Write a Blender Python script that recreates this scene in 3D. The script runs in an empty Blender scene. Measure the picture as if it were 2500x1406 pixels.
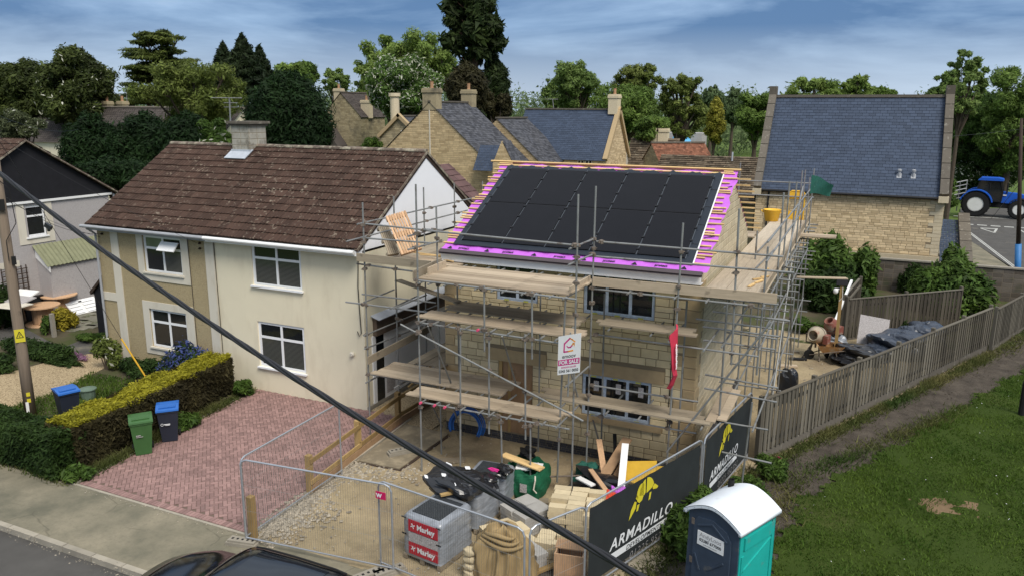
import bpy, math, random
import numpy as np
from mathutils import Vector, Matrix
random.seed(7)
rng = np.random.default_rng(7)
R = math.radians
SC = bpy.context.scene
COL = SC.collection

# ---------------------------------------------------------------- camera
YAW, PITCH, ROLL, FPX = -24.4395, 12.9276, 0.3852, 1888.555
CAM = np.array([13.7032, -19.1178, 9.3204])
_a, _b, _c = R(YAW), R(PITCH), R(ROLL)
_w = np.array([math.sin(_a) * math.cos(_b), math.cos(_a) * math.cos(_b), -math.sin(_b)])
_r = np.array([math.cos(_a), -math.sin(_a), 0.0])
_u = np.cross(_r, _w)
_r, _u = _r * math.cos(_c) + _u * math.sin(_c), -_r * math.sin(_c) + _u * math.cos(_c)
cd = bpy.data.cameras.new('camera')
cd.sensor_fit = 'HORIZONTAL'
cd.sensor_width = 36.0
cd.lens = FPX * 36.0 / 2500.0
cd.clip_start = 0.1
cd.clip_end = 3000
cam = bpy.data.objects.new('camera', cd)
COL.objects.link(cam)
cam.matrix_world = Matrix(((_r[0], _u[0], -_w[0], CAM[0]), (_r[1], _u[1], -_w[1], CAM[1]),
                           (_r[2], _u[2], -_w[2], CAM[2]), (0, 0, 0, 1)))
SC.camera = cam

# ---------------------------------------------------------------- world, sun, exposure
SUN_EL, SUN_AZ = R(52), R(128)          # azimuth clockwise from +Y
wd = bpy.data.worlds.new('World')
SC.world = wd
wd.use_nodes = True
wn, wl = wd.node_tree.nodes, wd.node_tree.links
bg = wn['Background']
bg.inputs['Strength'].default_value = 0.12
sky = wn.new('ShaderNodeTexSky')
sky.sky_type = 'NISHITA'
sky.sun_disc = False
sky.sun_elevation = SUN_EL
sky.sun_rotation = SUN_AZ
tc = wn.new('ShaderNodeTexCoord')
mp = wn.new('ShaderNodeMapping')
mp.inputs['Rotation'].default_value = (R(4), R(3), R(25))
mp.inputs['Scale'].default_value = (1.5, 1.5, 7.5)
wl.new(tc.outputs['Generated'], mp.inputs['Vector'])
nz = wn.new('ShaderNodeTexNoise')
nz.inputs['Scale'].default_value = 1.7
nz.inputs['Detail'].default_value = 8
nz.inputs['Roughness'].default_value = 0.56
nz.inputs['Distortion'].default_value = 0.35
wl.new(mp.outputs['Vector'], nz.inputs['Vector'])
cr = wn.new('ShaderNodeValToRGB')       # dark slate-blue cloud to pale cloud
cr.color_ramp.elements[0].position = 0.43
cr.color_ramp.elements[0].color = (0.50, 1.10, 2.25, 1)
cr.color_ramp.elements[1].position = 0.63
cr.color_ramp.elements[1].color = (1.85, 2.75, 4.1, 1)
e3 = cr.color_ramp.elements.new(0.80)
e3.color = (3.5, 4.1, 4.9, 1)
wl.new(nz.outputs['Fac'], cr.inputs['Fac'])
sx = wn.new('ShaderNodeSeparateXYZ')
wl.new(tc.outputs['Generated'], sx.inputs['Vector'])
hz = wn.new('ShaderNodeMapRange')       # pale band of cloud towards the horizon
hz.inputs['From Min'].default_value = 0.02
hz.inputs['From Max'].default_value = 0.10
hz.inputs['To Min'].default_value = 0.62
hz.inputs['To Max'].default_value = 0.0
wl.new(sx.outputs['Z'], hz.inputs['Value'])
m1 = wn.new('ShaderNodeMixRGB')
m1.inputs['Color2'].default_value = (3.7, 4.3, 5.0, 1)
wl.new(hz.outputs['Result'], m1.inputs['Fac'])
wl.new(cr.outputs['Color'], m1.inputs['Color1'])
up = wn.new('ShaderNodeMapRange')       # overhead the cloud deck is thick and pale grey
up.inputs['From Min'].default_value = 0.22
up.inputs['From Max'].default_value = 0.6
up.inputs['To Max'].default_value = 0.8
wl.new(sx.outputs['Z'], up.inputs['Value'])
m3 = wn.new('ShaderNodeMixRGB')
m3.inputs['Color2'].default_value = (5.8, 6.0, 6.2, 1)
wl.new(up.outputs['Result'], m3.inputs['Fac'])
wl.new(m1.outputs['Color'], m3.inputs['Color1'])
m2 = wn.new('ShaderNodeMixRGB')
m2.inputs['Fac'].default_value = 0.93
wl.new(sky.outputs['Color'], m2.inputs['Color1'])
wl.new(m3.outputs['Color'], m2.inputs['Color2'])
wl.new(m2.outputs['Color'], bg.inputs['Color'])

sd = bpy.data.lights.new('sun', 'SUN')
sd.energy = 2.3
sd.angle = R(24)
sd.color = (1.0, 0.94, 0.85)
so = bpy.data.objects.new('sun', sd)
COL.objects.link(so)
_sd = Vector((math.sin(SUN_AZ) * math.cos(SUN_EL), math.cos(SUN_AZ) * math.cos(SUN_EL), math.sin(SUN_EL)))
so.rotation_euler = _sd.to_track_quat('Z', 'Y').to_euler()
so.location = (20, -20, 40)

vs = SC.view_settings
vs.view_transform = 'Standard'
vs.look = 'None'
vs.exposure = 0.58
vs.gamma = 1.0

# ---------------------------------------------------------------- measuring helpers: where a sight line meets a plane of the place
def ray(px, py): return _w + _r * (px - 1250) / FPX - _u * (py - 703) / FPX
def G(px, py, z=0.0):
    d = ray(px, py); return CAM + d * (z - CAM[2]) / d[2]
def atY(px, py, y):
    d = ray(px, py); return CAM + d * (y - CAM[1]) / d[1]
def atX(px, py, x):
    d = ray(px, py); return CAM + d * (x - CAM[0]) / d[0]
def D(px, py, t): return CAM + ray(px, py) * t

# ---------------------------------------------------------------- materials
class NT:
    def __init__(s, name):
        s.m = bpy.data.materials.new(name); s.m.use_nodes = True
        s.n = s.m.node_tree.nodes; s.l = s.m.node_tree.links
        s.p = s.n['Principled BSDF']
    def new(s, t, **kw):
        n = s.n.new(t)
        for k, v in kw.items():
            if k in n.inputs: n.inputs[k].default_value = v
            else: setattr(n, k, v)
        return n
    def noise(s, scale, detail=4, rough=.55, co=None, dist=0.0):
        n = s.new('ShaderNodeTexNoise', Scale=scale, Detail=detail, Roughness=rough, Distortion=dist)
        s.l.new(co if co else s.co(), n.inputs['Vector']); return n.outputs['Fac']
    def co(s, scale=None):
        if not hasattr(s, '_tc'): s._tc = s.n.new('ShaderNodeTexCoord')
        if scale is None: return s._tc.outputs['Object']
        m = s.new('ShaderNodeMapping', Scale=scale); s.l.new(s._tc.outputs['Object'], m.inputs['Vector'])
        return m.outputs['Vector']
    def ramp(s, fac, stops):
        r = s.n.new('ShaderNodeValToRGB'); e = r.color_ramp.elements
        while len(e) < len(stops): e.new(0.5)
        for i, (p, c) in enumerate(stops):
            e[i].position = p; e[i].color = (c, c, c, 1) if isinstance(c, (int, float)) else (*c, 1)
        s.l.new(fac, r.inputs['Fac']); return r.outputs['Color']
    def mix(s, fac, a, b, bt='MIX'):
        m = s.n.new('ShaderNodeMixRGB'); m.blend_type = bt
        for i, v in (('Fac', fac), ('Color1', a), ('Color2', b)):
            if isinstance(v, (int, float)): m.inputs[i].default_value = v if i == 'Fac' else (v, v, v, 1)
            elif isinstance(v, tuple): m.inputs[i].default_value = (*v, 1)
            else: s.l.new(v, m.inputs[i])
        return m.outputs['Color']
    def island(s):
        g = s.n.new('ShaderNodeNewGeometry'); return g.outputs['Random Per Island']
    def bump(s, fac, strength=.3, dist=.02):
        b = s.new('ShaderNodeBump', Strength=strength, Distance=dist)
        s.l.new(fac, b.inputs['Height']); s.l.new(b.outputs['Normal'], s.p.inputs['Normal'])
    def out(s, col, rough=.8, spec=.3, metal=0.0):
        if isinstance(col, tuple): s.p.inputs['Base Color'].default_value = (*col, 1)
        else: s.l.new(col, s.p.inputs['Base Color'])
        if isinstance(rough, (int, float)): s.p.inputs['Roughness'].default_value = rough
        else: s.l.new(rough, s.p.inputs['Roughness'])
        s.p.inputs['Specular IOR Level'].default_value = spec
        s.p.inputs['Metallic'].default_value = metal
        return s.m

def sc3(c, k): return tuple(max(0, min(1, v * k)) for v in c)

def plain(name, c, rough=.7, var=.15, scale=3.0, isl=0.0, bump=0.0, bscale=30, spec=.3, metal=0.0, stretch=None, dirt=None):
    t = NT(name)
    f = t.noise(scale, 5, .6, t.co(stretch) if stretch else None)
    col = t.mix(f, sc3(c, 1 - 2 * var), sc3(c, 1 + 2 * var))
    if isl:
        col = t.mix(1.0, col, t.ramp(t.island(), [(0, 1 - isl), (1, 1 + isl)]), 'MULTIPLY')
    if dirt:
        col = t.mix(t.ramp(t.noise(dirt[1], 6, .65), [(dirt[2], 0.0), (dirt[2] + .15, 1.0)]), col, dirt[0])
    if bump: t.bump(t.noise(bscale, 4, .6), bump)
    return t.out(col, rough, spec, metal)

def leafmat(name, c, c2=None, isl=.5, rough=.65, scale=.35):
    t = NT(name)
    c2 = c2 or sc3(c, 1.6)
    f = t.ramp(t.noise(scale, 3, .5), [(.35, 0.0), (.65, 1.0)])
    col = t.mix(f, c, c2)
    col = t.mix(1.0, col, t.ramp(t.island(), [(0, 1 - isl), (1, 1 + isl)]), 'MULTIPLY')
    m = t.out(col, rough, .2)
    tr = t.n.new('ShaderNodeBsdfTranslucent'); t.l.new(col, tr.inputs['Color'])
    mx = t.n.new('ShaderNodeMixShader'); mx.inputs[0].default_value = .4
    t.l.new(t.p.outputs[0], mx.inputs[1]); t.l.new(tr.outputs[0], mx.inputs[2])
    t.l.new(mx.outputs[0], t.n['Material Output'].inputs['Surface'])
    return m

M = {}
def tilemat(name, c, c2, lich, isl=.35, lsc=7.0, lth=.63, rough=.9):
    t = NT(name)
    col = t.mix(t.noise(1.2, 4), c, c2)
    col = t.mix(1.0, col, t.ramp(t.island(), [(0, 1 - isl), (1, 1 + isl)]), 'MULTIPLY')
    sp = t.ramp(t.noise(lsc, 6, .7), [(lth, 0.0), (lth + .05, 1.0)])
    big = t.ramp(t.noise(.5, 3), [(.4, .25), (.6, 1.0)])
    col = t.mix(t.mix(1.0, sp, big, 'MULTIPLY'), col, lich)
    t.bump(t.noise(40, 4), .3, .01)
    return t.out(col, rough, .2)
M['roof_tile'] = tilemat('brown roof tile', (.042, .025, .0185), (.072, .042, .031), (.21, .17, .13), .24, 6, .575)
M['plum_tile'] = tilemat('plum roof tile', (.10, .058, .056), (.135, .085, .08), (.2, .17, .15), .18, 9, .74)
M['slate'] = tilemat('blue slate', (.040, .056, .088), (.052, .070, .108), (.10, .11, .12), .16, 6, .80, .62)
M['old_slate'] = tilemat('weathered slate', (.052, .056, .07), (.085, .085, .09), (.15, .15, .14), .42, 5, .64, .7)
M['stone_slate'] = tilemat('stone roof slate', (.075, .058, .04), (.13, .10, .07), (.25, .22, .16), .5, 5, .58)
M['dull_tile'] = tilemat('dull brown tile', (.055, .047, .044), (.08, .068, .06), (.2, .18, .15), .25, 5, .7)
M['red_tile'] = tilemat('red clay tile', (.15, .062, .038), (.22, .10, .06), (.24, .2, .14), .4, 5, .62)
def stonemat(name, c, isl=.22, dirt=None):
    t = NT(name)
    col = t.mix(t.noise(6, 5), sc3(c, .82), sc3(c, 1.15))
    r = t.island()
    col = t.mix(1.0, col, t.ramp(r, [(0, (1 - isl, 1 - isl * 1.1, 1 - isl * 1.3)), (.5, (1, 1, 1)), (1, (1 + isl, 1 + isl, 1 + isl * .9))]), 'MULTIPLY')
    col = t.mix(1.0, col, t.ramp(t.n.new('ShaderNodeObjectInfo').outputs['Random'], [(0, .88), (1, 1.1)]), 'MULTIPLY')
    if dirt: col = t.mix(t.ramp(t.noise(dirt[1], 5, .6), [(dirt[2], 0.0), (dirt[2] + .2, .8)]), col, dirt[0])
    t.bump(t.noise(25, 5, .7), .5, .015)
    return t.out(col, .9, .2)
M['new_stone'] = stonemat('cream walling stone', (.58, .485, .31), .15)
M['ashlar'] = stonemat('smooth buff dressed stone', (.44, .33, .19), .09)
M['gable_block'] = stonemat('pale gable block', (.55, .47, .33), .11)
M['hall_stone'] = stonemat('hall rubble stone', (.62, .485, .30), .22)
M['mid_stone'] = stonemat('golden rubble stone', (.53, .41, .24), .2, ((.3, .24, .15), .45, .62))
M['grey_stone'] = stonemat('weathered stone', (.36, .30, .19), .2, ((.10, .09, .07), .8, .5))
M['coping'] = stonemat('lichened coping stone', (.125, .11, .09), .12, ((.34, .32, .27), 5.0, .58))
M['mortar'] = plain('mortar', (.22, .175, .115), .95, .12, 8)
M['mortar_dark'] = plain('dark mortar', (.17, .14, .10), .95, .12, 8)
M['block_dark'] = stonemat('dark concrete block', (.115, .10, .085), .3, ((.05, .06, .03), 1.5, .52))
M['brick_dark'] = plain('dark engineering brick', (.055, .055, .062), .7, .15, 5, .3)
def rendermat(name, c, sp=None, stain=None):
    t = NT(name)
    col = t.mix(t.noise(.7, 5, .6), sc3(c, .9), sc3(c, 1.08))
    if sp:
        col = t.mix(t.ramp(t.noise(48, 2, .6), [(.35, 1.0), (.47, .0)]), col, sc3(c, .5))
        col = t.mix(t.ramp(t.noise(40, 2, .6), [(.55, .0), (.66, .9)]), col, sp)
    if stain:
        st = t.noise(1.1, 7, .65, t.co((1.6, 1.6, .55)))
        col = t.mix(t.ramp(st, [(.5, 0.0), (.7, .5)]), col, stain)
    t.bump(t.noise(60, 3, .6), .35 if sp else .12, .01)
    return t.out(col, .92, .15)
M['cream'] = rendermat('cream painted render', (.74, .675, .51), None, (.58, .51, .37))
M['pebble'] = rendermat('brown pebbledash', (.39, .315, .185), (.56, .47, .31))
M['greydash'] = rendermat('grey pebbledash', (.40, .375, .37), (.58, .56, .55))
M['trim'] = rendermat('off white band', (.62, .58, .49), None, (.4, .35, .26))
M['white_clad'] = plain('white gable cladding', (.85, .86, .89), .5, .02, 2)
M['upvc'] = plain('white window plastic', (.80, .81, .82), .35, .02, 2, spec=.5)
M['film'] = plain('window frame with pale blue film', (.46, .54, .66), .4, .28, 9, spec=.4)
M['yellow_tape'] = plain('yellow green sticker', (.5, .5, .08), .5, .05)
M['grey_pvc'] = plain('grey plastic gutter', (.33, .34, .36), .5, .12, 4)
M['black_pvc'] = plain('black plastic', (.018, .018, .02), .45, .1)
M['clad_black'] = plain('black boarded gable', (.012, .012, .015), .75, .2, 3)
M['brown_board'] = plain('brown stained board', (.13, .095, .07), .8, .2, 4); M['dark_timber'] = plain('dark brown timber', (.05, .033, .024), .8, .2, 4)
M['lead'] = plain('lead flashing', (.42, .45, .5), .45, .15, 6)
def glass(name, c, blinds=0):
    t = NT(name)
    col = t.mix(t.noise(1.5, 3), sc3(c, .4), sc3(c, 1.5))
    if blinds:
        w = t.new('ShaderNodeTexWave', bands_direction='Z', Scale=7.5); t.l.new(t.co(), w.inputs['Vector'])
        col = t.mix(t.ramp(w.outputs['Fac'], [(.45, 0.0), (.6, .8)]), col, (.13, .13, .115))
    return t.out(col, .06, .55)
M['glass'] = glass('window glass', (.014, .016, .018))
M['glass_blind'] = glass('window glass with slatted blind behind', (.025, .028, .026), 1)
M['glass_green'] = glass('window glass over green curtain', (.16, .19, .13))
M['metal'] = plain('galvanised scaffold tube', (.235, .24, .235), .55, .2, 4, .3, metal=.35, spec=.35, dirt=((.10, .075, .055), 3.0, .56))
M['coupler'] = plain('rusty scaffold coupler', (.17, .14, .115), .7, .25, 12, .3, metal=.3)
M['heras'] = plain('galvanised fence tube', (.40, .42, .45), .4, .1, 5, metal=.55, spec=.5)
M['wire'] = plain('fence wire', (.22, .22, .21), .5, .1, metal=.4)
def wood(name, c, isl=.2, stretch=(1.2, 14, 14), knots=True):
    t = NT(name)
    f = t.noise(1.6, 6, .65, t.co(stretch))
    col = t.mix(f, sc3(c, .6), sc3(c, 1.35))
    col = t.mix(1.0, col, t.ramp(t.island(), [(0, 1 - isl), (1, 1 + isl)]), 'MULTIPLY'); col = t.mix(1.0, col, t.ramp(t.n.new('ShaderNodeObjectInfo').outputs['Random'], [(0, (.74, .72, .70)), (1, (1.16, 1.16, 1.16))]), 'MULTIPLY')
    if knots: col = t.mix(t.ramp(t.noise(2.6, 3, .6), [(.64, 0.0), (.72, .6)]), col, sc3(c, .42))
    t.bump(f, .2, .01)
    return t.out(col, .85, .2)
M['board'] = wood('scaffold board timber', (.40, .325, .235), .16)
M['board_grey'] = wood('weathered scaffold board', (.29, .245, .18), .2)
M['board_y'] = wood('scaffold board timber lengthwise', (.47, .40, .305), .18, (14, 1.2, 14))
M['batten'] = wood('yellow roofing batten', (.62, .43, .20), .18)
M['timber'] = wood('treated pine', (.36, .245, .105), .15, (6, 6, 1.5))
M['pallet'] = wood('pallet timber', (.50, .32, .19), .25, (9, 9, 2))
M['ply'] = wood('old plywood', (.33, .21, .12), .1, (4, 4, 1.5))
M['fence_wood'] = wood('weathered fence board', (.122, .11, .088), .45, (14, 14, .6)); M['fence_shaded'] = wood('fence board darkened for shade', (.085, .075, .06), .4, (9, 9, .6))  # inner fence wood: overcast shade is put into this darker board colour
M['pole_wood'] = wood('old pole timber', (.20, .155, .115), .1, (12, 12, .7))
M['concrete'] = plain('concrete', (.27, .245, .20), .9, .15, 5, .1, bump=.3)
M['membrane'] = plain('bright purple roof membrane', (.50, .13, .62), .55, .06, 4)
M['membrane_edge'] = plain('dark brown grey membrane edge', (.075, .06, .065), .7, .1)
M['tray'] = plain('dark flashing tray', (.017, .023, .033), .5, .15, 6, spec=.25)
M['solar'] = None
t = NT('black solar cells')
br = t.new('ShaderNodeTexWave', bands_direction='X', Scale=6.2); t.l.new(t.co(), br.inputs['Vector'])
t.out(t.mix(t.ramp(br.outputs['Fac'], [(.02, .35), (.06, 0.0)]), t.mix(t.noise(2, 3), (.0055, .006, .0085), (.0085, .009, .012)), (.012, .014, .018)), .40, .12)
M['solar'] = t.m
M['solar_frame'] = plain('black panel frame', (.008, .008, .01), .4, .05)
M['white_paint'] = plain('white paint', (.78, .78, .77), .5, .05, 4)
M['asphalt'] = plain('asphalt', (.078, .074, .068), .92, .22, 1.1, bump=.5, bscale=90, dirt=((.17, .155, .12), .5, .58))
t = NT('old tarmac pavement')
col = t.mix(t.ramp(t.noise(.8, 7, .65), [(.33, 0.0), (.66, 1.0)]), (.125, .12, .088), (.25, .222, .16))
col = t.mix(t.ramp(t.noise(14, 4, .7), [(.5, 0.0), (.75, .5)]), col, (.12, .11, .09))
vo = t.new('ShaderNodeTexVoronoi', feature='DISTANCE_TO_EDGE', Scale=.8)
wv = t.mix(.35, t.co(), t.new('ShaderNodeTexNoise', Scale=2.5, Detail=5).outputs['Color'])
t.l.new(wv, vo.inputs['Vector'])
col = t.mix(t.ramp(vo.outputs['Distance'], [(.0, .5), (.010, 0.0)]), col, t.mix(t.ramp(t.noise(.6, 3), [(.52, 0.0), (.58, 1.0)]), col, (.07, .065, .05)))
t.bump(t.noise(50, 4), .4, .01); M['paving'] = plain('mossy paving slab', (.17, .16, .125), .9, .2, 3, .2, dirt=((.07, .085, .035), 1.6, .52)); M['earth'] = plain('bare brown earth', (.17, .115, .065), .95, .25, 6); M['rail'] = plain('grey panel rail', (.06, .07, .085), .5, .1); M['pavement'] = t.out(col, .95, .15)
M['faded'] = plain('faded road paint', (.42, .42, .39), .8, .2, 3); M['kerb'] = plain('concrete kerb', (.31, .28, .225), .9, .16, 3, .2, bump=.3)
M['paver'] = plain('red block paver', (.265, .165, .15), .9, .12, 1.2, .22, bump=.25, dirt=((.18, .12, .11), .8, .6))
M['paver_joint'] = plain('paver joint sand', (.14, .10, .08), .95, .1, 8)
t = NT('trampled sandy soil')
col = t.mix(t.ramp(t.noise(.9, 8, .68), [(.3, 0.0), (.68, 1.0)]), (.235, .19, .115), (.40, .32, .20))
col = t.mix(t.ramp(t.noise(.45, 5, .6, None, .6), [(.5, 0.0), (.68, .75)]), col, (.19, .145, .095))
col = t.mix(t.ramp(t.noise(22, 4, .7), [(.6, 0.0), (.7, .6)]), col, (.5, .43, .30))
t.bump(t.noise(12, 7, .7), .7, .05); M['sand'] = t.out(col, .95, .15)
t = NT('golden gravel')
vo = t.new('ShaderNodeTexVoronoi', Scale=26); t.l.new(t.co(), vo.inputs['Vector'])
col = t.mix(t.noise(60, 2), (.33, .25, .14), (.62, .50, .33))
col = t.mix(t.ramp(vo.outputs['Distance'], [(.3, 0.0), (.7, .8)]), col, (.17, .125, .07))
t.bump(vo.outputs['Distance'], -.6, .02); M['gravel'] = t.out(col, .95, .15)
t = NT('dark earth path')
col = t.mix(t.ramp(t.noise(1.5, 8, .72), [(.32, 0.0), (.68, 1.0)]), (.035, .029, .024), (.105, .088, .07))
col = t.mix(t.ramp(t.noise(30, 4, .7), [(.56, 0.0), (.68, .55)]), col, (.17, .15, .12))
t.bump(t.noise(20, 6, .7), .7, .04); M['path'] = t.out(col, .95, .15)
t = NT('short turf soil')
col = t.mix(t.noise(.6, 6, .6), (.026, .045, .008), (.05, .075, .014))
col = t.mix(t.ramp(t.noise(.35, 5), [(.58, 0.0), (.74, .5)]), col, (.11, .105, .04))
t.bump(t.noise(30, 5), .6, .05); M['turf'] = t.out(col, .95, .1)
t = NT('meadow')
col = t.mix(t.noise(.05, 6, .6), (.06, .10, .022), (.12, .17, .045))
M['meadow'] = t.out(t.mix(t.ramp(t.noise(3, 5), [(.5, 0.0), (.7, .5)]), col, (.05, .055, .02)), .95, .1)
t = NT('garden soil')
col = t.mix(t.noise(2.5, 6, .65), (.055, .046, .030), (.115, .10, .062))
M['soil'] = t.out(t.mix(t.ramp(t.noise(.8, 5), [(.46, 0.0), (.6, .75)]), col, (.05, .07, .02)), .95, .1)
M['grass'] = leafmat('grass blade', (.042, .088, .010), (.10, .155, .022), .45, .7, .5)
M['black_poly'] = plain('black polythene', (.013, .014, .017), .28, .2, 3, spec=.6)
M['blue_poly'] = plain('dark blue grey tarpaulin', (.032, .042, .062), .32, .25, 3, spec=.6)
M['cable'] = plain('black cable sheath', (.012, .012, .014), .42, .1, spec=.5)
M['text_white'] = plain('white lettering', (.72, .73, .74), .6, .02)
M['text_black'] = plain('black lettering', (.015, .015, .017), .6, .02)
M['text_red'] = plain('crimson print', (.50, .015, .10), .5, .04)
M['pink'] = plain('magenta print', (.58, .03, .22), .5, .04)
M['orange'] = plain('orange print', (.85, .33, .03), .5, .04)
M['red_paint'] = plain('dusty red paint', (.22, .075, .055), .7, .2, 4, dirt=((.27, .22, .17), 4, .47))
M['banner'] = plain('dark mesh banner', (.022, .026, .027), .8, .15, 3)
M['yellow'] = plain('bright yellow print', (.62, .53, .035), .6, .05)
M['yellow_plastic'] = plain('yellow plastic', (.78, .46, .04), .5, .12, 4, dirt=((.55, .45, .3), 4, .6))
M['green_bin'] = plain('green bin plastic', (.045, .12, .035), .5, .12, 3, spec=.4)
M['navy_bin'] = plain('dark navy bin plastic', (.02, .025, .04), .5, .12, 3, spec=.4)
M['blue_lid'] = plain('blue bin lid', (.022, .12, .42), .45, .1, 3, spec=.4)
M['rubber'] = plain('black rubber', (.012, .012, .012), .8, .15)
# ---------------------------------------------------------------- mesh building
INV = {}
def V3(p): return np.array([float(p[0]), float(p[1]), float(p[2])])
def unit(v):
    v = np.array(v, float); n = np.linalg.norm(v); return v / n if n > 1e-9 else v
class MB:
    def __init__(s): s.v = []; s.f = []
    def add(s, vs, fs):
        k = len(s.v); s.v += [tuple(map(float, p)) for p in vs]; s.f += [tuple(i + k for i in f) for f in fs]; return s
    def poly(s, *pts): return s.add(pts, [tuple(range(len(pts)))])
    def box(s, x0, y0, z0, x1, y1, z1):
        return s.add([(x0, y0, z0), (x1, y0, z0), (x1, y1, z0), (x0, y1, z0), (x0, y0, z1), (x1, y0, z1), (x1, y1, z1), (x0, y1, z1)],
                     [(0, 3, 2, 1), (4, 5, 6, 7), (0, 1, 5, 4), (1, 2, 6, 5), (2, 3, 7, 6), (3, 0, 4, 7)])
    def obox(s, c, a, b, d):
        c, a, b, d = map(V3, (c, a, b, d))
        if np.dot(np.cross(a, b), d) < 0: a = -a
        return s.add([c - a - b - d, c + a - b - d, c + a + b - d, c - a + b - d, c - a - b + d, c + a - b + d, c + a + b + d, c - a + b + d],
                     [(0, 3, 2, 1), (4, 5, 6, 7), (0, 1, 5, 4), (1, 2, 6, 5), (2, 3, 7, 6), (3, 0, 4, 7)])
    def beam(s, p, q, w, h, up=(0, 0, 1)):
        p, q = V3(p), V3(q); a = q - p; t = unit(a); sd = unit(np.cross(t, up)); u2 = np.cross(sd, t)
        return s.obox((p + q) / 2, a / 2, sd * w / 2, u2 * h / 2)
    def path(s, pts, r, n=8, cap=True):
        pts = [V3(p) for p in pts]; m = len(pts); rs = r if isinstance(r, (list, tuple, np.ndarray)) else [r] * m
        k = len(s.v); ref = None
        for i, p in enumerate(pts):
            t = unit(pts[min(i + 1, m - 1)] - pts[max(i - 1, 0)])
            if ref is None: ref = np.array([0, 0, 1.0]) if abs(t[2]) < .9 else np.array([1.0, 0, 0])
            a = unit(np.cross(t, ref)); b = np.cross(t, a); ref = np.cross(a, t)
            for j in range(n):
                g = 2 * math.pi * j / n; s.v.append(tuple(p + (a * math.cos(g) + b * math.sin(g)) * rs[i]))
        for i in range(m - 1):
            for j in range(n):
                j2 = (j + 1) % n; s.f.append((k + i * n + j, k + i * n + j2, k + (i + 1) * n + j2, k + (i + 1) * n + j))
        if cap:
            s.f.append(tuple(k + j for j in range(n))[::-1]); s.f.append(tuple(k + (m - 1) * n + j for j in range(n)))
        return s
    def tube(s, p, q, r, n=8, r2=None): return s.path([p, q], [r, r if r2 is None else r2], n)
    def prism(s, poly, vec):
        vec = V3(vec); n = len(poly); P = [V3(p) for p in poly]; Q = [p + vec for p in P]
        nr = sum((np.cross(P[i] - P[0], P[(i + 1) % n] - P[0]) for i in range(n)), np.zeros(3))
        if np.dot(nr, vec) > 0: P, Q = Q, P; 
        return s.add(P + Q, [tuple(range(n)), tuple(range(2 * n - 1, n - 1, -1))] + [(i, n + i, n + (i + 1) % n, (i + 1) % n) for i in range(n)])
    def lathe(s, prof, c=(0, 0, 0), n=16, ax=(0, 0, 1), cap=True):
        c = V3(c); ax = unit(ax); a = unit(np.cross(ax, (0, 0, 1) if abs(ax[2]) < .9 else (1, 0, 0))); b = np.cross(ax, a); k = len(s.v); m = len(prof)
        for r, z in prof:
            for j in range(n):
                g = 2 * math.pi * j / n; s.v.append(tuple(c + ax * z + (a * math.cos(g) + b * math.sin(g)) * r))
        for i in range(m - 1):
            for j in range(n):
                j2 = (j + 1) % n; s.f.append((k + i * n + j, k + i * n + j2, k + (i + 1) * n + j2, k + (i + 1) * n + j))
        if cap: s.f.append(tuple(k + j for j in range(n))[::-1]); s.f.append(tuple(k + (m - 1) * n + j for j in range(n)))
        return s
    def heap(s, c, rx, ry, h, n=28, rough=.25, rot=0.0, freq=2.2, power=2.0, seed=0):
        """a lumpy mound on the ground: grid over an ellipse"""
        rg = np.random.default_rng(seed); ph = rg.uniform(0, 6.28, (6, 3)); k = len(s.v); c = V3(c)
        for i in range(n + 1):
            for j in range(n + 1):
                u, v = 2 * i / n - 1, 2 * j / n - 1
                d = math.sqrt(u * u + v * v); mx = max(abs(u), abs(v)); q = mx / d if d > 1e-6 else 1
                u, v = u * q, v * q; d = min(1, math.sqrt(u * u + v * v))
                x, y = u * rx, v * ry; z = h * (1 - d ** power)
                nz = sum(math.sin(x * freq * (1 + a * .6) + ph[a][0]) * math.sin(y * freq * (1 + a * .5) + ph[a][1]) / (1 + a * .6) for a in range(6))
                z = max(0, z + nz * rough * h * .35 * (1 - d ** 4)); 
                cs, sn = math.cos(rot), math.sin(rot)
                s.v.append((c[0] + x * cs - y * sn, c[1] + x * sn + y * cs, c[2] + z))
        for i in range(n):
            for j in range(n):
                a = k + i * (n + 1) + j; s.f.append((a, a + n + 1, a + n + 2, a + 1))
        return s
    def build(s, name, m, parent=None, smooth=False):
        me = bpy.data.meshes.new(name)
        vs = s.v
        if parent is not None:
            iv = INV[parent.name]
            if iv is not None:
                a = np.array(vs) @ np.array(iv.to_3x3()).T + np.array(iv.translation); vs = a.tolist()
            off = None
        else:
            a = np.array(vs); lo, hi = a.min(0), a.max(0); off = np.array([(lo[0] + hi[0]) / 2, (lo[1] + hi[1]) / 2, lo[2]]); vs = (a - off).tolist()
        me.from_pydata(vs, [], s.f); me.update()
        if m: me.materials.append(m)
        if smooth: me.polygons.foreach_set('use_smooth', [True] * len(me.polygons))
        o = bpy.data.objects.new(name, me); COL.objects.link(o)
        if parent is not None: o.parent = parent; INV[o.name] = INV[parent.name]
        else: o.location = off; INV[o.name] = Matrix.Translation(-Vector(off))
        return o
def tag(o, label=None, cat=None, group=None, kind=None):
    if label: o['label'] = label
    if cat: o['category'] = cat
    if group: o['group'] = group
    if kind: o['kind'] = kind
    return o
def thing(name, label, cat, loc=(0, 0, 0), rz=0.0, group=None):
    o = bpy.data.objects.new(name, None); COL.objects.link(o); o.empty_display_size = .2
    o.location = tuple(map(float, loc)); o.rotation_euler = (0, 0, rz)
    INV[o.name] = (Matrix.Translation(Vector(o.location)) @ Matrix.Rotation(rz, 4, 'Z')).inverted()
    return tag(o, label, cat, group)
def local(o): INV[o.name] = None; return o        # children of o are given in its own coordinates
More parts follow.
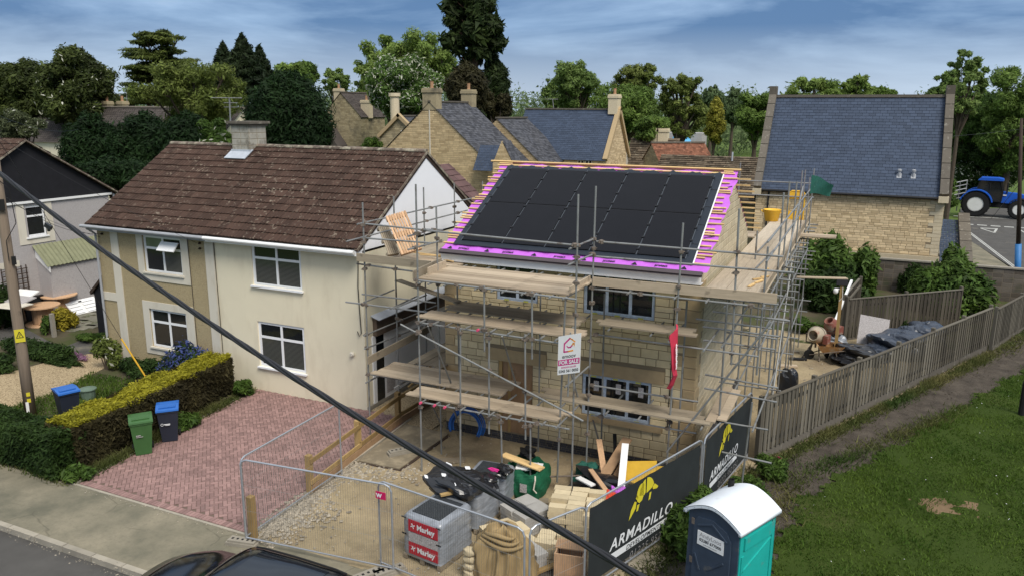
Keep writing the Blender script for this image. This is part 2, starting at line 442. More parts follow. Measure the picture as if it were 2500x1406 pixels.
def copy_tree(o, parent=None):
    c = o.copy(); COL.objects.link(c); INV[c.name] = None
    if parent is not None: c.parent = parent
    for ch in list(o.children): copy_tree(ch, c)
    return c
def np_mesh(name, V, F, m, parent=None, smooth=False):
    V = np.asarray(V, np.float32); F = np.asarray(F, np.int32); me = bpy.data.meshes.new(name); off = None
    if parent is not None:
        iv = INV[parent.name]
        if iv is not None: V = V @ np.array(iv.to_3x3(), np.float32).T + np.array(iv.translation, np.float32)
    else:
        lo, hi = V.min(0), V.max(0); off = np.array([(lo[0] + hi[0]) / 2, (lo[1] + hi[1]) / 2, lo[2]], np.float32); V = V - off
    k = F.shape[1]
    me.vertices.add(len(V)); me.vertices.foreach_set('co', V.ravel())
    me.loops.add(F.size); me.loops.foreach_set('vertex_index', F.ravel())
    me.polygons.add(len(F)); me.polygons.foreach_set('loop_start', np.arange(0, F.size, k, dtype=np.int32))
    me.update(calc_edges=True); me.validate()
    me.materials.append(m)
    o = bpy.data.objects.new(name, me); COL.objects.link(o)
    if parent is not None: o.parent = parent; INV[o.name] = INV[parent.name]
    else: o.location = tuple(map(float, off)); INV[o.name] = Matrix.Translation(-Vector(o.location))
    return o
def struct(name, mb, m, smooth=False): return tag(mb.build(name, m, None, smooth), kind='structure')
def cards(C, N, size, asp=1.6):
    """rhombic leaf faces: centre, facing and size of each"""
    C = np.asarray(C); n = len(C); N = N / np.maximum(1e-6, np.linalg.norm(N, axis=1, keepdims=True))
    rnd = rng.normal(size=(n, 3)); T = np.cross(N, rnd); T /= np.maximum(1e-6, np.linalg.norm(T, axis=1, keepdims=True)); B = np.cross(N, T)
    s_ = (size * np.clip(rng.lognormal(0, .38, n), .4, 2.1))[:, None] if np.isscalar(size) else size[:, None]
    V = np.stack([C - T * s_ * asp, C - B * s_ * .55 + T * s_ * .15, C + T * s_ * asp, C + B * s_ * .55 + T * s_ * .15], 1).reshape(-1, 3)
    return V, np.arange(4 * n).reshape(n, 4)
def rdir(n):
    v = rng.normal(size=(n, 3)); return v / np.linalg.norm(v, axis=1, keepdims=True)
def lettering(s, size, m, parent, o, xd, yd, name='lettering', bold=0.0, shear=0.0, align='LEFT', wide=1.0, depth=.003, spacing=1.0):
    cu = bpy.data.curves.new(name, 'FONT'); cu.body = s; cu.size = size; cu.offset = bold; cu.shear = shear; cu.align_x = align
    cu.extrude = 0.0; cu.resolution_u = 4; cu.space_character = spacing
    ob = bpy.data.objects.new(name, cu); me = bpy.data.meshes.new_from_object(ob); bpy.data.objects.remove(ob)
    mb = MB(); xd, yd = unit(xd), unit(yd); nd = np.cross(xd, yd); o = V3(o)
    mb.v = [tuple(o + xd * v.co[0] * wide + yd * v.co[1]) for v in me.vertices]; mb.f = [tuple(p.vertices) for p in me.polygons]
    bpy.data.meshes.remove(me); bpy.data.curves.remove(cu)
    k = len(mb.v); top = [tuple(V3(v) + nd * depth) for v in mb.v]      # give the print a real thickness
    mb.v = top
    return mb.build(name, m, parent)
# ---------------------------------------------------------------- building skins
def stones(mb, o, u, nrm, rows, span, wr, raise_=.012, joint=.012, up=(0, 0, 1)):
    """coursed stones: rows = [(z0,z1)], span(zmid) = [(u0,u1)], wr = (min,max) length"""
    o, u, nrm, up = V3(o), unit(u), unit(nrm), unit(up)
    flip = np.dot(np.cross(u, up), nrm) < 0
    for z0, z1 in rows:
        for (a, b) in span((z0 + z1) / 2):
            x = a
            while x < b - .02:
                w = random.uniform(*wr); e = x + w
                if b - e < wr[0] * .7: e = b
                if e - x > joint * 2:
                    j = joint / 2; h = raise_ * random.uniform(.6, 1.3)
                    q = [o + u * (x + j) + up * (z0 + j), o + u * (e - j) + up * (z0 + j), o + u * (e - j) + up * (z1 - j), o + u * (x + j) + up * (z1 - j)]
                    c = sum(q) / 4; k = min(.02, (z1 - z0) * .12)
                    t = [p + nrm * h + unit(c - p) * k for p in q]
                    fs = [(4, 5, 6, 7), (0, 1, 5, 4), (1, 2, 6, 5), (2, 3, 7, 6), (3, 0, 4, 7)]
                    if flip: fs = [f[::-1] for f in fs]
                    mb.add(q + t, fs)
                x = e
def courses(z0, z1, hs):
    out = []; z = z0
    while z < z1 - .03:
        h = random.choice(hs); e = z + h
        if z1 - e < min(hs) * .6: e = z1
        out.append((z, e)); z = e
    return out
def minus(iv, holes):
    out = []
    for a, b in iv:
        segs = [(a, b)]
        for (c, d) in holes:
            segs = [s for (x, y) in segs for s in ((x, min(y, c)), (max(x, d), y)) if s[1] - s[0] > .02]
        out += segs
    return out
def slates(mb, o, u, v, ul, vl, w, h, jit=.004, lift=.012, clip=None, gap=.012):
    """rows of thin slates on a slope: u along the eave, v up the slope"""
    o, u, v = V3(o), unit(u), unit(v); n = np.cross(u, v)
    if n[2] < 0: n = -n
    rows = int(round(vl / h)); h = vl / rows
    for i in range(rows):
        s0, s1 = i * h, (i + 1) * h
        a, b = (0, ul) if clip is None else clip((s0 + s1) / 2)
        x = a - (w * .5 if i % 2 else 0) - random.uniform(0, .03)
        while x < b:
            e = x + w * random.uniform(.97, 1.03); x0, x1 = max(a, x), min(b, e)
            if x1 - x0 > .02:
                l = lift + random.uniform(0, jit); g = gap / 2
                p = [o + u * (x0 + g) + v * s0 + n * l, o + u * (x1 - g) + v * s0 + n * l, o + u * (x1 - g) + v * (s1 + .004) + n * .003, o + u * (x0 + g) + v * (s1 + .004) + n * .003]
                q = [p[0] - n * l, p[1] - n * l]
                mb.add(p + q, [(0, 1, 2, 3), (4, 5, 1, 0)])
            x = e
def tiles(mb, o, u, v, ul, vl, rows, w=.30, amp=.022, lift=.035, prof=(0, .35, 1, .35, 0, .35, 1, .35, 0)):
    """interlocking concrete tiles with rolls"""
    o, u, v = V3(o), unit(u), unit(v); n = np.cross(u, v)
    if n[2] < 0: n = -n
    h = vl / rows; m = len(prof); nt = int(round(ul / w)); w = ul / nt
    for i in range(rows):
        for j in range(nt):
            dl = random.uniform(-.006, .008); dv = random.uniform(-.012, .012); vs = []
            for k, a in enumerate(prof):
                x = (j + k / (m - 1)) * w
                vs.append(o + u * x + v * (i * h + dv) + n * (lift + a * amp + dl))
            for k, a in enumerate(prof):
                x = (j + k / (m - 1)) * w
                vs.append(o + u * x + v * ((i + 1) * h + .03) + n * (.002 + a * amp * .9 + dl * .5))
            for k in range(m): vs.append(vs[k] - n * (lift + .004))
            mb.add(vs, [(k, k + 1, m + k + 1, m + k) for k in range(m - 1)] + [(2 * m + k, 2 * m + k + 1, k + 1, k) for k in range(m - 1)])
# ---------------------------------------------------------------- the setting
def sheet(name, pts, z, m, kind='structure'):
    return tag(MB().poly(*[(p[0], p[1], z) for p in pts]).build(name, m), kind=kind)
a = np.linspace(0, 2 * math.pi, 49)[:-1]
sheet('ground', [(1600 * math.cos(g), 1600 * math.sin(g)) for g in a], -.17, M['meadow'])
sheet('road', [(-90, -17), (90, -17), (90, -9.36), (-90, -9.36)], -.125, M['asphalt'])
struct('pavement', MB().box(-90, -9.24, -.2, 9.6, -7.25, 0), M['pavement'])
k = MB(); x = -70.0
while x < 60:
    k.box(x + .011, -9.372, -.2, x + .903, -9.238, .012 + random.uniform(-.003, .003)); x += .914
struct('kerb', k, M['kerb'])
struct('garden_ground', MB().box(-70, -7.25, -.2, -3.72, 14, -.004), M['soil'])
struct('back_ground', MB().box(-70, 14, -.2, 70, 27, -.008), M['soil'])
# block paved drive in herringbone
struct('driveway_bed', MB().poly((-3.78, -7.25, .002), (1.9, -7.25, .002), (1.55, 0, .002), (-4.5, 0, .002)), M['paver_joint'])
k = MB(); L, W = .20, .10; c45 = math.cos(R(45))
def drive_in(x, y, e=0.0):
    t = (y + 7.25) / 7.25
    return -7.25 + .24 < y < -.02 and -3.78 - .72 * t + .13 < x < 1.9 - .35 * t - .13
def brick(cx, cy, dx, dy, l, w):
    u = np.array([dx, dy, 0]); v = np.array([-dy, dx, 0]); g = .004; z = .006 + random.uniform(-.002, .003)
    c = np.array([cx, cy, z])
    p = [c - u * (l / 2 - g) - v * (w / 2 - g), c + u * (l / 2 - g) - v * (w / 2 - g), c + u * (l / 2 - g) + v * (w / 2 - g), c - u * (l / 2 - g) + v * (w / 2 - g)]
    t = [q + np.array([0, 0, .012]) - unit(q - c) * .006 for q in p]
    k.add(p + t, [(4, 5, 6, 7), (0, 1, 5, 4), (1, 2, 6, 5), (2, 3, 7, 6), (3, 0, 4, 7)])
for i in range(-70, 70):
    for j in range(-40, 40):
        X0, Y0 = (i + 2 * j) * W, (i - 2 * j) * W
        for (bx, by, d) in ((X0 + W, Y0 + W / 2, 0), (X0 + 2.5 * W, Y0, 1)):
            px, py = (bx - by) * c45 - 1.0, (bx + by) * c45 - 3.6
            if drive_in(px, py):
                if d == 0: brick(px, py, c45, c45, L, W)
                else: brick(px, py, -c45, c45, L, W)
for q in range(27):
    [brick(-3.7 + q * .207 + e * .103, -7.13, 0, 1, .2, .1) for e in (0, 1)]
for q in range(36):
    t = (q * .2 + .35) / 7.25
    brick(-3.71 - .72 * t, -6.9 + q * .2, 0, 1, .2, .1)
    brick(1.83 - .35 * t, -6.9 + q * .2, 0, 1, .2, .1)
struct('driveway', k, M['paver'])
k = MB().box(-3.9, -7.32, -.1, 1.95, -7.252, .016)
k.beam((-3.83, -7.25, -.04), (-4.55, 0, -.04), .06, .13); k.beam((1.94, -7.25, -.04), (1.6, 0, -.04), .06, .13)
struct('driveway_edging', k, M['kerb'])
# trampled building plot, gently uneven
def rough_sheet(name, x0, y0, x1, y1, n, m, amp, inside=None, z=0.0, fq=1.5, seed=1):
    rg = np.random.default_rng(seed); nx, ny = max(2, int((x1 - x0) / n)), max(2, int((y1 - y0) / n))
    X, Y = np.meshgrid(np.linspace(x0, x1, nx), np.linspace(y0, y1, ny)); Z = np.zeros_like(X)
    for q in range(22):
        th = rg.uniform(0, 6.28); fr = fq * rg.uniform(.5, 6); Z += np.sin((X * math.cos(th) + Y * math.sin(th)) * fr + rg.uniform(0, 6.28)) / (1 + fr * .5)
    Z = z + amp * Z / 3 + rg.normal(0, amp * .18, Z.shape)
    V = np.stack([X, Y, Z], -1).reshape(-1, 3); idx = np.arange(nx * ny).reshape(ny, nx)
    F = np.stack([idx[:-1, :-1], idx[:-1, 1:], idx[1:, 1:], idx[1:, :-1]], -1).reshape(-1, 4)
    if inside is not None:
        c = V[F].mean(1); F = F[np.array([inside(p[0], p[1]) for p in c])]
    return tag(np_mesh(name, V, F, m), kind='structure')
def side(p, a, b): return (b[0] - a[0]) * (p[1] - a[1]) - (b[1] - a[1]) * (p[0] - a[0])
HB = [(8.3, -7.45), (9.75, -6.55), (11.45, .6), (11.75, 1.3), (18.6, 15.4), (23.5, 27)]      # boundary line of the plot
def plot_in(x, y):
    if y < -6.5: return x < 8.3 + (y + 7.45) * 1.6
    for q in range(1, len(HB) - 1):
        if HB[q][1] <= y < HB[q + 1][1]: return x < HB[q][0] + (y - HB[q][1]) / (HB[q + 1][1] - HB[q][1]) * (HB[q + 1][0] - HB[q][0]) + .08
    return False
rough_sheet('building_plot', 1.95, -7.3, 18, 15.5, .11, M['sand'], .03, lambda x, y: plot_in(x, y) and x > 1.95 - (y + 7.25) * .04 and not (3.0 < x < 10.2 and -.1 < y < 7.5), .0)
struct('plot_base', MB().poly((1.6, -7.3, -.06), (9.5, -7.3, -.06), (11.7, 1.3, -.06), (18.6, 15.4, -.06), (0, 15.4, -.06), (0, 0, -.06)), M['sand'])
BP = G(2300, 1247)
LE = [G(1880, 1420), G(1960, 1215), G(2200, 1082), G(2500, 905), G(2600, 845)]
LE = [(11.9, -9.2)] + [(p[0], p[1]) for p in LE[1:]] + [(30, 24)]
def lawn_edge(y):
    for q in range(len(LE) - 1):
        if LE[q][1] <= y < LE[q + 1][1]: return LE[q][0] + (y - LE[q][1]) / (LE[q + 1][1] - LE[q][1]) * (LE[q + 1][0] - LE[q][0])
    return 99
rough_sheet('dirt_path', 8.2, -9.23, 32, 26.5, .16, M['path'], .03, lambda x, y: not (plot_in(x - .25, y)) and x < lawn_edge(y) + .5 and not (x < 9.6 and y < -7.2 and 0), .012, seed=4)
rough_sheet('lawn', 11.2, -9.23, 30, 26, .12, M['turf'], .03, lambda x, y: x > lawn_edge(y) + .12 * math.sin(y * 3) + .1 * math.sin(y * 7.3) + .06 * math.sin(y * 19) and not ((x - BP[0]) / .5) ** 2 + ((y - BP[1]) / .24) ** 2 < .35 + .4 * math.sin(x * 11 + y * 5), .04, seed=5)
struct('lawn', MB().poly((29.9, -9.23, .03), (90, -9.23, .03), (90, 26, .03), (29.9, 26, .03)), M['turf'])
# short grass of the lawn: too many blades to count
def blades(name, pts, h, m, w=.012, lean=.6, z=.05):
    n = len(pts); P = np.column_stack([pts, np.full(n, z)]); th = rng.uniform(0, 6.28, n); hh = h * rng.uniform(.4, 1.4, n) * (1 + .45 * np.sin(pts[:, 0] * 2.1 + np.sin(pts[:, 1] * 1.3) * 2) * np.sin(pts[:, 1] * 1.7))
    s = np.column_stack([np.cos(th), np.sin(th), np.zeros(n)]) * (w * rng.uniform(.7, 1.4, n))[:, None]
    t = np.column_stack([rng.normal(0, lean, (n, 2)) * hh[:, None], hh])
    V = np.stack([P - s, P + s, P + t + s * .15, P + t - s * .15], 1).reshape(-1, 3)
    return tag(np_mesh(name, V, np.arange(4 * n).reshape(n, 4), m), kind='stuff')
g = np.column_stack([rng.uniform(11.8, 27, 230000), rng.uniform(-7, 19, 230000)])
le = np.array([lawn_edge(y) for y in np.linspace(-7, 19, 400)])
ge = np.interp(g[:, 1], np.linspace(-7, 19, 400), le) + .12 * np.sin(g[:, 1] * 3)
pat = np.sin(g[:, 0] * 1.7 + 1) * np.sin(g[:, 1] * 1.3) + .6 * np.sin(g[:, 0] * 4.1 + g[:, 1] * 3.3)
keep = (g[:, 0] > ge + rng.normal(0, .12, len(g))) & (pat + rng.normal(0, .5, len(g)) > -1.0)
struct('bare_patch', MB().poly((BP[0] - 1, BP[1] - .8, .012), (BP[0] + 1, BP[1] - .8, .012), (BP[0] + 1, BP[1] + .8, .012), (BP[0] - 1, BP[1] + .8, .012)), M['earth'])
bare = ((g[:, 0] - BP[0]) / .5) ** 2 + ((g[:, 1] - BP[1]) / .26) ** 2 < rng.uniform(.0, 1.0, len(g)) * (1 + .5 * np.sin(g[:, 0] * 9))
g = g[keep & ~bare]
blades('lawn_grass', g, .055, M['grass'], .013)
tag(bpy.data.objects['lawn_grass'], 'short mown green grass of the lawn beside the dirt path', 'grass')
q = g[rng.random(len(g)) < .0016][:160]
V, F = cards(np.column_stack([q, np.full(len(q), .11)]), np.tile([0, 0, 1.0], (len(q), 1)) + rng.normal(0, .3, (len(q), 3)), .017, 1.0)
tag(np_mesh('daisies', V, F, M['white_paint']), 'tiny white daisies scattered through the lawn', 'daisies', kind='stuff')
M['weed'] = leafmat('rough weeds', (.05, .085, .018), (.15, .14, .05), .5)
# weeds and rough grass along the fence foot, the kerb and the drive edge
def along(a, b, n, sp):
    t = rng.random(n); a, b = np.array(a), np.array(b)
    return a + (b - a) * t[:, None] + rng.normal(0, sp, (n, 2))
w = np.vstack([along((12.1, 1.5), (18.9, 15.4), 7000, .16), along((18.9, 15.4), (23.5, 26), 3000, .3), along((9.9, -6.9), (11.8, .8), 2600, .22),
               along((-3.95, -7.1), (-4.6, -.2), 4200, .13), along((12.0, -4), (12.9, 1.2), 1200, .25), along((-20, -7.35), (-4, -7.35), 1500, .1),
               along((13.0, 1.2), (17.5, 8.6), 2500, .2)])
blades('weeds', w, .12, M['weed'], .014, .8, .01)
tag(bpy.data.objects['weeds'], 'rough weeds and grass tufts along fence foot and drive edge', 'weeds')
# litter of small stones on the plot
def pebbles(name, pts, r, m):
    vs, fs = [], []; k = 0
    for (x, y) in pts:
        s = r * random.uniform(.4, 1.5); a = random.uniform(0, 6.28); c, sn = math.cos(a), math.sin(a); ln = random.uniform(.7, 1.9)
        for dx, dy, dz in ((-1, -1, 0), (1, -1, 0), (1.1, 1, 0), (-.9, 1, 0), (-.6, -.7, .9), (.7, -.5, .8), (.6, .6, .7), (-.7, .5, 1)):
            dx *= ln; vs.append((x + s * (dx * c - dy * sn), y + s * (dx * sn + dy * c), .01 + s * dz))
        fs += [tuple(i + k for i in f) for f in ((4, 5, 6, 7), (0, 1, 5, 4), (1, 2, 6, 5), (2, 3, 7, 6), (3, 0, 4, 7))]; k += 8
    return np_mesh(name, vs, fs, m)
M['rubble'] = plain('broken rubble', (.29, .255, .20), .95, .15, 6, .4)
pp = np.vstack([along((2.12, -7.1), (2.05, -3.2), 1900, .17), along((2.3, -7.2), (2.7, -5.6), 500, .3), along((2.4, -3.6), (3.6, -3.0), 300, .35)])
tag(pebbles('rubble_strip', pp, .022, M['rubble']), 'strip of broken rubble along the edge of the brick drive', 'rubble', kind='stuff')
pp = np.vstack([along((-14, -9.5), (9, -9.5), 900, .10), along((-3.8, -7.36), (1.9, -7.36), 160, .07)])
tag(pebbles('gutter_grit', pp, .008, M['rubble']), 'fine grit and gravel gathered along the kerb and drive edge', 'grit', kind='stuff')
pp = np.column_stack([rng.uniform(2, 13, 1300), rng.uniform(-7.2, 12, 1300)]); pp = pp[[plot_in(x, y) for x, y in pp]]
tag(pebbles('loose_stones', pp, .016, M['rubble']), 'loose stones scattered over the sandy building plot', 'stones', kind='stuff')
pp = np.vstack([along((9.8, -7), (12.3, 1.8), 420, .4), along((12.4, 1.8), (19.5, 15), 300, .3)])
tag(pebbles('path_stones', pp, .016, M['path']), 'small stones along the dark dirt path beside the fence', 'stones', kind='stuff')
# neighbour's garden
def gp(*px): return [tuple(G(*p)[:2]) for p in px]
sheet('gravel_bed', gp((0, 915), (110, 885), (200, 862), (262, 868), (270, 890), (150, 955), (0, 1010), (-160, 1060), (-160, 950)), .006, M['gravel'])
sheet('concrete_path', gp((-20, 792), (60, 800), (150, 850), (270, 800), (270, 850), (150, 880), (60, 850), (-20, 825)), .008, M['asphalt'])
sheet('side_gravel', [(.1, .05), (2.6, -.6), (2.7, 9), (.1, 9)], .012, M['gravel'])
k = MB()
for i in range(4):
    for j in range(3):
        q = G(178 + i * 22 + j * 4, 802 - i * 4 - j * 16)
        k.obox((q[0], q[1], .01), (.43, .09, 0), (-.10, .40, 0), (0, 0, .010 + .002 * ((i + j) % 2)))
struct('garden_paving', k, M['paving'])
g2 = np.vstack([np.column_stack([rng.uniform(-14, -4.8, 26000), rng.uniform(-7, -1.2, 26000)])])
gq = gp((0, 1005), (150, 950), (275, 880), (560, 940), (400, 1110), (150, 1180), (-60, 1160))
def in_poly(x, y, P):
    c = False; j = len(P) - 1
    for i in range(len(P)):
        if (P[i][1] > y) != (P[j][1] > y) and x < (P[j][0] - P[i][0]) * (y - P[i][1]) / (P[j][1] - P[i][1]) + P[i][0]: c = not c
        j = i
    return c
g2 = np.array([p for p in g2 if in_poly(p[0], p[1], gq)])
blades('front_garden_grass', g2, .10, M['grass'], .014, .6, .0)
tag(bpy.data.objects['front_garden_grass'], 'shaggy grass of the front garden behind the hedge', 'grass')
# far side street, markings
FR = [(21.0, 26.3), (70, 20), (70, 66), (21, 66)]
sheet('far_road', gp((2345, 572), (2470, 652), (2900, 800), (3300, 560), (2900, 510), (2345, 508)), -.02, M['asphalt'])
sheet('verge', gp((2290, 570), (2345, 570), (2468, 654), (2400, 660), (2290, 640)), -.024, M['pavement'])
k = MB()
def mark(*px):
    P = [G(*p, -.012) for p in px]; k.poly(*P)
for i in range(5): mark((2352 + i * 33, 546.5 + i * 2.2), (2376 + i * 33, 548 + i * 2.2), (2377 + i * 33, 549.8 + i * 2.2), (2353 + i * 33, 548.3 + i * 2.2))
for (a_, b_, c_, d_) in (((2392, 556.5), (2428, 568), (2428, 569.5), (2392, 558)), ((2392, 556.5), (2436, 558.5), (2436, 560), (2392, 558)), ((2430, 560), (2436, 560), (2430, 569), (2425, 567.5))): mark(a_, b_, c_, d_)
mark((2484, 556), (2500, 566), (2500, 569), (2482, 557.5))
mark((2328, 527), (2500, 536), (2500, 537), (2328, 528))
mark((2354, 558), (2478, 654), (2475, 654.5), (2352, 559)); mark((2358, 558), (2484, 654), (2481, 654.5), (2356, 558.5))
struct('road_marking', k, M['faded'])
# ---------------------------------------------------------------- houses
def wall(mb, o, u, n, w, h, holes=(), rev=.10):
    """a wall face with openings (u0,z0,u1,z1) and their reveals"""
    o, u, n = V3(o), unit(u), unit(n); z = np.array([0, 0, 1.0])
    us = sorted({0, w, *[a for q in holes for a in (q[0], q[2])]}); zs = sorted({0, h, *[a for q in holes for a in (q[1], q[3])]})
    for i in range(len(us) - 1):
        for j in range(len(zs) - 1):
            cu, cz = (us[i] + us[i + 1]) / 2, (zs[j] + zs[j + 1]) / 2
            if any(q[0] < cu < q[2] and q[1] < cz < q[3] for q in holes): continue
            mb.poly(o + u * us[i] + z * zs[j], o + u * us[i + 1] + z * zs[j], o + u * us[i + 1] + z * zs[j + 1], o + u * us[i] + z * zs[j + 1])
    for a, c, b, d in holes:
        P = [o + u * a + z * c, o + u * b + z * c, o + u * b + z * d, o + u * a + z * d]
        for i in range(4):
            p, q = P[i], P[(i + 1) % 4]; mb.poly(p, q, q - n * rev, p - n * rev)
    return mb
def window(parent, o, u, n, w, h, lights, fm, gm, fw=.055, depth=.07, sill=None, sillm=None, proud=0.0, name='window'):
    """o = lower corner on the wall face; lights = [(u0,z0,u1,z1,glass)] as fractions of the opening"""
    o, u, n = V3(o), unit(u), unit(n); z = np.array([0, 0, 1.0]); o = o - n * (depth - proud)
    f = MB()
    def bar(a, c, b, d, t=.05): f.obox(o + u * (a + b) / 2 + z * (c + d) / 2, u * (b - a) / 2, n * t / 2, z * (d - c) / 2)
    e = .012
    bar(0, 0, w, fw); bar(0, h - fw, w, h); bar(0, fw, fw, h - fw); bar(w - fw, fw, w, h - fw)
    for (a, c, b, d, g) in lights:
        a, b, c, d = a * w, b * w, c * h, d * h; s = .04
        bar(a, c, b, c + s, .062); bar(a, d - s, b, d, .062); bar(a, c + s, a + s, d - s, .062); bar(b - s, c + s, b, d - s, .062)
    fr = f.build(name, fm, parent)
    for (a, c, b, d, g) in lights:
        a, b, c, d = a * w + .03, b * w - .03, c * h + .03, d * h - .03
        MB().obox(o + u * (a + b) / 2 + z * (c + d) / 2, u * (b - a) / 2, n * .006, z * (d - c) / 2).build('pane', M[g or gm], fr)
    if sill: MB().obox(o + n * (depth * .5 + .03) + u * w / 2 - z * .03, u * (w / 2 + sill), n * .09, z * .028).build('sill', sillm or fm, fr)
    return fr
UX, NY, UY, NX = (1, 0, 0), (0, -1, 0), (0, 1, 0), (1, 0, 0)
W4 = lambda g: [(.03, .66, .5, .97, 'glass'), (.03, .03, .5, .66, g), (.5, .66, .97, .97, 'glass'), (.5, .03, .97, .66, g)]

# ---- the pair of semi-detached houses under one brown roof
H = thing('semi_detached_house', 'pair of semi-detached houses, half brown pebbledash, half cream, under one brown tiled roof', 'house', (-5.8, 3.8, 0))
hz_ = 5.06
k = wall(MB(), (-5.98, 0, -.1), UX, NY, 5.98, hz_ + .1, [(1.62, 3.76, 3.65, 5.15), (1.68, .98, 3.62, 2.54)])
k.poly((0, 0, -.1), (0, 7.66, -.1), (0, 7.66, hz_), (0, 0, hz_)).poly((0, 7.66, -.1), (-5.98, 7.66, -.1), (-5.98, 7.66, hz_), (0, 7.66, hz_))
cw = tag(k.build('wall', M['cream'], H), 'smooth cream painted wall')
k = wall(MB(), (-11.6, 0, -.1), UX, NY, 5.62, hz_ + .1, [(2.3, 3.76, 4.14, 5.06), (2.3, 1.0, 4.1, 2.42)])
k.poly((-11.6, 0, -.1), (-11.6, 7.66, -.1), (-11.6, 7.66, hz_), (-11.6, 0, hz_)).poly((-11.6, 0, hz_), (-11.6, 7.66, hz_), (-11.6, 3.83, 7.8))
tag(k.build('wall', M['pebble'], H), 'brown pebbledash wall')
window(H, (-4.36, 0, 3.66), UX, NY, 2.03, 1.39, W4('glass_blind'), M['upvc'], 'glass', sill=.05)
window(H, (-4.30, 0, .88), UX, NY, 1.94, 1.56, W4('glass_blind'), M['upvc'], 'glass', sill=.05)
u3 = W4('glass'); u3[0] = (*u3[0][:4], 'glass_green'); u3[3] = (*u3[3][:4], 'glass_blind')
fr = window(H, (-9.3, 0, 3.66), UX, NY, 1.84, 1.3, u3, M['upvc'], 'glass', sill=.06, sillm=M['trim'])
k = MB(); c = V3((-7.93, -.17, 4.66)); tl = np.array([0, -.24, -.27])
k.obox(c, (.40, 0, 0), tl * .5, np.cross((1, 0, 0), unit(tl)) * .02)
ov = k.build('open_vent', M['upvc'], fr)
window(H, (-9.3, 0, .90), UX, NY, 1.80, 1.42, W4('glass'), M['upvc'], 'glass', sill=.06, sillm=M['trim'])
def band(x0, z0, x1, z1, t=.03, y=0.0): return MB().box(x0, y - t, z0, x1, y - .001, z1)
def surround(x0, z0, x1, z1, hx0, hz0, hx1, hz1, t=.03):
    m_ = MB(); m_.box(x0, -t, z0, hx0, -.001, z1); m_.box(hx1, -t, z0, x1, -.001, z1); m_.box(hx0, -t, z0, hx1, -.001, hz0)
    if z1 > hz1 + .01: m_.box(hx0, -t, hz1, hx1, -.001, z1)
    return m_.build('window_surround', M['trim'], H)
surround(-9.6, 3.36, -7.14, 5.06, -9.3, 3.66, -7.46, 4.96)
surround(-9.6, .62, -7.14, 2.58, -9.3, .90, -7.5, 2.32)
band(-10.9, -.1, -10.52, 5.06).build('trim_band', M['trim'], H)
band(-11.6, 2.40, -10.9, 2.70).build('trim_band', M['trim'], H)
band(-6.36, -.1, -5.975, 5.06, .035).build('trim_band', M['trim'], H)
# roof
yr, zr, ye, ze = 3.83, 7.93, -.34, 5.22
sl = math.hypot(yr - ye, zr - ze); vu = ((0, (yr - ye) / sl, (zr - ze) / sl))
k = MB(); tiles(k, (-11.72, ye, ze + .02), UX, vu, 11.80, sl, 14, .3, .022, .035)
tiles(k, (-11.72, 2 * yr - ye, ze + .02), UX, (0, -vu[1], vu[2]), 11.80, sl, 14, .3)
rf = k.build('roof', M['roof_tile'], H)
k = MB().prism([(-11.7, ye + .02, ze), (-11.7, yr, zr), (-11.7, 2 * yr - ye - .02, ze), (-11.7, 2 * yr - ye - .2, ze - .05), (-11.7, yr, zr - .2), (-11.7, ye + .2, ze - .05)], (11.76, 0, 0))
k.build('roof_deck', M['dark_timber'], rf)
k = MB()
x = -11.7; i = 0
while x < .05:
    e = min(x + .44, .08); r_ = .125 + random.uniform(-.004, .008)
    pts = [(math.cos(g) * r_, math.sin(g) * r_ * .75) for g in np.linspace(0, math.pi, 8)]
    k.prism([(x, yr + a_, zr + .0 + b_) for a_, b_ in pts], (e - x - .012, 0, 0)); x = e
M['ridge'] = plain('lichened ridge tile', (.13, .10, .08), .9, .15, 5, .35, dirt=((.32, .29, .22), 4.0, .48))
k.build('ridge_tiles', M['ridge'], rf)
for s_ in (1, -1):
    y0 = yr - s_ * (yr - ye)
    MB().beam((.045, y0, ze - .02), (.045, yr, zr - .02), .07, .12, (1, 0, 0)).build('verge', M['ridge'], rf)
    MB().beam((-11.69, y0, ze - .02), (-11.69, yr, zr - .02), .07, .12, (1, 0, 0)).build('verge', M['ridge'], rf)
k = MB().prism([(.012, -.05, 5.14), (.012, 7.7, 5.14), (.012, yr, zr - .12)], (.02, 0, 0))
k.box(-.15, -.32, 5.02, .028, -.0, 5.2)
k.build('gable_cladding', M['white_clad'], H)
ch = MB().box(-8.12, 3.4, 7.3, -7.27, 4.3, 8.78)
M['chim'] = plain('pale weathered chimney block', (.36, .34, .29), .9, .15, 3, 0, bump=.4, dirt=((.17, .15, .12), 2.2, .5))
st = MB()
cz = courses(7.3, 8.74, [.225])
stones(st, (-8.12, 3.4, 0), UX, NY, cz, lambda z: [(0, .85)], (.4, .45), .008, .014)
stones(st, (-7.27, 3.4, 0), UY, NX, cz, lambda z: [(0, .9)], (.4, .45), .008, .014)
c0 = ch.build('chimney', M['mortar'], H)
st.build('chimney_block', M['chim'], c0)
k = MB().box(-8.25, 3.28, 8.76, -7.14, 4.42, 8.85).box(-8.18, 3.34, 8.68, -7.2, 4.36, 8.76); k.build('chimney_cap', M['coping'], c0)
k = MB(); y2 = 3.38
k.obox((-7.7, 3.25, 7.66), (.5, 0, 0), (0, .24, .155), (0, -.008, .012)); k.box(-8.16, 3.36, 7.5, -7.23, 3.398, 7.82); k.build('chimney_flashing', M['lead'], c0)
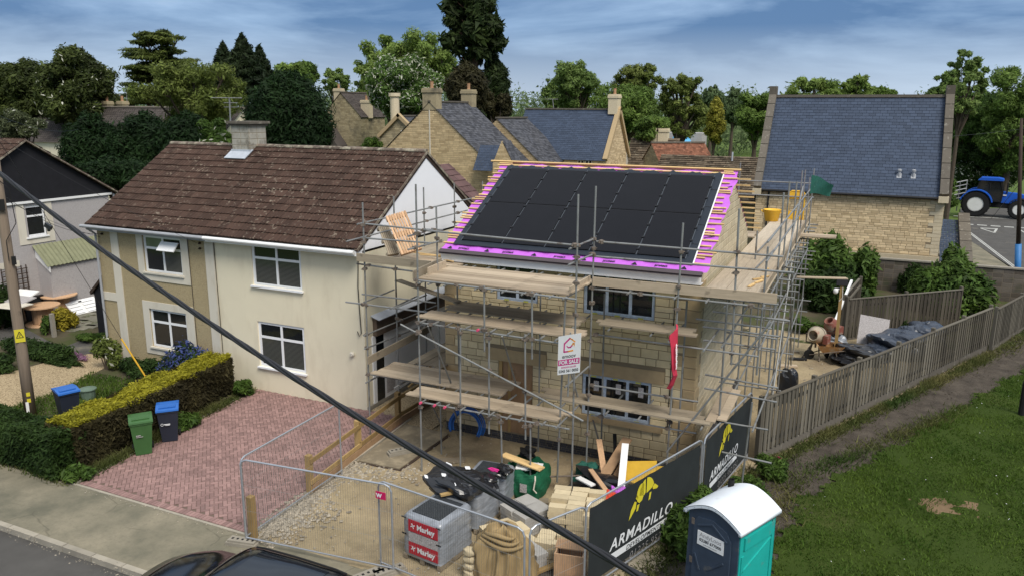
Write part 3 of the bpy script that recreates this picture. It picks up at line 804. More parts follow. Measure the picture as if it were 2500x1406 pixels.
# gutters, pipes
k = MB().path([(-11.9, -.40, 5.16), (-6.0, -.40, 5.15)], .06, 8); k.box(-11.7, -.33, 5.03, -6.0, -.30, 5.2); k.build('gutter', M['grey_pvc'], H)
k = MB().path([(-6.0, -.40, 5.15), (0, -.40, 5.14)], .06, 8); k.box(-6.0, -.33, 5.02, 0, -.29, 5.2); tag(k.build('gutter', M['white_paint'], H), 'white gutter and fascia of the cream half')
MB().path([(-11.62, -.38, 5.1), (-11.56, -.1, 4.85), (-11.56, -.09, 0)], .045, 8).build('downpipe', M['grey_pvc'], H)
MB().path([(-5.93, -.03, 5.0), (-5.9, -.025, .2)], .012, 5).build('wall_cable', M['black_pvc'], H)
MB().path([(-7.12, -.03, 5.0), (-7.1, -.02, 3.3), (-7.08, -.02, .4)], .01, 5).build('wall_cable', M['black_pvc'], H)
k = MB().path([(-.12, -.02, 4.9), (-.16, -.03, 4.0), (-.13, -.03, 3.2), (-.10, -.03, 2.55), (-.16, -.05, 2.45), (-.24, -.04, 2.6)], .014, 6)
k.build('wall_cable', M['rubber'], H)
k = MB().lathe([(.03, 0), (.075, .01), (.085, .06), (.05, .1)], (-.47, -.001, 1.82), 12, (0, -1, 0)); k.build('wall_light', M['trim'], H)
for dx in (0, .0):
    pass
k = MB()
for q in ((-6.55, 4.88), (-6.56, 4.7), (-11.3, 4.86)): k.lathe([(.02, 0), (.045, .03), (.03, .09)], (q[0], -.0, q[1]), 8, (0, -1, 0))
k.build('insulator', M['dark_timber'], H)
# flank: timber band with lead, white door and panels
k = MB().box(.002, .45, 2.35, .14, 7.0, 2.95); cn = k.build('side_canopy', M['brown_board'], H)
MB().obox((.13, 3.7, 2.98), (.2, 0, -.06), (0, 3.35, 0), (.004, 0, .015)).build('canopy_flashing', M['lead'], cn)
def upd(y0, y1, z0, z1): return MB().box(.002, y0, z0, .05, y1, z1)
dr = upd(.35, .52, .1, 2.35).build('side_door_frame', M['upvc'], H)
upd(.52, .95, .15, 2.3).build('side_door_glass', M['glass'], H)
dl = upd(.98, 1.62, .1, 2.34).build('side_door', M['upvc'], H)
MB().box(.05, 1.06, .25, .062, 1.54, .95).build('door_panel', M['greydash'], dl)
upd(1.63, 6.9, .15, 2.34).build('side_panel', M['upvc'], H)
MB().box(.002, -.0, -.05, .06, 7.6, .12).build('plinth', M['concrete'], H)

# ---- rear extension with plum tiles beyond the gable
E_ = thing('rear_extension', 'rear house wing with plum coloured ribbed roof tiles behind the white gable', 'house wing', (-1, 8.3, 0))
A_ = atY(1066, 405, 7.75)
yf = 7.75
while atY(1109, 402, yf)[0] < A_[0] - .005 or yf < 7.8:
    yf += .02
    if yf > 12 or atY(1109, 402, yf)[0] <= A_[0] + .01: break
yf = max(yf, 8.8)
B_ = atY(1184, 488, yf)
vv = unit((A_[0] - B_[0], 0, A_[2] - B_[2])); ll = math.hypot(A_[0] - B_[0], A_[2] - B_[2]) * 1.35
o_ = V3((A_[0], 7.75, A_[2])) - vv * ll
k = MB(); tiles(k, o_, UY, vv, yf - 7.75, ll, 9, .3, .016, .03)
k.build('roof', M['plum_tile'], E_)
MB().prism([(o_[0] - .2, 7.78, -.1), (o_[0] - .2, 7.78, o_[2]), (A_[0], 7.78, A_[2] - .03), (A_[0] - 2.6, 7.78, o_[2]), (A_[0] - 2.6, 7.78, -.1)], (0, yf - 7.83, 0)).build('wall', M['cream'], E_)
# ---- the new stone house being roofed
N_ = thing('stone_house', 'unfinished cream stone house with solar panels on its purple felted roof, inside scaffolding', 'house', (6.6, 3.6, 0))
x0, x1, yf_, yb, ztop = 2.96, 10.24, -.17, 7.66, 5.22
HO = [(4.62, 4.18, 5.86, 5.2), (7.18, 4.08, 9.1, 5.2), (7.21, 1.24, 9.11, 2.40), (4.69, .28, 5.74, 2.40)]
k = wall(MB(), (x0, yf_, -.1), UX, NY, x1 - x0, ztop + .1, [(a - x0, c + .1, b - x0, d + .1) for a, c, b, d in HO], .12)
k.poly((x0, yf_, -.1), (x0, yb, -.1), (x0, yb, ztop), (x0, yf_, ztop)).poly((x1, yb, -.1), (x0, yb, -.1), (x0, yb, ztop), (x1, yb, ztop))
k.poly((x1, yf_, -.1), (x1, yb, -.1), (x1, yb, 5.34), (x1, 3.65, 7.52), (x1, yf_, 5.34)).poly((x0, yf_, -.1), (x0, yb, -.1), (x0, yb, 5.34), (x0, 3.65, 7.52), (x0, yf_, 5.34))
k.build('wall', M['mortar'], N_)
holes = lambda z: [(a - .0, b + .0) for a, c, b, d in HO if c - .02 < z < d + .02] + ([(6.85, 9.45)] if 2.40 < z < 2.76 or 1.06 < z < 1.24 else []) + ([(4.3, 6.15)] if 2.40 < z < 2.76 else [])
rw = courses(.26, 5.2, [.11, .15, .21, .21, .25])
k = MB(); stones(k, (0, yf_, 0), UX, NY, rw, lambda z: minus([(x0 + (.32 if int(z / .3) % 2 else .5), x1 - (.32 if int(z / .3) % 2 else .55))], holes(z)), (.22, .58), .014, .016)
k.build('walling_stone', M['new_stone'], N_)
k, kq = MB(), MB()
for i in range(17):
    z = .26 + i * .3; w_ = .5 if int((z + .15) / .3) % 2 == 0 else .32; w2 = .55 if int((z + .15) / .3) % 2 == 0 else .32
    z1_ = min(z + .3, 5.2)
    stones(k, (0, yf_, 0), UX, NY, [(z, z1_)], lambda q: [(x0, x0 + w_)], (.6, .7), .018, .01)
    stones(kq, (0, yf_, 0), UX, NY, [(z, z1_)], lambda q: [(x1 - w2, x1 + .012)], (.6, .7), .018, .01)
    stones(kq, (x1, 0, 0), UY, NX, [(z, z1_)], lambda q: [(yf_ - .012, yf_ + (.32 if w2 > .4 else .55))], (.6, .7), .018, .01)
k.build('quoin', M['ashlar'], N_); kq.build('quoin', M['ashlar'], N_)
for a, c, b, d in ((6.85, 2.405, 9.45, 2.755), (4.3, 2.405, 6.15, 2.755), (6.85, 1.07, 9.45, 1.235)):
    MB().box(a, yf_ - (.03 if c > 2 else .07), c, b, yf_ - .002, d).build('lintel' if c > 2 else 'sill', M['ashlar'], N_)
k = MB(); stones(k, (x1, 0, 0), UY, NX, courses(.26, 7.5, [.15, .2, .2]), lambda z: [(yf_ + (.32 if int(z / .3) % 2 else .55), yb)] if z < 5.2 else [(max(yf_, 3.65 - (7.5 - z) / .532), min(yb, 3.65 + (7.5 - z) / .532))], (.34, .5), .012, .016)
k.build('gable_stone', M['gable_block'], N_)
k = MB()
stones(k, (0, yf_, 0), UX, NY, courses(0, .26, [.065]), lambda z: [(x0, x1)], (.2, .23), .016, .012); stones(k, (x1, 0, 0), UY, NX, courses(0, .26, [.065]), lambda z: [(yf_, yb)], (.2, .23), .016, .012)
k.build('plinth', M['brick_dark'], N_)
M['interior'] = plain('dark room inside', (.012, .011, .010), .9, .3, 2)
for (a, c, b, d), L3 in zip(HO[:3], ([(.03, .04, .5, .96, None), (.5, .04, .97, .96, None)], [(.02, .04, .33, .96, None), (.33, .04, .66, .96, None), (.66, .04, .98, .96, None)], [(.02, .04, .33, .96, None), (.33, .04, .66, .96, None), (.66, .04, .98, .96, None)])):
    w = window(N_, (a, yf_, c), UX, NY, b - a, d - c, L3, M['film'], 'glass', fw=.06, depth=.07)
    k = MB()
    for l in L3:
        u = a + (b - a) * (l[0] + l[2]) / 2
        k.box(u - .07, yf_ - .0405, c + .012, u + .07, yf_ - .035, c + .05)
        if c < 2: k.box(u - .07, yf_ - .0405, d - .05, u + .07, yf_ - .035, d - .012)
    k.build('sticker', M['yellow_tape'], w)
    if c < 2:
        for l in L3: u = a + (b - a) * (l[0] * .35 + l[2] * .65); MB().box(u - .07, yf_ - .062, d - .42, u + .07, yf_ - .058, d - .14).build('glass_label', M['greydash'], w)
MB().box(4.70, yf_ + .04, .28, 5.73, yf_ + .07, 2.39).build('door_board', M['ply'], N_)
k = MB().box(4.695, yf_ + .0, .28, 4.80, yf_ + .035, 2.39).box(4.98, yf_ + .02, .28, 5.06, yf_ + .035, 2.39); k.build('door_frame', M['timber'], N_)
MB().path([(9.62, yf_ - .03, 5.0), (9.60, yf_ - .03, 1.2)], .012, 5).build('wall_cable', M['rubber'], N_)
# roof planes in (x, s): s = 0 at the eave, 1 at the ridge
RE, RR = np.array([0, -.45, 5.50]), np.array([0, 3.65, 7.68])
rn = unit(np.cross((1, 0, 0), RR - RE)); rv = unit(RR - RE); RL = np.linalg.norm(RR - RE)
def rp(x, s, h=0.0): return RE + (RR - RE) * s + np.array([x, 0, 0]) + rn * h
def slab(mb, xa, sa, xb, sb, h0, h1):
    return mb.obox((rp(xa, sa, (h0 + h1) / 2) + rp(xb, sb, (h0 + h1) / 2)) / 2, ((xb - xa) / 2, 0, 0), (RR - RE) * (sb - sa) / 2, rn * (h1 - h0) / 2)
MB().prism([(3.0, -.44, 5.47), (3.0, 3.65, 7.655), (3.0, 7.74, 5.47), (3.0, 7.74, 5.4), (3.0, 3.65, 7.54), (3.0, -.44, 5.4)], (7.20, 0, 0)).build('roof_deck', M['timber'], N_)
rgm = np.random.default_rng(3); nx, ns = 80, 44; vs = []
for j in range(ns + 1):
    for i in range(nx + 1):
        s = j / ns; x = 3.02 + 7.38 * i / nx; e = .012 * math.sin(x * 11 + s * 9) * math.sin(s * 40) + rgm.normal(0, .003)
        if i in (0, nx): x += .03 * math.sin(s * 23) + .02 * math.sin(s * 51)
        ss = s * .985
        if j == ns: ss += .012 * math.sin(x * 5)
        vs.append(rp(x, ss, .012 + e))
mem = MB().add(vs, [(j * (nx + 1) + i, j * (nx + 1) + i + 1, (j + 1) * (nx + 1) + i + 1, (j + 1) * (nx + 1) + i) for j in range(ns) for i in range(nx)])
q = RR + RR * 0
mem.poly((3.0, 3.7, 7.69), (10.2, 3.7, 7.69), (10.2, 7.9, 5.47), (3.0, 7.9, 5.47))
mem = tag(mem.build('membrane', M['membrane'], N_), 'bright purple roofing membrane')
k = MB(); slab(k, 3.0, -.028, 10.30, .004, .006, .02); k.poly((3.0, -.56, 5.40), (10.3, -.56, 5.40), (10.3, -.5, 5.485), (3.0, -.5, 5.485)); k.build('membrane_edge', M['membrane_edge'], N_)
for i, (x, s) in enumerate([(3.55, .028), (4.9, .028), (6.4, .028), (7.75, .028), (9.1, .028), (10.07, .30), (10.07, .18), (10.08, .55), (10.1, .8), (3.05, .22), (3.05, .5), (3.05, .86)]):
    side_ = x > 10 or x < 3.2
    lettering('protect', .105 if not side_ else .09, M['text_black'], N_, rp(x, s - .01 if side_ else s - .013, .03), (1, .35 if side_ else 0, .2 if side_ else 0), rv, 'membrane_print', bold=.004)
k = MB()
for x in (3.2, 4.35, 5.75, 7.15, 8.5, 9.75): k.poly(rp(x, .010, .031), rp(x + .16, .010, .031), rp(x + .08, .034, .031))
k.build('membrane_print', M['text_black'], N_)
k = MB().box(3.02, -.46, 5.19, 10.28, -.43, 5.395); k.box(3.02, -.43, 5.19, 10.28, yf_, 5.21); k.build('fascia', M['white_paint'], N_)
for i in range(18):
    s = .055 + i * .0525
    k = MB(); slab(k, 2.98 + random.uniform(-.10, .05), s, 10.36 + random.uniform(-.12, .14), s + .0105, .03, .056); k.build('batten', M['batten'], N_)
    if i % 4 == 1:
        k = MB(); slab(k, 10.0, s + .022, 10.36 + random.uniform(-.1, .1), s + .032, .03, .056); slab(k, 2.95, s + .022, 3.4, s + .032, .03, .056); k.build('batten', M['batten'], N_)
k = MB(); slab(k, 2.62, .985, 10.46, .997, .04, .085); tag(k.build('ridge_batten', M['batten'], N_), 'long pale timber batten along the ridge')
for i in range(10):
    z = 7.4 - i * .21; y = 3.65 + (7.69 - z) / .532
    MB().box(9.9, y, z - .01, 10.62 + random.uniform(-.08, .08), y + .05, z + .03).build('rear_batten', M['batten'], N_)
k = MB(); slab(k, 3.32, .045, 10.02, .925, .058, .066)
for i in range(60):        # crimped upper edge of the tray
    x = 3.32 + i * 6.7 / 60; d = .012 * math.sin(i * 1.1) + .008 * math.sin(i * 2.7)
    k.poly(rp(x, .91, .0665), rp(x + 6.7 / 60, .91, .0665), rp(x + 6.7 / 60, .938 + .012 * math.sin((i + 1) * 1.1) + .008 * math.sin((i + 1) * 2.7), .07), rp(x, .938 + d, .07))
k.build('flashing_tray', M['tray'], N_)
k = MB(); slab(k, 10.015, .05, 10.045, .93, .058, .085); k.build('tray_edge', M['white_paint'], N_)
k = MB()
for s in (.22, .40, .58, .76):
    for xa, xb in ((3.33, 3.5), (9.82, 10.01)): slab(k, xa, s, xb, s + .004, .066, .071)
k.build('tray_joint', M['solar_frame'], N_)
xs = np.linspace(3.5, 9.8, 6); ss = [(.088, .493), (.499, .900)]
for j, (sa, sb) in enumerate(ss):
    for i in range(5):
        fr = MB(); g = .022; f = .012
        slab(fr, xs[i] + g, sa, xs[i + 1] - g, sb, .07, .10)
        fo = fr.build('solar_panel', M['solar_frame'], N_)
        k = MB(); slab(k, xs[i] + g + f, sa + .004, xs[i + 1] - g - f, sb - .004, .1005, .103); k.build('solar_cells', M['solar'], fo)
for i in range(6):
    for s in (.13, .24, .36, .47, .55, .66, .78, .88):
        k = MB(); slab(k, xs[i] - .035, s - .006, xs[i] + .035, s + .006, .10, .118); k.build('panel_clamp', M['solar_frame'], N_)
    k = MB(); slab(k, xs[i] - .012, .085, xs[i] + .012, .912, .067, .082); k.build('panel_rail', M['rail'], N_)

# ---- black gabled house on the far left
B_ = thing('black_gable_house', 'grey pebbledash house with a black boarded gable and brown roof at left edge', 'house', (-24, 3.2, 0))
gx, gy0, gy1, gyr, gze, gzr = -20.0, -1.1, 7.3, 3.25, 5.28, 7.95
k = wall(MB(), (gx, gy0 + .1, -.1), UY, NX, gy1 - gy0 - .2, 5.35, [(4.0, 3.75, 4.95, 5.15)])
k.poly((gx, gy0 + .1, -.1), (gx - 9, gy0 + .1, -.1), (gx - 9, gy0 + .1, 5.25), (gx, gy0 + .1, 5.25)).poly((gx, gy1 - .1, -.1), (gx - 9, gy1 - .1, -.1), (gx - 9, gy1 - .1, 5.25), (gx, gy1 - .1, 5.25))
k.build('wall', M['greydash'], B_)
MB().prism([(gx + .01, gy0 - .05, gze - .02), (gx + .01, gy1 + .1, gze - .02), (gx + .01, gyr, gzr - .08)], (.03, 0, 0)).build('gable_cladding', M['clad_black'], B_)
MB().box(gx + .0, gy0, gze - .12, gx + .09, gy1 + .05, gze - .02).build('trim_board', M['white_paint'], B_)
window(B_, (gx, 2.9 + .0, 3.65), UY, NX, .95, 1.4, [(.04, .66, .96, .96, None), (.04, .04, .96, .66, None)], M['upvc'], 'glass', sill=.05)
k = MB().box(gx + .001, 2.55, 3.35, gx + .03, 2.9, 5.15).box(gx + .001, 3.85, 3.35, gx + .03, 4.2, 5.15).box(gx + .001, 2.9, 3.35, gx + .03, 3.85, 3.62); k.build('window_surround', M['trim'], B_)
MB().box(gx + .001, gy0 + .1, 2.45, gx + .025, 2.4, 2.72).build('trim_band', M['trim'], B_)
sb = math.hypot(gyr - gy0 + .25, gzr - gze + .15); vb = (0, (gyr - gy0 + .25) / sb, (gzr - gze + .15) / sb)
k = MB(); tiles(k, (gx - 9, gy0 - .25, gze - .15), UX, vb, 9.25, sb, 13); tiles(k, (gx - 9, 2 * gyr - gy0 + .25, gze - .15), UX, (0, -vb[1], vb[2]), 9.25, sb, 13); rb_ = k.build('roof', M['roof_tile'], B_)
for s_ in (1, -1): MB().beam((gx + .2, gyr - s_ * (gyr - gy0 + .25), gze - .2), (gx + .2, gyr, gzr - .05), .06, .16, (1, 0, 0)).build('verge', M['ridge'], rb_)
MB().path([(gx + .05, gy1 + .15, 5.2), (gx + .05, gy1 + .16, 0)], .05).build('downpipe', M['grey_pvc'], B_)
# lean-to with yellow green ribbed sheet
ln = MB(); la, lb, lc, ld = atX(115, 612, -18.4), atX(250, 590, -20), atX(170, 640, -18.4), atX(250, 627, -18.4)
k = MB().box(-20 + .005, 3.2, -.1, -19.2, 7.1, 2.4); k.prism([(-19.995, 3.2, 2.4), (-19.2, 3.2, 2.4), (-19.995, 3.2, 3.2)], (0, 3.9, 0)); lt = k.build('lean_to', M['greydash'], B_)
k = MB()
for i in range(42):
    y = 3.05 + i * .1; h = .035 if i % 2 else 0; h2 = .035 if not i % 2 else 0
    k.poly((-19.08, y, 2.37 + h), (-19.08, y + .1, 2.37 + h2), (-19.98, y + .1, 3.26 + h2), (-19.98, y, 3.26 + h))
M['grp'] = plain('yellowed green ribbed sheet', (.20, .205, .12), .6, .15, 3); k.build('lean_to_roof', M['grp'], lt)
k = MB().prism([(-19.1, 3.15, 2.1), (-19.1, 3.15, 2.36), (-19.98, 3.15, 3.2), (-19.98, 3.15, 2.7)], (0, .03, 0)); k.build('lean_to_board', M['white_paint'], lt)
k = MB().box(-19.96, 6.0, 2.9, -19.94, 7.2, 3.3)
# small dark porch gable beyond
PG = thing('shed_porch', 'small dark timber shed roof showing between the two pairs of houses', 'shed', (-12.8, 3.2, 0))
q = atY(218, 712, 2.2); q2 = atY(245, 676, 2.2); q3 = atY(245, 720, 2.2)
k = MB().prism([(q[0], 2.2, q[2]), (q2[0] + .8, 2.2, q2[2] + .72), (q2[0] + .8, 2.2, q2[2] + .60), (q[0] + .05, 2.2, q[2] - .12)], (0, 2.4, 0)); k.build('roof', M['dark_timber'], PG)
MB().prism([(q[0] + .15, 2.3, -.1), (q[0] + .15, 2.3, q[2]), (q2[0] + .8, 2.3, q2[2] + .55), (q2[0] + .8, 2.3, -.1)], (0, 2.2, 0)).build('wall', M['clad_black'], PG)
# ---------------------------------------------------------------- stone hall on the right
HL = thing('stone_hall', 'large rubble stone hall with steep blue slate roof and lichened gable copings', 'hall', (12.7, 32, 0))
hy, hyr, hze, hzr, hx0, hx1 = 28.0, 32.1, 5.12, 10.22, 8.0, 17.35
k = MB().poly((hx0, hy, -.1), (hx1 + .25, hy, -.1), (hx1 + .25, hy, hze), (hx0, hy, hze))
for x in (hx0 - .15, hx1 + .28): k.poly((x, hy, -.1), (x, 2 * hyr - hy, -.1), (x, 2 * hyr - hy, hze), (x, hyr, hzr), (x, hy, hze))
k.poly((hx0 - .15, 2 * hyr - hy, -.1), (hx1 + .28, 2 * hyr - hy, -.1), (hx1 + .28, 2 * hyr - hy, hze), (hx0 - .15, 2 * hyr - hy, hze))
k.build('wall', M['mortar'], HL)
k = MB(); stones(k, (0, hy, 0), UX, NY, courses(1.75, hze, [.10, .13, .16]), lambda z: [(hx0 - .1, hx1 - .15 - .25 * (int(z / .3) % 2))], (.2, .55), .015, .014); k.build('walling_stone', M['hall_stone'], HL)
k = MB(); stones(k, (0, hy, 0), UX, NY, courses(0.2, 1.45, [.2]), lambda z: [(hx0 - .15, hx1 + .3)], (.4, .8), .02, .012); k.box(hx0 - .2, hy - .12, 1.5, hx1 + .34, hy - .001, 1.72)
for i in range(17): stones(k, (0, hy, 0), UX, NY, [(1.75 + i * .2, 1.95 + i * .2)], lambda z: [(hx1 - .15 - .25 * (int((z) / .3) % 2), hx1 + .27)], (.8, .9), .02, .008)
stones(k, (hx1 + .28, 0, 0), UY, NX, courses(0, 10, [.2]), lambda z: [(hy, 2 * hyr - hy)] if z < hze else [(hyr - (hzr - z) / 1.244, hyr + (hzr - z) / 1.244)], (.4, .7), .01, .01)
k.build('dressed_stone', M['gable_block'], HL)
sl = math.hypot(hyr - hy + .2, hzr - hze + .25); v_ = (0, (hyr - hy + .2) / sl, (hzr - hze + .25) / sl)
k = MB(); slates(k, (hx0 + .1, hy - .2, hze - .22), UX, v_, hx1 - hx0 - .15, sl, .36, .205, .005, .017); rr = k.build('roof', M['slate'], HL)
MB().prism([(hx0, hy - .2, hze - .26), (hx0, hyr, hzr - .02), (hx0, 2 * hyr - hy + .2, hze - .26)], (hx1 - hx0, 0, 0)).build('roof_deck', M['slate'], rr)
MB().beam((hx0 + .1, hyr, hzr + .04), (hx1, hyr, hzr + .04), .3, .16).build('ridge', M['coping'], rr)
MB().path([(hx0, hy - .26, hze - .2), (hx1 - .1, hy - .26, hze - .24)], .07).build('gutter', M['black_pvc'], HL)
MB().path([(hx0 + .62, hy - .1, hze - .2), (hx0 + .62, hy - .1, 0)], .05).build('downpipe', M['black_pvc'], HL)
for x in (hx0 - .02, hx1 + .17):
    k = MB(); n_ = 7
    for i in range(n_):
        p = np.array([x, hy - .25, hze - .05]) + (np.array([0, hyr - hy + .25, hzr - hze + .35])) * i / n_; q = np.array([x, hy - .25, hze - .05]) + (np.array([0, hyr - hy + .25, hzr - hze + .35])) * ((i + 1) / n_ - .006)
        k.beam(p, q, .42, .2, (1, 0, 0)) if 0 else k.obox((p + q) / 2, (.21, 0, 0), (q - p) / 2, np.cross((1, 0, 0), unit(q - p)) * .13)
    k.obox((x, 2 * hyr - (hy + hyr) / 2, (hze + hzr) / 2 + .15), (.21, 0, 0), (0, (hyr - hy + .25) / 2, -(hzr - hze + .35) / 2), (0, .1, .08))
    k.box(x - .22, hyr - .3, hzr - .1, x + .22, hyr + .3, hzr + .62); k.build('gable_coping', M['coping'], HL)
    MB().box(x - .24, hy - .4, hze - .45, x + .24, hy + .2, hze - .12).build('kneeler', M['gable_block'], HL)
for px in (2194, 2229):
    t_ = .19; b = np.array([0, hy - .2, hze - .22]) + np.array(v_) * sl * t_; q = atY(px, 438, b[1])
    k = MB().lathe([(.07, -.1), (.07, .22), (.11, .23), (.11, .32), (.06, .35)], (q[0], b[1], b[2] + .05), 10); k.obox((q[0], b[1], b[2] + .02), (.12, 0, 0), np.array(v_) * .15, (0, -.01, .012)); k.build('roof_vent', M['grey_pvc'], HL)
# slated lean-to on the right end
k = MB(); la, lb = atX(2285, 638, 18.6), atX(2300, 545, 18.6)
slates(k, (hx1 + .35, hy + .2, 1.5), (0, 1, 0), unit((0, 0, 1)), 1, 1, .3, .2) if 0 else None
L_ = thing('hall_porch', 'low lean-to with small slate roof and stone coping at the right end of the hall', 'porch', (18.6, 29, 0))
k = MB(); slates(k, (hx1 + .4, hy - .05, 1.35), UX, unit((0, 4, 2.0)), 1.0, 4.4, .3, .2); k.build('roof', M['slate'], L_)
MB().box(hx1 + .35, hy + .05, -.1, hx1 + 1.6, hy + 4, 1.3).build('wall', M['grey_stone'], L_)
k = MB()
for i in range(5):
    p = np.array([hx1 + 1.65, hy - .1 + i * .85, 1.55 + i * .42]); k.obox(p + np.array([0, .4, .2]), (.28, 0, 0), (0, .41, .2), (0, -.05, .1))
k.box(hx1 + 1.4, hy - .1, -.1, hx1 + 1.9, hy + 4, 1.45); k.build('coping', M['coping'], L_)
# dark block boundary wall in front of the hall
BW = thing('block_wall', 'dark weathered concrete block boundary wall in front of the hall', 'wall', (17, 26.3, 0))
MB().box(12.3, 26.22, -.1, 30, 26.42, 1.66).build('wall', M['mortar_dark'], BW)
k = MB(); stones(k, (0, 26.22, 0), UX, NY, courses(0, 1.64, [.235]), lambda z: [(12.3, 30)], (.45, .46), .006, .016); k.build('block', M['block_dark'], BW)
MB().box(12.25, 26.16, 1.662, 30, 26.48, 1.74).build('coping', M['concrete'], BW)

# ---------------------------------------------------------------- village houses behind
def stone_house(label, name, gpt, half, base, eave, apex_, length, yaw, wm, rm, rows=.2, sw=.35, cat='house', coping=False):
    """gpt = apex point over the front gable; the ridge runs back from it along yaw (0 = +Y, -90 = +X)"""
    o = thing(name, label, cat, (gpt[0], gpt[1], 0), yaw)
    local(o); x0, x1 = -half, half
    P = lambda x, y, z: (x, y, z)
    k = MB().poly((x0, 0, base), (x1, 0, base), (x1, 0, eave), (0, 0, apex_), (x0, 0, eave))
    k.poly((x1, 0, base), (x1, length, base), (x1, length, eave), (x1, 0, eave)).poly((x0, 0, base), (x0, length, base), (x0, length, eave), (x0, 0, eave)).poly((x0, length, base), (x1, length, base), (x1, length, eave), (0, length, apex_), (x0, length, eave))
    k.build('wall', M['mortar'] if wm != 'grey_stone' else M['mortar_dark'], o)
    sp = lambda z: [(x0, x1)] if z < eave else [(-half * (apex_ - z) / (apex_ - eave), half * (apex_ - z) / (apex_ - eave))]
    k = MB(); stones(k, (0, 0, 0), UX, NY, courses(max(base, eave - 3.2), apex_, [.11, .14, .17]), sp, (.22, .6), .012, .014)
    stones(k, (x1, 0, 0), UY, NX, courses(max(base, eave - 3.2), eave, [.11, .14, .17]), lambda z: [(0, length)], (.22, .6), .012, .014)
    stones(k, (x0, 0, 0), UY, (-1, 0, 0), courses(max(base, eave - 3.2), eave, [.11, .14, .17]), lambda z: [(0, length)], (.22, .6), .012, .014)
    k.build('walling_stone', M[wm], o)
    sl_ = math.hypot(half + .15, apex_ - eave + .15); k = MB()
    for s_ in (1, -1):
        v = unit((-s_ * (half + .15), 0, apex_ - eave + .15))
        slates(k, (s_ * (half + .15), -.1, eave - .1), UY, v, length + .2, sl_, sw, rows, .006, .016)
    r_ = k.build('roof', M[rm], o)
    MB().prism([(x0 - .1, .03, eave - .12), (x1 + .1, .03, eave - .12), (0, .03, apex_ + .04)], (0, length - .05, 0)).build('roof_deck', M[rm], r_)
    MB().beam((0, -.1, apex_ + .12), (0, length + .1, apex_ + .12), .22, .12).build('ridge', M['coping'], r_)
    if coping:
        for s_ in (1, -1): MB().obox((s_ * half / 2, -.05, (apex_ + eave) / 2 + .1), (s_ * (half + .2) / 2, 0, -(apex_ - eave + .25) / 2), (0, .2, 0), (s_ * .09, 0, .11)).build('gable_coping', M['ashlar'] if coping == 1 else M['coping'], o)
    return o, r_
def chimney(o, x, y, z0, z1, w=.6, d=.5, m='grey_stone', pot=1, round_=False):
    k = MB()
    if round_: k.lathe([(w * .62, z0), (w * .6, z0 + .3), (w * .46, z0 + .45), (w * .46, z1 - .35), (w * .6, z1 - .28), (w * .6, z1)], (x, y, 0), 14)
    else:
        k.box(x - w / 2, y - d / 2, z0, x + w / 2, y + d / 2, z1 - .32); k.box(x - w / 2 - .06, y - d / 2 - .06, z1 - .32, x + w / 2 + .06, y + d / 2 + .06, z1 - .12); k.box(x - w / 2 - .02, y - d / 2 - .02, z1 - .12, x + w / 2 + .02, y + d / 2 + .02, z1)
    c = k.build('chimney', M[m], o)
    k = MB()
    for i in range(pot): k.lathe([(.14, z1), (.12, z1 + .1), (.13, z1 + .45), (.16, z1 + .5)], (x + (i - (pot - 1) / 2) * .36, y, 0), 10)
    if pot: k.build('chimney_pot', M['terracotta'], c)
    return c
M['terracotta'] = plain('terracotta pot', (.36, .21, .12), .85, .15, 4)
# golden gable with slate roof (ridge runs back)
g_ = atY(1049, 252, 31.0); gl = atY(955, 358, 31.0); gr_ = atY(1222, 428, 31.0)
half = (gr_[0] - g_[0]); ev = gr_[2]
MH, mr = stone_house('golden stone house with weathered slate roof, stained chimney breast and small slated wing', 'stone_cottage', (g_[0], 31.0), half, -.1, ev, g_[2], 6.6, 0, 'mid_stone', 'old_slate')
chimney(MH, 0, .35, g_[2] - .5, g_[2] + 1.05, 1.15, .8, 'grey_stone', 1)
MB().box(-.06, -.05, 3, .03, -.001, g_[2] - .5).build('white_pipe', M['trim'], MH)
chimney(MH, -.1, 6.3, g_[2] - .6, g_[2] + 1.1, .95, .8, 'grey_stone', 1)
# its slated wing with a small gable in front
w0 = atY(1165, 345, 30.6); w1 = atY(1225, 345, 30.6); w2 = atY(1172, 392, 29.6); w3 = atY(1217, 392, 29.6)
k = MB(); slates(k, (half - 1.6, -1.2, ev + .35), UX, unit((0, 1.2, 1.7)), 1.5, 2.1, .3, .2); k.build('wing_roof', M['slate'], MH)
gx_ = atY(1225, 345, 29.4); gx0, gx1 = atY(1203, 400, 29.4), atY(1248, 392, 29.4)
k = MB().prism([(gx0[0] - g_[0], -1.6, -.1), (gx1[0] - g_[0], -1.6, -.1), (gx1[0] - g_[0], -1.6, gx1[2]), (gx_[0] - g_[0], -1.6, gx_[2]), (gx0[0] - g_[0], -1.6, gx0[2])], (0, .3, 0)); wg = k.build('wing_gable', M['mid_stone'], MH)
k = MB(); xa, xb, za, zb_ = gx_[0] - g_[0], gx1[0] - g_[0], gx_[2], gx1[2]; stones(k, (0, -1.6, 0), UX, NY, courses(min(gx0[2], zb_) - 1, za - .05, [.12, .15]), lambda z: [((gx0[0] - g_[0]) + max(0, (z - gx0[2]) / (za - gx0[2])) * (xa - gx0[0] + g_[0]), xb + max(0, (z - zb_) / (za - zb_)) * (xa - xb))], (.2, .5)); k.build('wing_stone', M['mid_stone'], MH)
k = MB(); ws = math.hypot(xb - xa, za - zb_); slates(k, (xb + .12, -1.65, zb_ - .1), UY, unit((xa - xb, 0, za - zb_)), 1.4, ws + .12, .3, .2); k.build('wing_roof', M['old_slate'], MH)
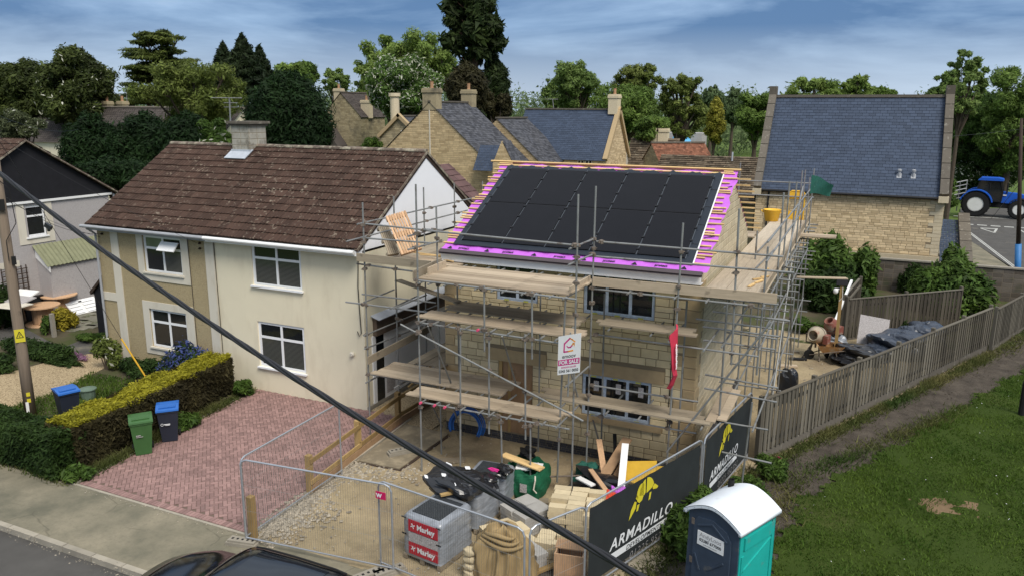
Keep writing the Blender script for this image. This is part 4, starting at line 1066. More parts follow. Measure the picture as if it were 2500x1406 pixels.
k = MB().prism([(half - .25, -.5, ev - .9), (half + .25, -.5, ev - .9), (half + .12, -.5, ev - .35), (half - .12, -.5, ev - .35)], (0, .3, 0)); k.tube((half, -.35, ev - .9), (half, -.35, .0), .05); k.build('rain_hopper', M['black_pvc'], MH)
# lower slate roof beyond it
l_ = atY(1216, 292, 38.2); l2 = atY(1390, 392, 38.2)
yq = min(np.arange(38.5, 52, .1), key=lambda y: abs(atY(1285, 293, y)[0] - l_[0])); l2 = atY(1385, 390, yq)
LH, lr = stone_house('lower house roof of worn grey slates behind the golden gable', 'stone_cottage', (l_[0], 38.0), l2[0] - l_[0], -.1, l2[2], l_[2], yq - 38.0, 0, 'mid_stone', 'old_slate')
# house with the ridge across and gable end to the right
r0, r1 = atY(1298, 268, 46), atY(1506, 268, 46); ap = atY(1510, 255, 46); ea_ = atY(1470, 390, 43.0)
H3, h3r = stone_house('stone house with clean blue slate roof, pale gable end and lattice window', 'stone_cottage', (ap[0], 46.0), 3.3, -.1, ea_[2], r1[2] - .1, ap[0] - r0[0] + .5, R(90), 'hall_stone', 'slate', coping=1)
q = r1
chimney(H3, 0, .35, q[2] - .4, q[2] + 1.25, 1.0, .8, 'gable_block', 1)
wq = atX(1530, 408, ap[0] + .02); 
window(H3, (wq[1] - 46.0 - .25, 0, wq[2]), UX, NY, .62, 1.25, [(.04, .03, .34, .97, None), (.34, .03, .66, .97, None), (.66, .03, .96, .97, None)], M['trim'], 'glass', proud=.08)
for px in (1418, 1437):
    q = atY(px, 405, 46 - 3.3)
    window(H3, (-3.3, (ap[0] - q[0]) + .3, q[2]), (0, -1, 0), (-1, 0, 0), .6, .45, [(.04, .05, .5, .95, None), (.5, .05, .96, .95, None)], M['trim'], 'glass', proud=.08)
q = atY(1437, 352, 44); k = MB().lathe([(.12, 0), (.12, .35), (.2, .38), (.2, .55), (.1, .6)], (-1.9, ap[0] - q[0], q[2] - .4), 8); k.build('roof_vent', M['lead'], H3)
# grey stone gable with a round chimney, left of the golden gable
g_ = atY(975, 287, 38); gl = atY(928, 333, 38)
DG, dr_ = stone_house('small weathered stone gable with curled kneelers beside a round chimney', 'stone_cottage', (g_[0], 38.0), (g_[0] - gl[0]), -.1, gl[2], g_[2], 5.0, 0, 'grey_stone', 'old_slate', coping=1)
q = atY(963, 228, 38.6); chimney(DG, q[0] - g_[0], .6, g_[2] - .9, q[2], .85, .85, 'gable_block', 0, True)
MB().box(.15, -.06, g_[2] - 1.35, .42, -.001, g_[2] - 1.1).build('light_box', M['white_paint'], DG)
# dull cottage with dark tiled roof and two chimneys
g_ = atY(832, 228, 52); gr_ = atY(880, 285, 52)
CT, cr_ = stone_house('tall plain stone cottage with dark tiled roof and two chimneys behind the dark conifer', 'stone_cottage', (g_[0], 52.0), 2.5, -.1, gr_[2], g_[2], 4.6, 0, 'grey_stone', 'dull_tile')
chimney(CT, -.55, .4, g_[2] - .8, g_[2] + .5, .9, .7, 'gable_block', 1)
chimney(CT, 2.2, 1.6, gr_[2] - .2, gr_[2] + 1.75, 1.1, .7, 'gable_block', 1)
q0, q1 = atY(852, 362, 50), atY(830, 330, 50)
k = MB().prism([(-1.9, -1.8, -.1), (.6, -1.8, -.1), (.6, -1.8, gr_[2] - 3.1), (-.8, -1.8, gr_[2] - 1.3), (-1.9, -1.8, gr_[2] - 1.3)], (0, 1.8, 0)); k.build('rear_wing', M['dull_tile'], CT)
# long dark roofed house on the left behind the conifers
a0, a1 = atY(15, 262, 34), atY(560, 268, 34); e0 = atY(100, 348, 30)
LR = thing('long_roof_house', 'house with a long dark tiled roof, two squat chimneys and aerials behind the conifers', 'house', (a0[0] + 8, 34, 0))
k = MB(); sl_ = math.hypot(4, a0[2] - e0[2]); v_ = unit((0, 4, a0[2] - e0[2]))
slates(k, (a0[0] - .3, 30, e0[2]), UX, v_, a1[0] - a0[0] + 2, sl_, .3, .26, .006, .02)
lr_ = k.build('roof', M['dull_tile'], LR)
MB().prism([(a0[0], 30.3, -.1), (a0[0], 30.3, e0[2]), (a0[0], 34, a0[2] - .05), (a0[0], 38, e0[2]), (a0[0], 38, -.1)], (a1[0] - a0[0] + 1.5, 0, 0)).build('wall', M['cream'], LR)
MB().path([(a0[0] - .3, 34, a0[2] + .05), (a1[0] + 1.7, 34, a0[2] + .05)], .14, 6).build('ridge', M['coping'], lr_)
for px in (263, 300):
    q = atY(px, 262, 34.3); chimney(LR, q[0], 34.3, a0[2] - .6, q[2] + .55, .75, .7, 'grey_stone', 1)
# old low outbuildings with stone slates
b0, b1 = atY(1628, 378, 40), atY(1850, 384, 40); e1 = atY(1700, 470, 37)
OB = thing('outbuilding', 'low old outbuilding with long mossy stone slate roof between the slate roofs', 'outbuilding', (b0[0] + 3, 39, 0))
k = MB(); v_ = unit((0, 4.0, b0[2] - e1[2] + .6)); sl_ = math.hypot(4.0, b0[2] - e1[2] + .6)
slates(k, (b0[0] - .4, 36, e1[2] - .6), UX, v_, b1[0] - b0[0] + 1.8, sl_, .42, .22, .03, .045); k.build('roof', M['stone_slate'], OB)
MB().prism([(b0[0], 36.3, -.1), (b0[0], 36.3, e1[2] - .6), (b0[0], 40, b0[2] - .1), (b0[0], 43.5, e1[2] - .6), (b0[0], 43.5, -.1)], (b1[0] - b0[0] + 1, 0, 0)).build('wall', M['grey_stone'], OB)
q = atY(1790, 383, 40); k = MB().tube((q[0], 39.6, q[2] - .4), (q[0], 39.6, q[2] + .35), .06); k.build('flue', M['lead'], OB)
g_ = atY(1592, 352, 44); gr_ = atY(1622, 374, 44)
RS, _ = stone_house('small old stone shed with sagging red clay tiled roof', 'stone_shed', (g_[0], 44.0), gr_[0] - g_[0] + .6, -.1, gr_[2] - .6, g_[2], 4.6, R(-52), 'grey_stone', 'red_tile', .2, .22, 'shed')
c0_, c1_ = atY(1560, 338, 50), atY(1660, 340, 50)
OC = thing('farm_roof', 'dark stone slated roof with two tall pale chimneys in front of the trees', 'house', (c0_[0] + 2, 51, 0))
k = MB(); slates(k, (c0_[0] - 1, 48, 2.6), UX, unit((0, 3, c0_[2] - 2.6)), c1_[0] - c0_[0] + .8, math.hypot(3, c0_[2] - 2.6), .45, .24, .03, .04); k.build('roof', M['stone_slate'], OC)
MB().prism([(c0_[0] - .8, 48.2, -.1), (c0_[0] - .8, 48.2, 2.6), (c0_[0] - .8, 51, c0_[2] - .08), (c0_[0] - .8, 53.5, 2.6), (c0_[0] - .8, 53.5, -.1)], (c1_[0] - c0_[0] + .4, 0, 0)).build('wall', M['grey_stone'], OC)
for px, w_ in ((1601, .6), (1620, .95)): q = atY(px, 314, 51); chimney(OC, q[0], 51, c0_[2] - 1, q[2], w_, .7, 'gable_block', 0)
# cottage with blue canopy among the trees
q = D(1655, 330, 120); CB = thing('garden_canopy', 'bright blue parasol and glazed garden room glimpsed under far trees', 'parasol', (q[0], q[1], 0))
k = MB().lathe([(1.6, q[2] - 1.0), (.9, q[2] + .2), (.1, q[2] + .8)], (q[0] + .5, q[1], 0), 10); M['parasol'] = plain('bright blue fabric', (.12, .42, .72), .8, .1); k.build('canopy', M['parasol'], CB)
MB().tube((q[0] + .5, q[1], 0), (q[0] + .5, q[1], q[2]), .08).build('pole', M['metal'], CB)
k = MB().prism([(q[0] - 4, q[1] + 1, 0), (q[0] + 3.5, q[1] + 1, 0), (q[0] + 3.5, q[1] + 1, q[2] + .3), (q[0] - 4, q[1] + 1, q[2] + .3)], (0, 4, 0)); k.build('garden_room', M['greydash'], CB)
# television aerials, each on its own mast
def aerial(px, pt, y, z0px, label, big=True):
    b, t_ = atY(px, z0px, y), atY(px - 3, pt, y); o = thing('tv_aerial', label, 'aerial', b)
    MB().tube(b, t_, .03, 6).build('mast', M['metal'], o)
    k = MB(); d = np.array([.9, .35, 0])
    k.tube(t_ - d * .7, t_ + d * .5, .018, 5)
    for i in range(7 if big else 5):
        c = t_ + d * (-.6 + i * .16); e = np.array([-.12, .3, .0]); k.tube(c - e, c + e, .011, 4)
    if big:
        for dz in (-.18, -.34): k.tube(t_ + np.array([-.3, 0, dz]), t_ + np.array([.3, .1, dz]), .014, 4)
    k.build('antenna', M['metal'], o)
aerial(563, 240, 3.9, 302, 'large television aerial on a tall mast by the pale chimney')
aerial(311, 214, 34.5, 262, 'thin television aerial standing between the two squat far chimneys and cedar', False)
aerial(260, 214, 34.6, 250, 'plain upright aerial mast over the left squat chimney', False)
aerial(1352, 243, 46, 266, 'thin aerial above the blue slate roof in front of tall light tree', False)
# ---------------------------------------------------------------- trees and hedges
M['bark'] = plain('bark', (.075, .058, .042), .95, .25, 4, bump=.4)
M['bark_red'] = plain('reddish bark', (.095, .055, .038), .95, .2, 4, bump=.4)
LM = {'oak': leafmat('dark oak leaf', (.034, .048, .012), (.085, .11, .028), .5), 'cedar': leafmat('cedar needle', (.03, .05, .013), (.13, .16, .035), .45), 'pine': leafmat('blackish pine needle', (.014, .026, .010), (.032, .05, .018), .5),
      'cypress': leafmat('dark cypress spray', (.008, .022, .006), (.02, .046, .012), .5, .7, .5), 'olive': leafmat('brownish young leaf', (.10, .135, .026), (.18, .215, .055), .5), 'spring': leafmat('light spring leaf', (.13, .20, .04), (.23, .31, .08), .45),
      'chestnut': leafmat('horse chestnut leaf', (.065, .12, .024), (.12, .20, .048), .5), 'seq': leafmat('dark redwood spray', (.020, .036, .010), (.048, .07, .02), .55), 'yew': leafmat('brown yew spray', (.035, .032, .014), (.06, .055, .022), .5),
      'mid': leafmat('mid green leaf', (.085, .145, .028), (.17, .25, .055), .5), 'ash': leafmat('ash leaf', (.10, .16, .038), (.20, .28, .08), .5), 'gold': leafmat('yellow green leaf', (.22, .22, .03), (.32, .30, .05), .4), 'poplar': leafmat('grey green poplar leaf', (.075, .12, .05), (.13, .18, .075), .4),
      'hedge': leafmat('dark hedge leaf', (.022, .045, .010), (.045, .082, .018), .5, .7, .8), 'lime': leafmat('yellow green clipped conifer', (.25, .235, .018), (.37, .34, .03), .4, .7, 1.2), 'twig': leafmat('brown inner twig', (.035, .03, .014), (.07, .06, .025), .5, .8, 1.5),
      'shrub': leafmat('shrub leaf', (.045, .088, .016), (.10, .165, .03), .5, .6, .9), 'far': leafmat('distant wood leaf', (.095, .14, .06), (.16, .21, .095), .35, .8, .03)}
LM['willow'] = leafmat('grey willow leaf', (.06, .075, .035), (.11, .13, .06), .5); LM['white'] = leafmat('white blossom', (.55, .55, .42), (.7, .7, .6), .2); LM['blue'] = leafmat('blue ceanothus flower', (.05, .07, .2), (.09, .12, .3), .35, .8, 3); LM['redfl'] = leafmat('crimson flower', (.35, .03, .09), (.5, .06, .16), .3, .8, 3); LM['yellow'] = leafmat('yellow shrub leaf', (.25, .21, .02), (.4, .33, .04), .35, .8, 2); LM['pinkfl'] = leafmat('mauve heather flower', (.25, .12, .22), (.35, .2, .3), .4, .8, 3)
def fill(blobs, n, size, asp=1.6, shell=.55, up=.35, stray=.16):
    """leaf faces through a set of ellipsoids (x,y,z,rx,ry,rz)"""
    B = np.array(blobs, float); wt = (B[:, 3] * B[:, 4] * B[:, 5]) ** .67; idx = rng.choice(len(B), n, p=wt / wt.sum())
    d = rdir(n); rad = shell + (1.03 - shell) * rng.random(n) ** .7; rad *= 1 + .13 * np.sin(d[:, 0] * 7 + idx) * np.sin(d[:, 2] * 6 + idx * 2.1) + rng.normal(0, .10, n) + stray * (rng.random(n) < .08)
    C = B[idx, :3] + d * B[idx, 3:] * rad[:, None]
    N = d / B[idx, 3:]; N = N / np.linalg.norm(N, axis=1, keepdims=True) + rng.normal(0, .55, (n, 3)); N[:, 2] += up
    return cards(C, N, size, asp)
def limbs(mb, base, blobs, r0, zf=.35, k=9, seedtop=None):
    top = max(b[2] for b in blobs); base = V3(base); zc = base[2] + (top - base[2]) * zf
    ax = np.array([np.mean([b[0] for b in blobs]), np.mean([b[1] for b in blobs]), 0])
    tp = np.array([ax[0] * .6 + base[0] * .4, ax[1] * .6 + base[1] * .4, top * .82 + base[2] * .18])
    mb.path([base - (0, 0, .3), base + (0, 0, .3), base * .6 + np.array([tp[0], tp[1], 0]) * .4 + np.array([0, 0, zc - base[2] * .6]), tp], [r0 * 1.35, r0, r0 * .72, r0 * .15], 8)
    for b in random.sample(list(blobs), min(k + len(blobs) // 4, len(blobs))):
        s = base * .6 + np.array([tp[0], tp[1], 0]) * .4; s = np.array([s[0], s[1], zc + (b[2] - zc) * random.uniform(.05, .4)]); e = V3(b[:3])
        m_ = (s + e) / 2 + np.array([0, 0, .06 * np.linalg.norm(e - s)]); mb.path([s, m_, e], [r0 * .42, r0 * .26, r0 * .08], 6)
        for q in range(3):
            f_ = e + rdir(1)[0] * np.array(b[3:6]) * .85; mb.path([m_ * .3 + e * .7, f_], [r0 * .13, r0 * .04], 5)
    return mb
def crown(kind, w, zb, zt, K, rr, open_=False):
    h = zt - zb; out = []
    if kind == 'round':
        if open_: K, rr = int(K * 3), rr * .56
        else: K, rr = int(K * 1.8), rr * .74
        for i in range(K):
            d = rdir(1)[0]; f = rng.uniform(.45, .95 if open_ else .88); zz = (zb + zt) / 2 + d[2] * f * h * .5; r = w * rr * rng.uniform(.7, 1.25)
            out.append((d[0] * f * w * .5, d[1] * f * w * .5, min(zz, zt - r * .75), r, r, r * rng.uniform(.65, .9)))
    elif kind == 'cone':
        for i in range(K):
            t = (i + .5) / K; z = zb + t * h; R_ = w * .5 * (1 - t) ** .8 + .1; a = i * 2.4
            r = max(.25, R_ * rng.uniform(.45, .6)); out.append((math.cos(a) * (R_ - r * .8), math.sin(a) * (R_ - r * .8), z, r, r, max(.5, h / K * 2.2)))
    elif kind == 'egg':
        for i in range(K):
            t = (i + .5) / K; z = zb + t * h; R_ = w * .5 * math.sin(math.pi * min(.97, .17 + t * .80)) ** .7; a = i * 2.4 + rng.uniform(-.4, .4)
            r = max(.4, R_ * rng.uniform(.42, .6)); out.append((math.cos(a) * (R_ - r * .75), math.sin(a) * (R_ - r * .75), min(z, zt - .4 * r), r, r, max(.6, r * .9)))
    elif kind == 'flat':
        nl = 11
        for i in range(nl):
            t = i / (nl - 1); z = zb + t * h * .97; R_ = w * .5 * (1 - .55 * t ** 2.2) * rng.uniform(.8, 1.0); m_ = 12 if i < nl - 1 else 6
            for j in range(m_):
                a = j * 6.283 / m_ + rng.uniform(-.5, .5) + i; f = R_ * rng.uniform(.3, 1.05) * .75; r = R_ * rng.uniform(.2, .42)
                out.append((math.cos(a) * f, math.sin(a) * f, z + rng.normal(0, 1) * h * .055, r, r, h * .026))
    return out
def tree(name, label, px, pt, wpx, dep, shape, lk, n, leaf, pb=None, K=22, rr=.2, r0=.35, asp=1.6, shell=.55, zf=.35, group=None, cat='tree', blossom=None, bark='bark', up=.35, dy=1.0, squash=None, parts=True):
    b = D(px, 270, dep); zt = D(px, pt, dep)[2]; w = wpx * dep / FPX; zb = D(px, pb, dep)[2] if pb else zt * .25; zb = max(.3, zb)
    o = thing(name, label, cat, (b[0], b[1], 0), 0, group); local(o)
    bl = crown(shape, w, zb, zt, K, rr, lk in ('spring', 'olive', 'ash'))
    ex = max(max(abs(q[0]) + q[3], abs(q[1]) + q[4]) for q in bl); kx = w * .5 / ex * 1.04; zc = max(q[2] + q[5] for q in bl); kz = (zt - zb) / max(.1, zc - zb)
    bl = [(x * kx, y * kx, zb + (z - zb) * kz, a * kx, c * kx, e * kz) for x, y, z, a, c, e in bl]
    if dy != 1: bl = [(x, y * dy, z, a, c, e) for x, y, z, a, c, e in bl]
    V, F = fill(bl, int(n * (2.5 if lk in ('spring', 'olive', 'ash') else 3.5)), leaf * .43, asp, shell, up, .14 if dep < 70 else .04)
    np_mesh('crown', V, F, LM[lk], o)
    limbs(MB(), (0, 0, 0), bl, r0, zf).build('trunk', M[bark], o)
    if blossom:
        V, F = fill([(x, y, z, a * 1.06, c * 1.06, e * 1.08) for x, y, z, a, c, e in bl], int(blossom[1] * 1.7), blossom[2] * .62, 1.9, .93, .2, 0); np_mesh('blossom', V, F, LM[blossom[0]], o)
    return o
GT = 'trees behind the village houses'
# left skyline
tree('oak_tree', 'broad dark round-headed tree, largest on the left skyline, pale blossom on top', 190, 112, 200, 74, 'round', 'oak', 17000, .26, 330, 46, .17, .5, blossom=('white', 500, .13), group=GT)
tree('oak_tree', 'dark bushy tree at the far left edge of the skyline', 60, 142, 190, 78, 'round', 'oak', 13000, .27, 330, 38, .18, .45, group=GT)
tree('oak_tree', 'small dark tree low at the left frame edge behind the long roof', 10, 158, 120, 84, 'round', 'oak', 7000, .28, 320, 26, .2, .4, group=GT)
tree('cedar_tree', 'spreading cedar with flat layered branches on the left skyline', 400, 76, 255, 88, 'flat', 'cedar', 15000, .24, 262, 1, 1, .6, 2.2, .2, group=GT, up=1.2)
tree('pine_tree', 'dark pointed conifer right of the cedar with the taller spire', 603, 84, 150, 92, 'cone', 'pine', 11000, .27, 240, 46, 1, .4, 2.0, .4, group=GT, zf=.6)
tree('pine_tree', 'dark pointed conifer between the cedar and the taller spire', 556, 104, 110, 94, 'cone', 'pine', 7000, .27, 230, 40, 1, .4, 2.0, .4, group=GT, zf=.6)
tree('pine_tree', 'dark pointed conifer on the right flank of the taller spire', 642, 112, 100, 95, 'cone', 'pine', 6000, .27, 230, 36, 1, .35, 2.0, .4, group=GT, zf=.6)
tree('thorn_tree', 'broad brownish green twiggy tree in front of the cedar', 470, 142, 255, 62, 'round', 'olive', 15000, .17, 320, 34, .17, .4, shell=.35, group=GT)
tree('leafy_tree', 'bright leafed tree peeping over the big dark conifer', 728, 152, 105, 80, 'round', 'mid', 5000, .26, 215, 18, .2, .3, group=GT)
tree('airy_tree', 'thin airy tree standing over the dull cottage roof', 826, 168, 74, 105, 'round', 'ash', 2600, .28, 240, 16, .17, .28, shell=.3, group=GT)
tree('cypress_tree', 'massive dark green cypress in front of the skyline beside pale chimney', 706, 168, 215, 47, 'egg', 'cypress', 21000, .155, 395, 52, 1, .4, 2.1, .5, group=GT, zf=.6)
tree('airy_tree', 'tall light green airy tree left of the giant redwood, the taller of two', 1035, 76, 185, 102, 'round', 'spring', 10000, .27, 230, 30, .17, .45, shell=.35, group=GT)
tree('airy_tree', 'tall light green airy tree behind the white flowering chestnut, lower of two', 950, 88, 165, 108, 'round', 'spring', 8000, .28, 240, 26, .17, .4, shell=.3, group=GT)
tree('leafy_tree', 'yellow green rounded tree at left foot of the flowering chestnut', 900, 160, 70, 100, 'round', 'spring', 3500, .28, 260, 18, .2, .3, group=GT)
tree('chestnut_tree', 'horse chestnut covered with white flower candles behind the cottages', 985, 136, 200, 78, 'round', 'chestnut', 14000, .24, 295, 40, .17, .5, blossom=('white', 3600, .125), group=GT)
# the giant redwood: a bare trunk showing between two masses
def redwood():
    dep = 86; b = D(1152, 270, dep); o = thing('redwood_tree', 'giant dark redwood towering above everything, trunk showing through its crown', 'tree', (b[0], b[1], 0), 0, GT); local(o)
    s = dep / FPX; bl = []
    Z = lambda p: D(1152, p, dep)[2]
    prof = [(-18, 20), (5, 44), (30, 60), (55, 66), (80, 68), (100, 66), (128, 44), (150, 30), (175, 40), (200, 46), (230, 44), (262, 40)]
    for p, hw in prof:
        for q in range(9 if p < 105 else 5):
            a = rng.uniform(0, 6.28); f = rng.uniform(.5, .86); r = hw * s * rng.uniform(.26, .4); bl.append((math.cos(a) * hw * s * f, math.sin(a) * hw * s * f, Z(p) + rng.uniform(-.4, .4), r, r, r * .8))
    V, F = fill(bl, 17000, .25, 1.9, .4, .1); np_mesh('crown', V, F, LM['seq'], o)
    k = MB().path([(0, 0, -.2), (0, 0, 2), (.1, 0, Z(150)), (.1, 0, Z(0))], [1.1, .85, .62, .12], 10)
    for i in range(40):
        a = rng.uniform(0, 6.28); z = rng.uniform(Z(230), Z(10)); L_ = rng.uniform(1.2, 2.6); k.path([(0, 0, z), (math.cos(a) * L_ * .6, math.sin(a) * L_ * .6, z - .1), (math.cos(a) * L_, math.sin(a) * L_, z + .35)], [.14, .09, .03], 5)
    k.build('trunk', M['bark_red'], o)
redwood()
tree('conifer_tree', 'dark ragged conifer leaning against the right side of the redwood', 1206, 132, 82, 88, 'egg', 'seq', 8500, .25, 285, 30, 1, .4, 1.9, .45, group=GT)
tree('yew_tree', 'brown drooping conifer in front of the redwood foot', 1140, 152, 105, 74, 'egg', 'yew', 8000, .2, 262, 28, 1, .35, 2.2, .4, group=GT)
tree('yew_tree', 'low dark brown tree right of the redwood behind the golden house roof', 1212, 225, 80, 76, 'round', 'yew', 3500, .2, 290, 16, .2, .3, group=GT)
# middle skyline
tree('leafy_tree', 'light round tree left of centre behind the blue slate roofed house', 1405, 150, 140, 96, 'round', 'ash', 8500, .25, 275, 30, .17, .4, shell=.35, group=GT)
tree('leafy_tree', 'small pale tree beside the light round tree, low over the slate roof', 1352, 190, 70, 104, 'round', 'ash', 2600, .27, 280, 16, .2, .25, shell=.35, group=GT)
tree('airy_tree', 'open crowned tree with visible branches right of the light round tree', 1556, 156, 125, 92, 'round', 'olive', 5200, .22, 250, 24, .16, .4, shell=.3, group=GT)
tree('leafy_tree', 'dense green tree in front of the open crowned tree behind slender chimney', 1530, 205, 190, 88, 'round', 'mid', 9000, .24, 330, 30, .17, .4, group=GT)
tree('airy_tree', 'spreading tree with dark branches in the middle of the right skyline', 1662, 182, 130, 84, 'round', 'olive', 8500, .21, 345, 30, .16, .45, shell=.4, group=GT)
tree('leafy_tree', 'low bushy green tree above the old stone sheds', 1590, 282, 90, 70, 'round', 'mid', 4500, .2, 345, 18, .2, .3, group=GT)
tree('poplar_tree', 'grey green poplar clump left of the yellow tree', 1738, 208, 75, 150, 'egg', 'poplar', 3500, .4, 300, 22, 1, .4, group=GT)
tree('poplar_tree', 'grey green poplar clump right of the yellow tree', 1790, 214, 58, 158, 'egg', 'poplar', 2600, .4, 300, 18, 1, .4, group=GT)
tree('birch_tree', 'slim yellow green tree standing out against the dark wood', 1747, 236, 52, 100, 'egg', 'gold', 3200, .24, 345, 20, 1, .25, group=GT)
tree('leafy_tree', 'dense green tree just left of the stone hall', 1850, 224, 120, 96, 'round', 'mid', 7500, .26, 345, 26, .18, .4, group=GT)
tree('airy_tree', 'bright tree rising left over the hall ridge', 1985, 188, 150, 84, 'round', 'spring', 5500, .23, 270, 24, .17, .4, shell=.4, group=GT, dy=.7)
tree('airy_tree', 'bright tree rising in the middle over the hall ridge', 2090, 184, 110, 84, 'round', 'spring', 4500, .23, 270, 22, .17, .4, shell=.4, group=GT, dy=.7)
tree('leafy_tree', 'low bright tree at the right over the hall ridge', 2150, 212, 70, 86, 'round', 'mid', 2400, .23, 270, 16, .2, .3, shell=.4, group=GT, dy=.7)
tree('ash_tree', 'tall windblown ash beside the right hall gable', 2345, 122, 115, 62, 'round', 'ash', 6600, .19, 300, 26, .15, .2, shell=.3, group=GT, zf=.5)
tree('ash_tree', 'smaller windblown ash just above the right hall coping', 2290, 182, 70, 58, 'round', 'ash', 3300, .18, 300, 20, .16, .22, shell=.35, group=GT)
tree('leafy_tree', 'big green tree at the right edge of the photo', 2480, 162, 175, 80, 'round', 'mid', 15000, .2, 440, 44, .17, .4, group=GT)
tree('leafy_tree', 'dark leafy tree behind the right hall gable', 2375, 220, 130, 86, 'round', 'chestnut', 12000, .21, 500, 40, .18, .4, group=GT)
tree('leafy_tree', 'dark undergrowth tree over the blue tractor', 2450, 300, 200, 84, 'round', 'hedge', 10500, .21, 520, 34, .19, .35, group=GT)
tree('hawthorn_tree', 'hawthorn in white blossom behind the blue tractor', 2425, 382, 170, 84, 'round', 'hedge', 6000, .19, 500, 24, .19, .25, group=GT, blossom=('white', 1500, .10))
tree('shrub', 'light green bush by the gate left of the tractor', 2340, 440, 60, 70, 'round', 'shrub', 2500, .14, 530, 12, .22, .12, cat='shrub')
# far wood and field hedges, one mass
wb = []
for i in range(300):
    a_ = R(-66 + i * 94 / 299); dd = random.uniform(170, 330); h = random.uniform(12, 18) * (1.0 if dd < 250 else 1.15)
    wb.append((CAM[0] + math.sin(a_) * dd, CAM[1] + math.cos(a_) * dd, h * .42, random.uniform(4, 8), random.uniform(4, 7), h * .5 * random.uniform(.75, 1.1)))
V, F = fill(wb, 130000, .36, 1.3, .7, .3, 0)
tag(np_mesh('far_wood', V, F, LM['far']), 'continuous belt of distant green woodland along the horizon', 'woodland', kind='stuff')
# conifer hedge and shrubs between the houses at left
tree('leylandii_tree', 'dark overgrown conifer left of the semi-detached house, leftmost clump', 215, 272, 165, 50, 'egg', 'cypress', 9000, .15, 450, 26, 1, .25, 2.1, .5, cat='tree')
tree('leylandii_tree', 'dark overgrown conifer directly behind the left roof slope', 345, 268, 190, 50, 'egg', 'cypress', 11000, .15, 450, 28, 1, .25, 2.1, .5, cat='tree')
tree('leylandii_tree', 'dark overgrown conifer between the roof slope and the flowering elder', 455, 270, 150, 49, 'egg', 'cypress', 8000, .15, 400, 24, 1, .25, 2.1, .5, cat='tree')
tree('elder_bush', 'bright green elder with white flower heads left of the pale chimney', 520, 288, 100, 44, 'round', 'shrub', 5000, .14, 400, 18, .2, .15, cat='shrub', blossom=('white', 60, .16))
tree('willow_bush', 'pale grey green bush at the left edge behind the black gable', 42, 266, 110, 50, 'round', 'willow', 5500, .13, 350, 22, .2, .2, cat='shrub', blossom=('white', 150, .07))
tree('shrub', 'dark shrubs below the conifers behind the two left houses', 270, 385, 200, 42, 'round', 'cypress', 6500, .13, 480, 20, .2, .15, cat='shrub')
tree('climber', 'green climber at the foot of the plain stone cottage', 905, 335, 60, 66, 'round', 'shrub', 2600, .13, 372, 12, .22, .1, cat='shrub')
# shrubs inside the plot's far corner
def bush(name, label, c, rx, ry, h, lk, n, leaf, K=14, cat='shrub', blossom=None, group=None, rot=0, shell=.5, z0=0.0):
    o = thing(name, label, cat, (c[0], c[1], z0), rot, group); local(o); bl = []
    for i in range(K):
        a = rng.uniform(0, 6.28); f = math.sqrt(rng.random()) * .75; r = rng.uniform(.28, .42)
        zz = h * rng.uniform(.25, .78) * (1 - .35 * f); bl.append((math.cos(a) * f * rx, math.sin(a) * f * ry, zz, rx * r, ry * r, h * .25))
    V, F = fill(bl, int(n * 1.7), leaf * .7, 1.7, shell, .5); V[:, 2] = np.maximum(V[:, 2], .01); np_mesh('foliage', V, F, LM[lk], o)
    k = MB()
    for b in bl[:8]: k.path([(b[0] * .15, b[1] * .15, -.02), (b[0] * .6, b[1] * .6, b[2] * .5), (b[0], b[1], b[2])], [.03 * max(1, h / 2), .02, .008], 5)
    k.build('stem', M['bark'], o)
    if blossom:
        V, F = fill([(x, y, z, a * 1.06, b_ * 1.06, e * 1.08) for x, y, z, a, b_, e in bl], blossom[1], blossom[2], 1.3, .93, .3); np_mesh('blossom', V, F, LM[blossom[0]], o)
    return o
q = G(2015, 800); bush('laurel_bush', 'large leafy laurel bush against the hall wall left of the camera post', (12.2, 22.6), 1.5, 1.2, 3.7, 'shrub', 6500, .13, 22)
bush('laurel_bush', 'leafy laurel bush right of the camera post before the hall wall', (13.9, 23.6), .9, .8, 3.3, 'shrub', 2600, .12, 14)
bush('dark_bush', 'dark shaded bush behind the red mixer', (12.6, 20.6), 1.6, 1.2, 2.2, 'hedge', 4500, .12, 16)
bush('hazel_bush', 'big dark hazel bush over the long fence corner', (17.9, 22.4), 1.9, 1.3, 2.9, 'shrub', 6500, .12, 22)
bush('hazel_bush', 'upright green bush by the end of the hall roof lean-to', (17.8, 24.2), .9, .8, 3.3, 'shrub', 2600, .12, 14)
bush('ivy_bush', 'ivy growing low on the dark block wall', (16.9, 25.8), .9, .3, 2.0, 'hedge', 2200, .09, 12)
bush('ivy_bush', 'ivy strand on the block wall left of the hazel', (16.1, 25.9), .35, .25, 1.5, 'hedge', 900, .09, 8)
bush('fern_bush', 'small fern like plant growing behind the tarpaulin heap', G(2195, 810)[:2], .5, .4, .75, 'hedge', 700, .08, 8)
bush('weed_bush', 'leafy weeds under the scaffold beside the cement mixer', (12.2, 15.6), .9, .6, .8, 'shrub', 1300, .09, 9)
bush('valerian_plant', 'bushy green plant along the foot of the near site banner', (10.85, -3.25), .5, 1.15, 1.15, 'shrub', 6500, .06, 22)
bush('valerian_plant', 'green plant with few red flowers at the banner corner near the cable', (9.95, -7.0), .55, .5, .6, 'shrub', 2600, .055, 12, blossom=('redfl', 30, .04))
bush('valerian_plant', 'low green plant under the far site banner beside the toilet roof', (11.75, -.9), .5, .75, .6, 'shrub', 2200, .055, 12, blossom=('redfl', 16, .04))
bush('valerian_plant', 'leafy plant at the near end of the board fence', (12.15, .55), .45, .4, .75, 'shrub', 1700, .055, 10)
